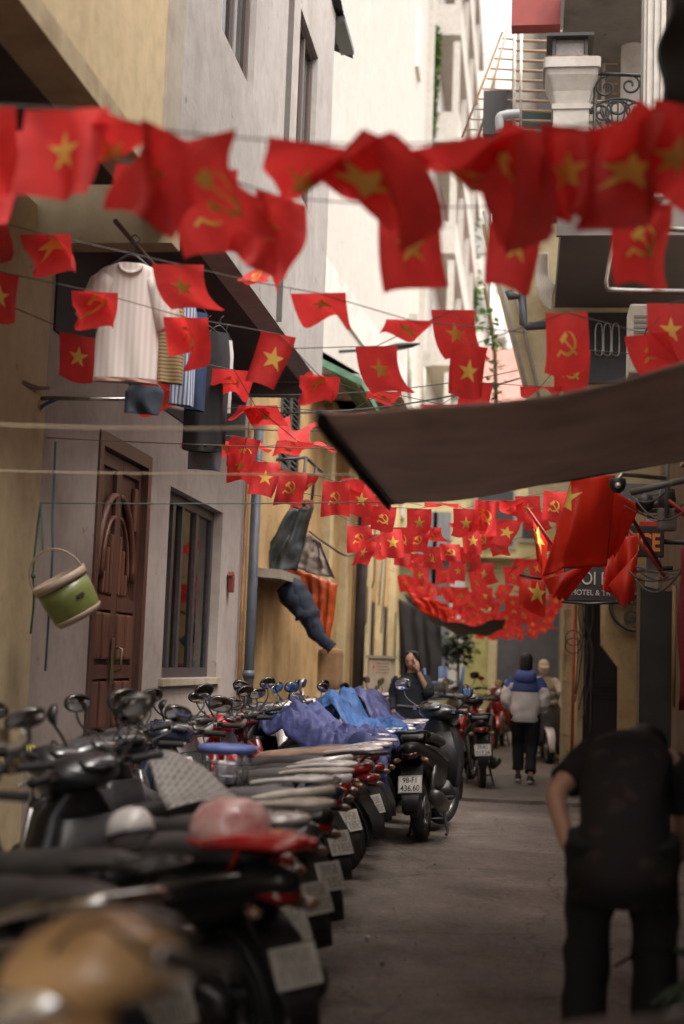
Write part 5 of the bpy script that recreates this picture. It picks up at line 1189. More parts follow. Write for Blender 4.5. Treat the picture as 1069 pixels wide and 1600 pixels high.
    add('plate_print', bm_, 'faded_ink', pi)
    # luggage rack behind the seat
    rk = MB().tube(bez([(.115, -.58, .83), (.125, -.72, .855), (.115, -.86, .87), (.07, -.985, .872), (-.07, -.985, .872), (-.115, -.86, .87), (-.125, -.72, .855), (-.115, -.58, .83)], 5), .014, 8)
    for x in (-.05, .05): rk.tube([(x, -.76, .868), (x*.7, -.98, .876)], .011, 6)
    rk.tube([(-.118, -.78, .866), (.118, -.78, .866)], .011, 6); rk.loft([((0, -.84, .872), (.10, 0, 0), (0, 0, .006), 4), ((0, -.93, .875), (.085, 0, 0), (0, 0, .006), 4)], 12)
    for s in (-1, 1): rk.tube([(s*.11, -.8, .86), (s*.09, -.7, .74)], .01, 6)
    add('luggage_rack', rk, 'rack')
    add('grab_rail', MB().tube(bez([(.14, -.42, .74), (.165, -.6, .80), (.15, -.78, .845), (.07, -.90, .865), (-.07, -.90, .865), (-.15, -.78, .845), (-.165, -.6, .80), (-.14, -.42, .74)], 6), [.02]*3+[.024]*37+[.02]*3, 10), 'rack')
    for s in (-1, 1):
        add('side_trim', MB().loft([((s*(.172 if sc else .14), -.12, .60), (.008, 0, 0), (0, 0, .012), 2.5), ((s*(.178 if sc else .15), -.36, .66), (.008, 0, 0), (0, 0, .018), 2.5), ((s*(.158 if sc else .13), -.62, .725), (.008, 0, 0), (0, 0, .012), 2.5), ((s*.11, -.80, .765), (.004, 0, 0), (0, 0, .004), 2)], 10), 'trim')
        add('brake_cable', MB().tube(bez([(s*.2, gy+.06, gz), (s*.17, gy+.16, gz+.06), (s*.08, gy+.22, gz-.04), (s*.05, gy+.2, gz-.25)], 6), .005, 5), 'rubber', None, True)
    add('handlebar', MB().tube(bez([(-.33, gy-.03, gz+.005), (-.18, gy+.04, gz), (0, gy+.09, gz-.02), (.18, gy+.04, gz), (.33, gy-.03, gz+.005)], 6), .0125, 8), 'black', None, True)
    for s in (-1, 1):
        add('grip', MB().tube([(s*.225, gy+.022, gz+.002), (s*.24, gy+.015, gz+.003), (s*.345, gy-.036, gz+.005), (s*.352, gy-.04, gz+.005)], [.019, .017, .0175, .021], 12), 'rubber', None, True)
        add('brake_lever', MB().tube(bez([(s*.19, gy+.06, gz), (s*.27, gy+.075, gz-.005), (s*.35, gy+.04, gz-.012)], 5), [.007]*10+[.009], 7).rbox((s*.2, gy+.035, gz+.004), (.05, .05, .04), .008), 'lever', None, True)
        st, gl = mirror_parts(add, s, (s*.195, gy+.05, gz+.015), (s*(.30 if sc else .33), gy+.05, mz), .075 if sc else .068, .052 if sc else .048, 2.0 if not sc else 2.4)
        i = add('mirror', st, 'mirror_shell', None, True); add('mirror_glass', gl, 'mirror', i, True)
    add('stand', MB().tube([(-.12, -.18, .25), (-.16, -.26, .02), (-.16, -.34, .015)], .014, 6).tube([(.12, -.18, .25), (.16, -.26, .02), (.16, -.34, .015)], .014, 6).tube([(-.14, -.22, .13), (.14, -.22, .13)], .012, 6), 'black')
    add('footpeg', MB().tube([(-.24, -.05 if not sc else -.3, .31), (.24, -.05 if not sc else -.3, .31)], .014, 8), 'rubber')
    return P
KINDS = {'scooter': make_kind('scooter'), 'underbone': make_kind('underbone')}
DASH = mat('dash_glass', (.06, .06, .065), .1, coat=1, var=.4, vs=30)
DEF = dict(faded_ink=mat('faded_ink', (.26, .23, .19), .7), alloy=ALLOY, rubber=RUBBER, paint=BODY, seat=SEATB, plastic=BLACKP, lens=LENS, dash=DASH, black=BLACKM, engine=MUFF, muffler=MUFF, red=REDLENS, amber=AMBER, plate=PLATEW, ink=INK, trim=STEEL, rack=RACKW, lever=CHROME, mirror_shell=BLACKP, mirror=MIRROR, steel=STEEL)
AXIS = Matrix.Rotation(R(-20), 4, 'X')
BIKES = {}
def bike(kind, label, loc, rz, steer=0, lean=0, skip=(), group='motorbikes parked in the alley', plate=True, **mats):
    root = thing('motor_scooter' if kind == 'scooter' else 'motorbike', label, 'scooter' if kind == 'scooter' else 'motorbike', loc, R(rz), group)
    root.rotation_euler = (0, R(lean), R(rz))
    ax = Matrix.Translation((0, .54, .8)) @ Matrix.Rotation(R(18), 4, 'X')
    ST = ax @ Matrix.Rotation(R(steer), 4, 'Z') @ ax.inverted()
    objs = {}
    skip = tuple(skip)+(('luggage_rack',) if mats.pop('grab', False) else ('grab_rail',))
    for i, (nm, me, key, par, st) in enumerate(KINDS[kind]):
        if nm in skip or (par is not None and par not in objs): continue
        if nm == 'plate_print' and not plate: continue
        M_ = mats.get(nm, mats.get(key, DEF[key]))
        if not me.materials: me.materials.append(DEF[key])
        o = bpy.data.objects.new(nm, me); link(o, objs[par] if par is not None else root)
        if M_ is not DEF[key]: o.material_slots[0].link = 'OBJECT'; o.material_slots[0].material = M_
        if st and par is None: o.matrix_local = ST
        if nm == 'mirror':
            s_ = 1 if me.vertices[0].co.x > 0 else -1; q_ = Matrix.Translation((s_*.195, .45, 1.03))
            o.matrix_local = ST @ q_ @ Matrix.Rotation(R(rnd.uniform(-30, 15)), 4, 'Z') @ Matrix.Rotation(R(rnd.uniform(-14, 12)), 4, 'X') @ Matrix.Rotation(R(rnd.uniform(-14, 10))*s_, 4, 'Y') @ Matrix.Diagonal((1.1, 1.1, rnd.uniform(.8, 1.12), 1)) @ q_.inverted()
        objs[i] = o
    BIKES[label] = root
    return root
def part(root, nm): return [c for c in root.children if c.name.split('.')[0] == nm]
PAINT = {}
def paint(name, c, rough=.25, metal=0.0): return mat('paint_'+name, c, rough, metal, var=.06, vs=3, coat=.7)
P_WHITE = paint('white', (.62, .58, .55)); P_SILV = paint('silver', (.36, .36, .37), .3, .6); P_RED = paint('red', (.42, .015, .015)); P_GREY = paint('grey', (.09, .09, .095), .3, .4)
P_BEIGE = paint('beige', (.60, .37, .18), .3); P_BLUE = paint('blue', (.025, .032, .06)); P_PINK = paint('pink', (.34, .24, .23)); P_MAROON = paint('maroon', (.16, .02, .025)); P_PEARL = paint('pearl', (.68, .60, .60), .22)
RACKB = mat('rack_black', (.04, .04, .04), .35, .5); RACKC = mat('rack_cream', (.58, .52, .44), .35, var=.15, vs=15)
CREAMSEAT = SEATBR
# the row along the left wall, noses to the wall, tails to the alley
ROW = [
 # kind, label, tail x, y, rz, steer, dict
 ('scooter', 'black scooter right behind the beige one, only its seat and chrome rear rail in view', -.80, 3.35, 84, -14, dict(rack=CHROME, grab=True)),
 ('scooter', 'black scooter with a red tail panel, pink helmet lying on its seat', -.66, 4.55, 83, 12, dict(rack=P_RED, plate=PLATEW)),
 ('scooter', 'black scooter with broad dashboard and round mirror nearest the left edge', -.86, 3.95, 84, 6, dict(rack=RACKB)),
 ('underbone', 'black motorbike with a silver slatted luggage rack right behind the red tailed scooter', -.78, 5.25, 81, -18, dict(plate=PLATEY)),
 ('scooter', 'dark scooter carrying the grey diamond patterned sheet across its handlebar', -.80, 5.85, 82, 16, dict(rack=RACKC, paint=P_GREY)),
 ('scooter', 'scooter with grey ribbed seat and pale loop grab rail, fifth from the front', -.80, 6.45, 80, -8, dict(seat=SEATG, rack=RACKC, plate=PLATEY, grab=True)),
 ('underbone', 'dark motorbike with a white tube rack, beside the loop railed scooter', -.88, 7.05, 82, 20, dict(paint=P_GREY, rack=P_WHITE)),
 ('scooter', 'blue scooter whose seat nose holds the blue rimmed basket', -.86, 7.65, 81, -12, dict(paint=P_BLUE, rack=RACKC, seat=SEATG)),
 ('underbone', 'white fronted motorbike with two round mirrors, its plate tilted towards the alley', -.90, 8.2, 80, 14, dict(paint=P_WHITE, rack=P_WHITE)),
 ('scooter', 'pearl white scooter with long black seat in the middle of the row', -.92, 8.75, 82, -16, dict(paint=P_PEARL, grab=True, plate=PLATEW)),
 ('underbone', 'red and black motorbike with a cluttered silver rack before the tan seated one', -.90, 9.3, 80, 18, dict(paint=P_RED, rack=RACKB)),
 ('scooter', 'scooter with a tan seat and pale wide rack', -.88, 9.85, 81, -10, dict(seat=CREAMSEAT, rack=P_PEARL, paint=P_PINK, plate=PLATEW)),
 ('underbone', 'maroon motorbike with grey seat standing just short of the purple tarp', -.90, 10.4, 82, 15, dict(paint=P_MAROON, seat=SEATG)),
 ('scooter', 'black scooter with white rear rack at the edge of the purple tarp', -.92, 10.95, 80, -14, dict(rack=P_PEARL)),
 ('underbone', 'silver motorbike half covered by the purple blue tarp', -1.05, 11.6, 82, 12, dict(paint=P_SILV)),
 ('scooter', 'grey scooter wholly under the middle of the purple tarp', -1.05, 12.3, 82, -12, dict(paint=P_GREY)),
 ('underbone', 'white motorbike with pale handlebars sticking out of the bright blue tarp', -1.0, 13.0, 81, 16, dict(paint=P_WHITE, mirror_shell=P_SILV)),
 ('underbone', 'pearl motorbike under the bright blue tarp, second with pale handlebars', -1.0, 13.7, 81, -14, dict(paint=P_PEARL)),
 ('scooter', 'white scooter at the far end of the bright blue tarp', -.98, 14.4, 82, 10, dict(paint=P_WHITE)),
 ('underbone', 'black motorbike under the indigo tarp next to the phone woman', -.95, 15.1, 82, -10, dict()),
 ('scooter', 'black scooter with pale rack beyond the indigo tarp, near the phone woman', -.66, 17.4, 80, 12, dict(rack=P_PEARL)),
 ('underbone', 'red motorbike with pale rack between the phone woman and the blue stools', -.62, 18.1, 82, -15, dict(paint=P_RED, rack=P_PEARL)),
 ('scooter', 'white scooter parked before the blue stools', -.62, 18.8, 82, 10, dict(paint=P_PEARL, rack=P_PEARL)),
 ('underbone', 'silver motorbike parked right of the blue stools', -.55, 19.6, 80, 14, dict(paint=P_SILV, rack=P_PEARL)),
]
for kind, lb, tx, y, rz, st, d in ROW:
    rz += (-36 if y < 5 else -21)+rnd.uniform(-4, 4); tx += rnd.uniform(-.05, .05)
    a = R(rz); cxy = Vector((tx, y, 0))+Vector((-math.sin(a), math.cos(a), 0))*.97
    bike(kind, lb, (cxy.x, cxy.y, 0), rz, st, rnd.uniform(-5, 1), skip=() if 'plate' in d or rnd.random() < .35 else ('number_plate',), **d).scale = (.94, .94, .94)
# scooters standing along the alley
b1 = bike('scooter', 'black scooter seen from behind with plate 98-F1, standing alone in the alley', (-.73, 12.25, 0), -6, -22, -5, plate=False, rack=RACKB, muffler=MUFF, red=mat('smoked_red', (.05, .008, .008), .15, coat=1))
b2 = bike('underbone', 'red and black motorbike seen from behind with plate 29-R1, left of the walker', (-.52, 17.35, 0), 6, -18, -4, plate=False, leg_shield=P_RED, rack=RACKB)
def plate_text(root, l1, l2):
    p = part(root, 'number_plate')[0]; q = Matrix.Translation((0, -.965, .47)) @ Matrix.Rotation(R(-22), 4, 'X')
    for s_, z, sz in ((l1, .012, .062), (l2, -.054, .066)):
        t = text(s_, sz, INK, p, (0, 0, 0), sx=1, ext=.0008, bold=.0008)
        t.matrix_local = q @ Matrix.Translation((0, -.0045, z)) @ Matrix.Rotation(R(90), 4, 'X') @ Matrix.Diagonal((.86, 1, 1, 1))
    bd_ = MB()
    for x0, x1, z0, z1 in ((-.09, .09, .062, .065), (-.09, .09, -.065, -.062), (-.09, -.087, -.062, .062), (.087, .09, -.062, .062)): bd_.bb(x0, x1, -.0045, -.0025, z0, z1)
    bd_.v = [tuple(q @ Vector(v_)) for v_ in bd_.v]; bd_.build('plate_border', INK, p)
plate_text(b1, '98-F1', '436.60'); plate_text(b2, '29-R1', '017.24')
b3 = bike('scooter', 'dark scooter facing the camera that the capped rider sits on', (.36, 22.2, 0), 183, 6, 3, paint=P_GREY, front_fender=P_PEARL)
bike('scooter', 'scooter facing the camera with a bright lamp, far beyond the blue stools', (-1.0, 24.5, 0), 172, -10, 2, paint=P_GREY)
bike('underbone', 'red cowled motorbike facing the camera in the far middle of the alley', (-.42, 25.5, 0), 176, 12, 0, paint=P_RED, mirror_shell=P_RED)
bike('scooter', 'dark scooter parked farthest back against the end of the alley', (.05, 27.5, 0), 170, -12, 0, paint=P_GREY)
# beige scooter at the very front
bb_ = bike('scooter', 'beige scooter at the very front, its clear headlight at the bottom left corner', (-.20, 2.40, 0), 112, 8, 6, paint=P_BEIGE, lens=mat('clear_lens', (.85, .85, .85), .12, .85, coat=1), rack=CHROME, lever=CHROME, skip=('mirror',))
bb_.scale = (.92, .92, .92)
c_ = [c for c in bb_.children if c.name.startswith('handlebar_cowl')][0]
MB().add([(-.1, .40, 1.066), (-.03, .39, 1.064), (-.03, .47, 1.082), (-.1, .48, 1.08)], [(0, 1, 2, 3)]).build('sticker', mat('sticker', (.6, .62, .68), .3), c_)
# helmets
def helmet(name, label, loc, rz, shell, brim, rim, tilt=0, scale=1):
    t = thing(name, label, 'helmet', loc, R(rz)); t.rotation_euler = (R(tilt), 0, R(rz)); t.scale = (scale,)*3
    prof = [(.0, .16), (.05, .155), (.09, .135), (.118, .095), (.128, .05), (.13, .0), (.122, .0), (.118, .05), (.108, .09), (.08, .125), (0, .147)]
    m = MB().lathe(prof, (0, 0, 0), 'z', 32); m.v = [(x, y*1.18, z) for x, y, z in m.v]; s_ = m.build('shell', shell, t)
    m = MB().tube([(.13*math.cos(a), .153*math.sin(a), .004) for a in [i*math.pi/18 for i in range(36)]], .008, 6, closed=True); m.build('rim', rim, t)
    if brim:
        def f(u, v):
            a = R(25+130*u); r1 = 1+.0*v; ex = .075*math.sin(math.pi*u)**.7 if 0 < u < 1 else 0
            return (.132*math.cos(a), .156*math.sin(a)+ex*v, .02-.025*v-.01*math.cos(2*a)*v)
        MB().grid(f, 20, 6).build('visor', brim, t, solid=.006)
    MB().tube(bez([(-.125, 0, .01), (-.11, 0, -.05), (-.03, .03, -.075), (.06, .02, -.06), (.125, 0, .01)], 6), .005, 5).build('strap', BLACKP, t)
    return t
HP = mat('helmet_pink', (.62, .22, .22), .3, coat=.5, var=.25, vs=14, col2=(.60, .42, .38))
hp = [b for l, b in BIKES.items() if 'red tail panel' in l][0].matrix_basis @ Vector((.02, -.56, .83))
helmet('helmet', 'worn pink and grey visor helmet lying on the black seat by the red tail', hp, -75, HP, mat('visor_pink', (.62, .10, .10), .25, coat=.6), P_RED, 0, .95)
hp2 = at(205, 1308, 4.75)
helmet('helmet', 'white half helmet with a blue stripe hung low between the foremost bikes', hp2, 40, mat('helmet_white', (.66, .62, .60), .25, coat=.6), None, P_BLUE, -20, .62)
# red tail cover on the second scooter
tl = at(330, 1352, 4.5); tr_ = at(462, 1316, 4.5)
rt = [b for l, b in BIKES.items() if 'red tail panel' in l][0]
MB().loft([((0, -.50, .80), (.10, 0, 0), (0, 0, .02), 3), ((0, -.62, .85), (.15, 0, 0), (0, 0, .03), 2.6), ((0, -.80, .875), (.13, 0, 0), (0, 0, .03), 2.4), ((0, -.96, .88), (.07, 0, 0), (0, 0, .02), 2), ((0, -1.02, .885), (.02, 0, 0), (0, 0, .008), 2)], 18).build('tail_panel', P_RED, rt)
# blue rimmed wire basket
bs = thing('wire_basket', 'wire basket with a padded blue rim standing on the blue scooter', 'basket', at(354, 1192, 7.15))
el = lambda t, r, z: Vector((r*1.25*math.cos(t), r*math.sin(t), z))
tt = [i*math.pi/14 for i in range(28)]
MB().tube([el(t, .105, .07) for t in tt], .022, 8, closed=True).build('rim', mat('blue_pad', (.10, .14, .36), .5, var=.3, vs=14), bs)
m = MB()
for t in tt[::2]: m.tube([el(t, .105, .06), el(t, .08, -.13)], .004, 5)
for z, r in ((-.13, .08), (-.06, .089), (0, .097)): m.tube([el(t, r, z) for t in tt], .004, 5, closed=True)
m.build('wire', STEEL, bs)
MB().rbox((0, 0, -.05), (.11, .08, .11), .02).build('content', mat('bag_blue', (.08, .1, .35), .6, var=.6, vs=9, col2=(.5, .45, .45)), bs)
# diamond patterned sheet laid over the fourth bike
def weave():
    m = mat('patterned_sheet', (.17, .155, .145), .5); n = m.node_tree.nodes; L = m.node_tree.links; b = n['Principled BSDF']
    tc = n.new('ShaderNodeTexCoord'); mp = n.new('ShaderNodeMapping'); mp.inputs['Scale'].default_value = (8, 8, 8); mp.inputs['Rotation'].default_value = (0, 0, .6); L.new(tc.outputs['UV'], mp.inputs[0])
    br = n.new('ShaderNodeTexBrick'); br.inputs['Scale'].default_value = 1; br.inputs['Mortar Size'].default_value = .05; br.offset = .5; br.inputs['Brick Width'].default_value = 1.0; br.inputs['Row Height'].default_value = .6
    br.inputs['Color1'].default_value = (.10, .092, .085, 1); br.inputs['Color2'].default_value = (.17, .155, .14, 1); br.inputs['Mortar'].default_value = (.34, .31, .28, 1)
    L.new(mp.outputs[0], br.inputs[0]); L.new(br.outputs[0], b.inputs['Base Color']); return m
A_, B_, C_, D_ = at(225, 1178, 5.9), at(300, 1190, 6.3), at(400, 1262, 5.8), at(262, 1268, 5.6)
m = MB().grid(lambda u, v: A_.lerp(B_, u).lerp(D_.lerp(C_, u), v)+Vector((0, 0, .03*math.sin(math.pi*u)+.012*math.sin(v*7))), 16, 16)
o = m.build('patterned_sheet', weave(), solid=.006)
uv = o.data.uv_layers.new(name='UVMap')
for lp_ in o.data.loops:
    i = lp_.vertex_index; uv.data[lp_.index].uv = ((i % 17)/16, (i//17)/16)
tag(o, 'grey sheet with a diamond pattern laid slanting over the front bikes', 'sheet')
# tarps thrown over the bikes
TP = mat('tarp_purple', (.050, .060, .165), .5, var=.35, vs=9, bump=1.0, bs=14, spec=.3)
TB = mat('tarp_blue', (.022, .075, .21), .6, var=.3, vs=4, bump=.5, bs=18)
TI = mat('tarp_indigo', (.040, .045, .14), .55, var=.35, vs=6, bump=.7, bs=16)
def tarp(label, m_, x0, x1, y0, y1, ridge, edge, seed, drop, skew):
    """cloth draped over a run of bikes: high over handlebars, lower over seats, sagging between the machines"""
    def fn(u, v):
        x = x0+(x1-x0)*u; y = y0+(y1-y0)*v+skew*(.5-u)+.1*(u-.5)*math.sin(seed)
        z = ridge*math.exp(-((u-.22)/.2)**2)+(.85+.03*math.sin(seed))*(1-math.exp(-((u-.22)/.2)**2))
        z += .09*abs(math.sin(3.1416*v*(y1-y0)/.65+seed))*(1.1-u*.5)-.09
        e = max(0, .12-v)/.12; e2 = max(0, u-.86)/.14; e3 = max(0, v-.9)/.1
        z -= drop*e*e*(.4+u)+edge*e2*e2+.15*e3
        cr = 1-abs(fbm(u*5+seed, v*5, seed+8)); z += .05*fbm(u*4+seed, v*4, seed)+.022*fbm(u*11, v*11, seed+2)+.04*(cr*cr-.6)+.02*math.sin(u*15+v*9+seed)
        return (x+.03*fbm(u*5, v*5, seed+5), y, z)
    tag(MB().grid(fn, 90, 90).build('tarp', m_, solid=.006), label, 'tarp', 'tarps over parked bikes')
tarp('purple blue crinkled tarp over the bikes, nearest of the three tarps', TP, -2.1, -1.0, 10.9, 12.5, 1.02, .12, 1.0, .25, .9)
tarp('bright blue tarp peaked over handlebars behind the purple one', TB, -1.95, -.95, 12.5, 14.0, 1.12, .14, 2.3, .12, .8)
tarp('indigo tarp beside the phone woman, farthest of the three tarps', TI, -1.85, -.85, 13.9, 15.5, 1.12, .15, 4.1, .1, .7)
# cardboard on a seat, white box on a rack
tag(MB().rbox(at(470, 1190, 9.75)+Vector((0, 0, .0)), (.5, .34, .02), .004).build('cardboard', mat('cardboard', (.42, .28, .2), .8, var=.15)), 'flat tan cardboard lying on a seat in the middle of the row', 'cardboard')
# plastic stools and metal basins near the phone woman
STB = mat('stool_blue', (.09, .16, .33), .5, var=.15)
def stool(label, loc, rz, tilt):
    t = thing('plastic_stool', label, 'stool', loc, R(rz), 'blue plastic stools'); t.rotation_euler = (0, R(tilt), R(rz))
    MB().rbox((0, 0, .45), (.28, .28, .035), .012).build('seat', STB, t)
    for sx in (-1, 1):
        for sy in (-1, 1): MB().tube([(sx*.12, sy*.12, .44), (sx*.165, sy*.165, 0)], [.022, .018], 8).build('leg', STB, t)
    m = MB()
    for s in (-1, 1): m.tube([(s*.145, -.145, .18), (s*.145, .145, .18)], .012, 6); m.tube([(-.145, s*.145, .22), (.145, s*.145, .22)], .012, 6)
    m.build('stretcher', STB, t); return t
p = at(674, 1082, 20.6); 
stool('blue plastic stool turned upside down behind the phone woman, left one', (p.x, p.y, p.z+.36), 20, 174)
p = at(706, 1082, 21.2); stool('blue plastic stool turned upside down, right one by the bikes', (p.x, p.y, p.z+.38), 5, 180)
tb = thing('side_table', 'low steel table holding the upturned blue stools and basins', 'table', (p.x-.12, 20.9, 0))
MB().rbox((0, 0, at(690, 1085, 20.9).z), (.9, .6, .03), .006).build('tabletop', STEEL, tb)
for sx in (-1, 1):
    for sy in (-1, 1): MB().tube([(sx*.4, sy*.25, 0), (sx*.4, sy*.25, at(690, 1085, 20.9).z)], .016, 8).build('leg', STEEL, tb)
p = at(683, 1083, 20.55)
for k in range(4):
    tag(MB().lathe([(0, 0), (.12, 0), (.17, .06), (.175, .065), (.165, .062), (.115, .008), (0, .008)], (p.x-.02, 20.52, p.z+.02+k*.022), 'z', 22).build('basin', P_SILV), ('lowest', 'second lowest', 'second highest', 'topmost')[k]+' steel basin of the nested stack on the low steel table', 'basin', 'nested steel basins')
tag(MB().rbox(at(691, 1063, 20.45), (.11, .1, .05), .01).build('white_box', P_WHITE), 'small white box standing between the two upturned stools', 'box')
# ------------------------------------------------------------------ people
def skin_body(nodes, edges, root_name, sub=2):
    """one continuous body surface grown over a skeleton of joints with radii"""
    names = list(nodes); me = bpy.data.meshes.new('tmp'); bm = bmesh.new(); ly = bm.verts.layers.skin.verify(); vv = {}
    for n_ in names:
        p, r = nodes[n_]; v = bm.verts.new(p); v[ly].radius = (r, r) if not isinstance(r, tuple) else r; v[ly].use_root = n_ == root_name; vv[n_] = v
    for a, b in edges: bm.edges.new((vv[a], vv[b]))
    bm.to_mesh(me); bm.free(); o = bpy.data.objects.new('tmp', me); COL.objects.link(o)
    md = o.modifiers.new('s', 'SKIN'); md.use_smooth_shade = True; d2 = o.modifiers.new('d', 'SUBSURF'); d2.levels = sub; d2.render_levels = sub
    bpy.context.view_layer.update()
    m2 = bpy.data.meshes.new_from_object(o.evaluated_get(bpy.context.evaluated_depsgraph_get()))
    bpy.data.objects.remove(o); bpy.data.meshes.remove(me)
    mb = MB(); mb.add([v.co.copy() for v in m2.vertices], [tuple(p.vertices) for p in m2.polygons], True); bpy.data.meshes.remove(m2); return mb
def head_mb(c, rot):
    """head with brow, nose, chin, cheeks and ears, face towards local +Y"""
    m = MB(); nu, nv = 28, 22; vs = []
    g = lambda x, z, cx, cz, s: math.exp(-((x-cx)**2+(z-cz)**2)/s**2)
    for j in range(nv+1):
        ph = math.pi*j/nv
        for i in range(nu):
            th = 2*math.pi*i/nu; d = Vector((math.sin(ph)*math.sin(th), math.sin(ph)*math.cos(th), math.cos(ph)))
            p = Vector((d.x*.074, d.y*.092, d.z*.112))
            if p.z < 0: k = 1-.42*(-p.z/.112)**1.6; p.x *= k; p.y = p.y*(1-.18*(-p.z/.112)) + (.010 if d.y > 0 else -.0)*(-p.z/.112)
            if d.y > 0:
                p.y += .026*g(p.x, p.z, 0, -.022, .017)+.012*g(p.x, p.z, 0, .0, .012)-.010*(g(p.x, p.z, .03, .012, .017)+g(p.x, p.z, -.03, .012, .017))+.007*g(p.x, p.z, 0, .035, .04)+.008*g(p.x, p.z, 0, -.062, .02)+.010*g(p.x, p.z, 0, -.098, .022)
            vs.append(p)
    fs = [(j*nu+i, j*nu+(i+1) % nu, (j+1)*nu+(i+1) % nu, (j+1)*nu+i) for j in range(nv) for i in range(nu)]
    m.add(vs, fs, True)
    for s in (-1, 1): m.loft([((s*.070, -.004, -.005), (0, .018, 0), (0, 0, .03), 2), ((s*.083, -.012, -.002), (0, .02, 0), (0, 0, .032), 2), ((s*.085, -.014, 0), (0, .008, 0), (0, 0, .016), 2)], 12)
    m.v = [tuple(rot @ Vector(q)+Vector(c)) for q in m.v]; return m
def face_parts(body, c, rot, mouth_open=False):
    X_ = lambda m: setattr(m, 'v', [tuple(rot @ Vector(q)+Vector(c)) for q in m.v]) or m
    for s in (-1, 1):
        X_(MB().loft([((s*.03, .074, .010), (.014, 0, 0), (0, 0, .0065), 1.6), ((s*.03, .082, .010), (.011, 0, 0), (0, 0, .005), 1.6)], 12)).build('eye', INK, body)
        X_(MB().tube([(s*.016, .086, .027), (s*.032, .085, .031), (s*.046, .074, .026)], .0035, 5)).build('eyebrow', HAIR, body)
    X_(MB().loft([((0, .086, -.058), (.021, 0, 0), (0, 0, .008 if mouth_open else .005), 1.8), ((0, .096, -.058), (.015, 0, 0), (0, 0, .006 if mouth_open else .003), 1.8)], 12)).build('mouth', mat('lips', (.32, .09, .07), .4), body)
def limb(pts, rad, n=14, wr=.0, seed=0, k=6):
    P_ = bez(pts, k); m_ = len(pts)-1; rs = []
    for i in range(len(P_)):
        t = i/(len(P_)-1)*m_; j = min(int(t), m_-1); f = t-j; rs.append(rad[j]*(1-f)+rad[j+1]*f)
    m = MB().tube(P_, rs, n)
    return wrinkle(m, wr, seed) if wr else m
def wrinkle(m, amp, seed=0, sc=9):
    m.v = [tuple(Vector(q)+Vector((fbm(q[0]*sc, q[1]*sc+seed, q[2]*sc*1.7), fbm(q[0]*sc+9, q[1]*sc, q[2]*sc*1.7+seed), .3*fbm(q[0]*sc, q[2]*sc, seed)))*amp) for q in m.v]; return m
def torso(secs, n=26, wr=.008, seed=0, e=2.3):
    S_ = []
    for i in range(len(secs)-1):
        a, b = secs[i], secs[i+1]
        for k in range(4):
            f = k/4; S_.append([a[j]*(1-f)+b[j]*f for j in range(5)])
    S_.append(secs[-1])
    return wrinkle(MB().loft([((x, y, z), (hx, 0, 0), (0, hy, 0), e) for x, y, z, hx, hy in S_], n), wr, seed)
def hand(m, wrist, d, side, curl=.5, size=1.0):
    """palm and five bent fingers growing from the wrist along d; side = direction of the thumb"""
    d = Vector(d).normalized(); s = (Vector(side)-d*Vector(side).dot(d)).normalized(); nrm = d.cross(s); w_ = Vector(wrist)
    m.loft([(w_-d*.02*size, s*.022*size, nrm*.016*size, 2.2), (w_+d*.02*size, s*.032*size, nrm*.016*size, 2.4), (w_+d*.06*size, s*.040*size, nrm*.015*size, 2.6), (w_+d*.088*size, s*.038*size, nrm*.012*size, 2.6)], 14)
    for k, (o, L_) in enumerate(((.028, .068), (.010, .076), (-.009, .071), (-.027, .056))):
        p = w_+(d*.082+s*o)*size; q = [p]; dirv = d.copy()
        for j in range(3):
            dirv = (dirv-nrm*curl*.55).normalized(); p = p+dirv*L_*size*(.44, .32, .24)[j]; q.append(p)
        m.tube(bez(q, 3), [.0092*size]*9+[.0065*size], 8)
    p = w_+(d*.022+s*.03)*size; q = [w_+(d*.01+s*.015)*size, p, p+(d*.03+s*.024-nrm*.01*curl)*size, p+(d*.058+s*.026-nrm*.022*curl)*size]
    m.tube(bez(q, 3), [.0125*size]*6+[.0105*size]*3+[.008*size], 8); return m
def shoe(c, yaw, pitch, mats, parent, L_=.235):
    rt = Matrix.Translation(c) @ Matrix.Rotation(yaw, 4, 'Z') @ Matrix.Rotation(pitch, 4, 'X')
    m = MB().loft([((0, -.075, .04), (.02, 0, 0), (0, 0, .03), 2.3), ((0, -.06, .045), (.034, 0, 0), (0, 0, .045), 2.4), ((0, .0, .045), (.037, 0, 0), (0, 0, .045), 2.4), ((0, .07, .03), (.044, 0, 0), (0, 0, .03), 2.5), ((0, .13, .022), (.04, 0, 0), (0, 0, .02), 2.4), ((0, .16, .018), (.02, 0, 0), (0, 0, .012), 2)], 16)
    m.v = [tuple(rt @ Vector(q)) for q in m.v]; s_ = m.build('shoe', mats[0], parent)
    m = MB().loft([((0, -.08, .0), (.02, 0, 0), (0, 0, .012), 3), ((0, -.05, 0), (.038, 0, 0), (0, 0, .012), 3), ((0, .07, 0), (.047, 0, 0), (0, 0, .012), 3), ((0, .14, 0), (.036, 0, 0), (0, 0, .012), 3), ((0, .168, 0), (.015, 0, 0), (0, 0, .01), 3)], 14)
    m.v = [tuple(rt @ (Vector(q)+Vector((0, 0, .01)))) for q in m.v]; m.build('sole', mats[1], s_)
WHITEJ = mat('jacket_white', (.78, .74, .71), .7, var=.1, vs=6, bump=.3, bs=25)
BLUEJ = mat('jacket_blue', (.06, .10, .32), .6, var=.25, vs=8, bump=.3, bs=25)
BLACKT = mat('trousers_black', (.012, .012, .014), .85, var=.4, vs=8)
NAVYT = mat('top_navy', (.022, .028, .038), .85, var=.35, vs=8)
CREAMJ = mat('jacket_cream', (.52, .45, .36), .75, var=.15, vs=7)
SHOED = mat('shoe_dark', (.03, .035, .045), .6); SOLE = mat('sole_white', (.5, .48, .45), .6)
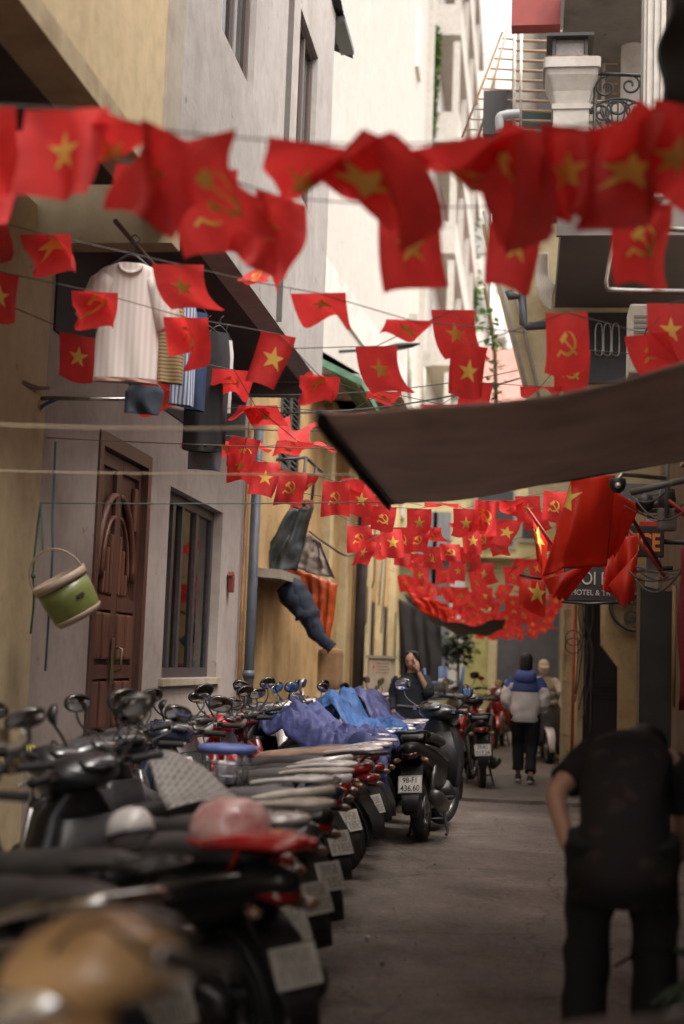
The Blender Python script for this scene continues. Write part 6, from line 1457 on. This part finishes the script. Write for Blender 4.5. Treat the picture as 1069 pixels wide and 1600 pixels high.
I3 = Matrix.Identity(3)
def legs_nodes(nodes, edges, Lk, La, Lt, Rk, Ra, Rt, hip=.82, hw=.085, sx=(-1, 1)):
    for s, nm, k_, a_, t_ in ((-1, 'l', Lk, La, Lt), (1, 'r', Rk, Ra, Rt)):
        nodes[nm+'hip'] = ((s*hw, 0, hip-.03), .085); nodes[nm+'knee'] = (k_, .052); nodes[nm+'ankle'] = (a_, .034); nodes[nm+'toe'] = (t_, .03)
        edges += [('pelvis', nm+'hip'), (nm+'hip', nm+'knee'), (nm+'knee', nm+'ankle'), (nm+'ankle', nm+'toe')]
# walker in the blue and white hooded jacket, back to the camera
w_ = at(818, 1228, 17.5)
t = thing('person', 'person walking away in a white jacket with blue shoulders and hood, black trousers', 'person', (w_.x, 17.5, .027), R(-4))
t.scale = (.93, .95, 1)
N = dict(pelvis=((0, 0, .82), .10), spine=((0, .0, 1.0), .095), chest=((0, .005, 1.18), .105), neck=((0, .01, 1.31), .045), skull=((0, .025, 1.40), .055))
E_ = [('pelvis', 'spine'), ('spine', 'chest'), ('chest', 'neck'), ('neck', 'skull')]
legs_nodes(N, E_, (-.09, .16, .47), (-.085, .17, .10), (-.085, .27, .06), (.09, .07, .45), (.09, -.10, .09), (.09, .0, .04))
for s, nm in ((-1, 'l'), (1, 'r')):
    N[nm+'sh'] = ((s*.15, 0, 1.24), .055); N[nm+'el'] = ((s*.245, -.05, 1.01), .042); N[nm+'wr'] = ((s*.16, .16, .92), .028)
    E_ += [('chest', nm+'sh'), (nm+'sh', nm+'el'), (nm+'el', nm+'wr')]
bm_ = skin_body(N, E_, 'pelvis')
hr = Matrix.Rotation(R(-6), 3, 'X'); hm = head_mb((0, .02, 1.44), hr); bm_.add(hm.v, hm.f, True)
for s in (-1, 1): hand(bm_, (s*.16, .16, .92), (-s*.6, .6, -.2), (0, 0, 1), .6)
body = bm_.build('body', SKIN, t)
torso([(0, .0, .735, .165, .12), (0, 0, .76, .18, .135), (0, -.01, .9, .195, .145), (0, -.01, 1.05, .19, .135), (0, -.005, 1.18, .188, .128), (0, 0, 1.26, .165, .11), (0, .01, 1.31, .09, .08)], wr=.016, seed=1).build('jacket', WHITEJ, body)
torso([(0, -.004, 1.10, .199, .142), (0, -.004, 1.18, .198, .139), (0, 0, 1.26, .172, .118), (0, .01, 1.315, .10, .09)], wr=.012, seed=1).build('jacket_yoke', BLUEJ, body)
for s in (-1, 1):
    limb([(s*.15, 0, 1.23), (s*.215, -.02, 1.12), (s*.255, -.05, 1.0), (s*.22, .05, .93), (s*.16, .15, .915)], [.08, .073, .066, .06, .045], 16, .03, 3+s).build('sleeve', WHITEJ, body)
    limb([(s*.14, 0, 1.24), (s*.188, -.008, 1.17), (s*.215, -.02, 1.12)], [.087, .083, .079], 16, .006, 3+s).build('sleeve_top', BLUEJ, body)
wrinkle(MB().loft([((0, -.06, 1.20), (.12, 0, 0), (0, .05, .02), 2.2), ((0, -.10, 1.26), (.15, 0, 0), (0, .07, .03), 2.2), ((0, -.085, 1.33), (.135, 0, 0), (0, .075, .02), 2.2), ((0, -.04, 1.36), (.10, 0, 0), (0, .06, .0), 2.2)], 22), .018, 5).build('hood', BLUEJ, body)
m = MB(); lg = limb([(-.085, 0, .84), (-.092, .06, .66), (-.09, .15, .47), (-.088, .15, .30), (-.085, .16, .155)], [.12, .105, .08, .075, .075], 16, .012, 2); m.add(lg.v, lg.f, True)
lg = limb([(.085, 0, .84), (.09, .05, .64), (.09, .06, .45), (.09, .0, .30), (.09, -.085, .145)], [.12, .105, .08, .072, .072], 16, .012, 4); m.add(lg.v, lg.f, True)
lg = torso([(0, 0, .70, .13, .10), (0, 0, .78, .15, .105), (0, 0, .86, .145, .10)], wr=.002); m.add(lg.v, lg.f, True); m.build('trousers', BLACKT, body)
shoe((-.085, .17, .025), .05, R(0), (SHOED, SOLE), body); shoe((.09, -.09, .02), -.1, R(-6), (SHOED, SOLE), body)
m = MB().loft([((0, .0, 1.565), (.03, 0, 0), (0, .03, 0), 2), ((0, -.002, 1.555), (.06, 0, 0), (0, .075, 0), 2), ((0, -.004, 1.51), (.084, 0, 0), (0, .102, 0), 2.1), ((0, -.016, 1.45), (.09, 0, 0), (0, .098, 0), 2.1), ((0, -.04, 1.39), (.086, 0, 0), (0, .075, 0), 2.1), ((0, -.065, 1.33), (.07, 0, 0), (0, .05, 0), 2), ((0, -.07, 1.29), (.03, 0, 0), (0, .02, 0), 2)], 24)
wrinkle(m, .008, 7, 20).build('hair', HAIR, body)

# woman on the phone, facing the camera
w_ = at(644, 1040, 16.4)
t = thing('person', 'woman in dark navy top with long black hair holding a phone to her cheek', 'person', (w_.x, 16.4, .02), R(172))
N = dict(pelvis=((0, 0, .82), .10), spine=((0, .0, 1.0), .09), chest=((0, .005, 1.16), .10), neck=((0, .01, 1.29), .043), skull=((.0, .025, 1.37), .052))
E_ = [('pelvis', 'spine'), ('spine', 'chest'), ('chest', 'neck'), ('neck', 'skull')]
legs_nodes(N, E_, (-.09, .03, .46), (-.09, 0, .09), (-.09, .1, .04), (.09, .03, .46), (.09, 0, .09), (.09, .1, .04))
# her left hand is raised (-x when facing +y)
N.update(lsh=((-.15, 0, 1.22), .052), lel=((-.215, .10, 1.08), .040), lwr=((-.10, .13, 1.31), .027), rsh=((.15, 0, 1.22), .052), rel=((.20, -.02, .98), .04), rwr=((.17, .14, .84), .027))
E_ += [('chest', 'lsh'), ('lsh', 'lel'), ('lel', 'lwr'), ('chest', 'rsh'), ('rsh', 'rel'), ('rel', 'rwr')]
bm_ = skin_body(N, E_, 'pelvis'); hr = Matrix.Rotation(R(8), 3, 'Y') @ Matrix.Rotation(R(-8), 3, 'X'); hc = (0, .03, 1.415); hm = head_mb(hc, hr); bm_.add(hm.v, hm.f, True)
hand(bm_, (-.10, .13, 1.31), (.18, -.12, 1), (.4, .9, 0), .5, .95); hand(bm_, (.17, .14, .84), (-.1, .5, -.8), (-1, .2, 0), .5, .95)
body = bm_.build('body', SKIN, t); face_parts(body, hc, hr, True)
torso([(0, 0, .66, .19, .14), (0, 0, .8, .20, .15), (0, 0, 1.0, .19, .14), (0, 0, 1.14, .19, .13), (0, 0, 1.23, .15, .105), (0, .01, 1.29, .075, .07)], wr=.02, seed=8).build('top', NAVYT, body)
limb([(-.14, 0, 1.22), (-.20, .06, 1.14), (-.225, .10, 1.07), (-.19, .12, 1.12)], [.075, .07, .066, .055], 16, .015, 5).build('sleeve', NAVYT, body)
limb([(.14, 0, 1.22), (.19, -.01, 1.1), (.205, -.01, .98), (.18, .12, .86)], [.075, .07, .062, .045], 16, .015, 6).build('sleeve', NAVYT, body)
m = MB()
for s in (-1, 1):
    lg = limb([(s*.085, 0, .82), (s*.09, .02, .5), (s*.09, 0, .10)], [.11, .075, .055], 14, .01, 2); m.add(lg.v, lg.f, True)
m.build('trousers', BLACKT, body)
for s in (-1, 1): shoe((s*.09, .0, .012), 0, 0, (SHOED, SOLE), body)
m = MB().loft([((0, .0, 1.542), (.03, 0, 0), (0, .03, 0), 2), ((0, -.002, 1.53), (.065, 0, 0), (0, .07, 0), 2), ((0, -.012, 1.49), (.084, 0, 0), (0, .088, 0), 2.1), ((0, -.03, 1.42), (.090, 0, 0), (0, .078, 0), 2.1), ((0, -.05, 1.33), (.092, 0, 0), (0, .055, 0), 2.1), ((0, -.075, 1.22), (.095, 0, 0), (0, .04, 0), 2), ((0, -.12, 1.08), (.08, 0, 0), (0, .03, 0), 2), ((0, -.13, 1.02), (.04, 0, 0), (0, .015, 0), 2)], 24)
for s in (-1, 1):
    lg = limb([(s*.03, .075, 1.525), (s*.075, .055, 1.46), (s*.088, .04, 1.38), (s*.085, .06, 1.27), (s*.08, .10, 1.16)], [.02, .026, .028, .026, .012], 10); m.add(lg.v, lg.f, True)
wrinkle(m, .006, 4, 22).build('hair', HAIR, body)
ph = thing('phone', 'dark phone held to the ear of the woman in navy', 'phone', t.matrix_basis @ Vector((-.085, .06, 1.40)), R(172))
q = Matrix.Rotation(R(20), 3, 'Y') @ Matrix.Rotation(R(12), 3, 'X')
MB().rbox((0, 0, 0), (.009, .07, .145), .004, q).build('case', BLACKP, ph); MB().box((.006, 0, 0), (.001, .062, .13), q).build('screen', DASH, ph)

# rider with cap and mask astride the scooter that faces the camera
w_ = at(849, 1045, 22.4)
t = thing('person', 'rider in cream jacket, cream cap and white mask sitting on the dark scooter', 'person', (w_.x, 22.45, 0), R(183))
N = dict(pelvis=((0, 0, .90), .10), spine=((0, .03, 1.05), .09), chest=((0, .06, 1.2), .10), neck=((0, .08, 1.31), .043), skull=((0, .10, 1.385), .052))
E_ = [('pelvis', 'spine'), ('spine', 'chest'), ('chest', 'neck'), ('neck', 'skull')]
for s, nm in ((-1, 'l'), (1, 'r')):
    N.update({nm+'hip': ((s*.11, .03, .87), .085), nm+'knee': ((s*.21, .33, .66), .055), nm+'ankle': ((s*.26, .22, .11), .034), nm+'toe': ((s*.26, .33, .045), .03), nm+'sh': ((s*.15, .06, 1.24), .052), nm+'el': ((s*.26, .2, 1.06), .04), nm+'wr': ((s*.27, .50, 1.04), .027)})
    E_ += [('pelvis', nm+'hip'), (nm+'hip', nm+'knee'), (nm+'knee', nm+'ankle'), (nm+'ankle', nm+'toe'), ('chest', nm+'sh'), (nm+'sh', nm+'el'), (nm+'el', nm+'wr')]
bm_ = skin_body(N, E_, 'pelvis'); hr = Matrix.Rotation(R(-10), 3, 'X'); hc = (0, .10, 1.43); hm = head_mb(hc, hr); bm_.add(hm.v, hm.f, True)
for s in (-1, 1): hand(bm_, (s*.27, .50, 1.04), (s*.1, .9, -.2), (-s, 0, .3), .9, .95)
body = bm_.build('body', SKIN, t); face_parts(body, hc, hr)
torso([(0, 0, .84, .18, .15), (0, .02, .95, .19, .15), (0, .05, 1.12, .185, .135), (0, .06, 1.22, .165, .115), (0, .075, 1.29, .09, .08)], wr=.02, seed=3).build('jacket', CREAMJ, body)
for s in (-1, 1):
    limb([(s*.14, .06, 1.23), (s*.23, .14, 1.12), (s*.265, .23, 1.05), (s*.27, .46, 1.04)], [.078, .072, .066, .045], 16, .02, s).build('sleeve', CREAMJ, body)
m = MB()
for s in (-1, 1):
    lg = limb([(s*.10, .0, .88), (s*.16, .2, .80), (s*.21, .34, .66), (s*.24, .28, .4), (s*.26, .22, .13)], [.11, .10, .08, .065, .055], 14, .01, 2); m.add(lg.v, lg.f, True)
m.build('trousers', BLACKT, body)
for s in (-1, 1): shoe((s*.26, .22, .012), 0, 0, (SHOED, SOLE), body)
X_ = lambda m: setattr(m, 'v', [tuple(hr @ Vector(q)+Vector(hc)) for q in m.v]) or m
X_(MB().loft([((0, .045, .0), (.072, 0, 0), (0, .058, .0), 2.2), ((0, .045, -.02), (.074, 0, 0), (0, .073, 0), 2.1), ((0, .04, -.06), (.066, 0, 0), (0, .075, 0), 2.1), ((0, .03, -.105), (.045, 0, 0), (0, .065, 0), 2)], 20)).build('face_mask', mat('mask_white', (.62, .6, .58), .8), body)
cp = X_(MB().loft([((0, -.005, .02), (.084, 0, 0), (0, .104, 0), 2.1), ((0, -.005, .06), (.083, 0, 0), (0, .102, 0), 2.1), ((0, -.005, .10), (.068, 0, 0), (0, .082, 0), 2.1), ((0, -.005, .125), (.03, 0, 0), (0, .035, 0), 2)], 22)).build('cap', mat('cap_cream', (.60, .47, .36), .8, var=.1), body)
X_(MB().loft([((0, .07, .045), (.075, 0, 0), (0, .004, .006), 3), ((0, .12, .038), (.078, 0, 0), (0, .004, .006), 3), ((0, .165, .025), (.05, 0, 0), (0, .003, .005), 2.5), ((0, .178, .02), (.02, 0, 0), (0, .003, .004), 2)], 16)).build('visor', MATS['cap_cream'], cp)
X_(MB().loft([((0, -.03, .03), (.086, 0, 0), (0, .085, 0), 2.1), ((0, -.045, -.04), (.08, 0, 0), (0, .06, 0), 2.1), ((0, -.055, -.1), (.06, 0, 0), (0, .045, 0), 2)], 18)).build('hair', HAIR, body)

# person bending over in the dark foreground, back to the camera
def floral():
    m = mat('floral_dark', (.02, .017, .017), .85); n = m.node_tree.nodes; L = m.node_tree.links; b = n['Principled BSDF']
    tc = n.new('ShaderNodeTexCoord'); v = n.new('ShaderNodeTexVoronoi'); v.inputs['Scale'].default_value = 11; nz = n.new('ShaderNodeTexNoise'); nz.inputs['Scale'].default_value = 24
    mx = n.new('ShaderNodeMixRGB'); mx.inputs[0].default_value = .08; L.new(tc.outputs['Object'], mx.inputs[1]); L.new(nz.outputs['Color'], mx.inputs[2]); L.new(tc.outputs['Object'], nz.inputs[0]); L.new(mx.outputs[0], v.inputs['Vector'])
    r = n.new('ShaderNodeValToRGB'); e = r.color_ramp.elements; e[0].position = .22; e[1].position = .34; e[0].color = (.035, .02, .018, 1); e[1].color = (.011, .0095, .010, 1)
    e2 = r.color_ramp.elements.new(.08); e2.color = (.05, .032, .027, 1); L.new(v.outputs['Distance'], r.inputs[0]); L.new(r.outputs[0], b.inputs['Base Color']); return m
w_ = at(972, 1400, 5.2)
t = thing('person', 'person bending forward in dark floral blouse and black trousers in the right foreground', 'person', (w_.x, 5.2, .02), R(-6))
N = dict(pelvis=((0, -.02, .80), .11), spine=((0, .10, .92), .10), chest=((.01, .28, 1.03), .11), neck=((.03, .44, 1.08), .045), skull=((.05, .52, 1.06), .055))
E_ = [('pelvis', 'spine'), ('spine', 'chest'), ('chest', 'neck'), ('neck', 'skull')]
legs_nodes(N, E_, (-.10, .04, .44), (-.105, -.02, .09), (-.11, .1, .04), (.09, .05, .44), (.085, 0, .09), (.09, .12, .04), .78)
N.update(lsh=((-.14, .30, 1.06), .055), lel=((-.255, .12, .93), .042), lwr=((-.185, .03, .73), .028), rsh=((.16, .30, 1.05), .055), rel=((.22, .38, .82), .042), rwr=((.16, .50, .62), .028))
E_ += [('chest', 'lsh'), ('lsh', 'lel'), ('lel', 'lwr'), ('chest', 'rsh'), ('rsh', 'rel'), ('rel', 'rwr')]
bm_ = skin_body(N, E_, 'pelvis'); hr = Matrix.Rotation(R(-58), 3, 'X'); hc = (.06, .56, 1.05); hm = head_mb(hc, hr); bm_.add(hm.v, hm.f, True)
hand(bm_, (-.185, .03, .73), (.25, .25, -.85), (.1, 1, .2), .5); hand(bm_, (.16, .50, .62), (-.1, .3, -.9), (-1, .2, 0), .5)
body = bm_.build('body', SKIN, t); face_parts(body, hc, hr)
FL = floral(); S_ = []
for c, a, b in (((0, -.03, .60), (.178, 0, 0), (0, .165, .02)), ((0, -.02, .74), (.178, 0, 0), (0, .16, .04)), ((0, .03, .85), (.148, 0, 0), (0, .12, -.07)), ((0, .12, .95), (.150, 0, 0), (0, .07, -.10)), ((.005, .24, 1.03), (.168, 0, 0), (0, .04, -.115)), ((.01, .33, 1.07), (.140, 0, 0), (0, .02, -.10)), ((.02, .40, 1.085), (.08, 0, 0), (0, .01, -.06))):
    S_.append((c, a, b, 2.3))
wrinkle(MB().loft(S_, 28), .02, 6).build('blouse', FL, body)
limb([(-.12, .30, 1.06), (-.175, .23, 1.01), (-.215, .175, .975)], [.08, .072, .068], 16, .01, 3).build('sleeve', FL, body)
limb([(.14, .30, 1.05), (.19, .34, .95), (.205, .36, .88)], [.08, .072, .07], 16, .01, 4).build('sleeve', FL, body)
m = MB()
for s, x in ((-1, -.10), (1, .095)):
    lg = limb([(x*.9, -.02, .80), (x*1.12, .02, .62), (x*1.2, .04, .44), (x*1.22, .0, .14)], [.11, .09, .08, .082], 16, .012, 2+s); m.add(lg.v, lg.f, True)
m.build('trousers', BLACKT, body)
for s in (-1, 1): shoe((s*.1-.005, .0, .012), 0, 0, (SHOED, SOLE), body)
m = MB().loft([((.06, .70, 1.04), (.03, 0, 0), (0, .01, .03), 2), ((.06, .66, 1.08), (.075, 0, 0), (0, .04, .07), 2), ((.06, .57, 1.10), (.09, 0, 0), (0, .02, .085), 2), ((.055, .50, 1.08), (.08, 0, 0), (0, -.01, .07), 2), ((.045, .45, 1.06), (.05, 0, 0), (0, 0, .05), 2)], 20)
wrinkle(m, .006, 3, 20).build('hair', HAIR, body)
# litter on the ground
r_ = random.Random(9)
p = at(575, 1466, 6); d_ = F_*FPX+RX*(575-534.5)-UX*(1466-800); p = EYE+d_*(-1.4/d_.z)
m = MB().lathe([(0, -.012), (.012, -.008), (.016, .002), (.008, .01), (0, .012)], (p.x, p.y, .004), 'z', 8); wrinkle(m, .012, 2, 60)
tag(m.build('paper_scrap', P_WHITE), 'tiny white crumpled scrap lying on the asphalt in the foreground', 'litter')
d_ = F_*FPX+RX*(880-534.5)-UX*(1286-800); p = EYE+d_*(-1.4/d_.z)
tag(MB().rbox((p.x, p.y, .012), (.10, .03, .012), .003).build('white_stick', P_WHITE), 'flat white strip lying on the road left of the bending person', 'litter')
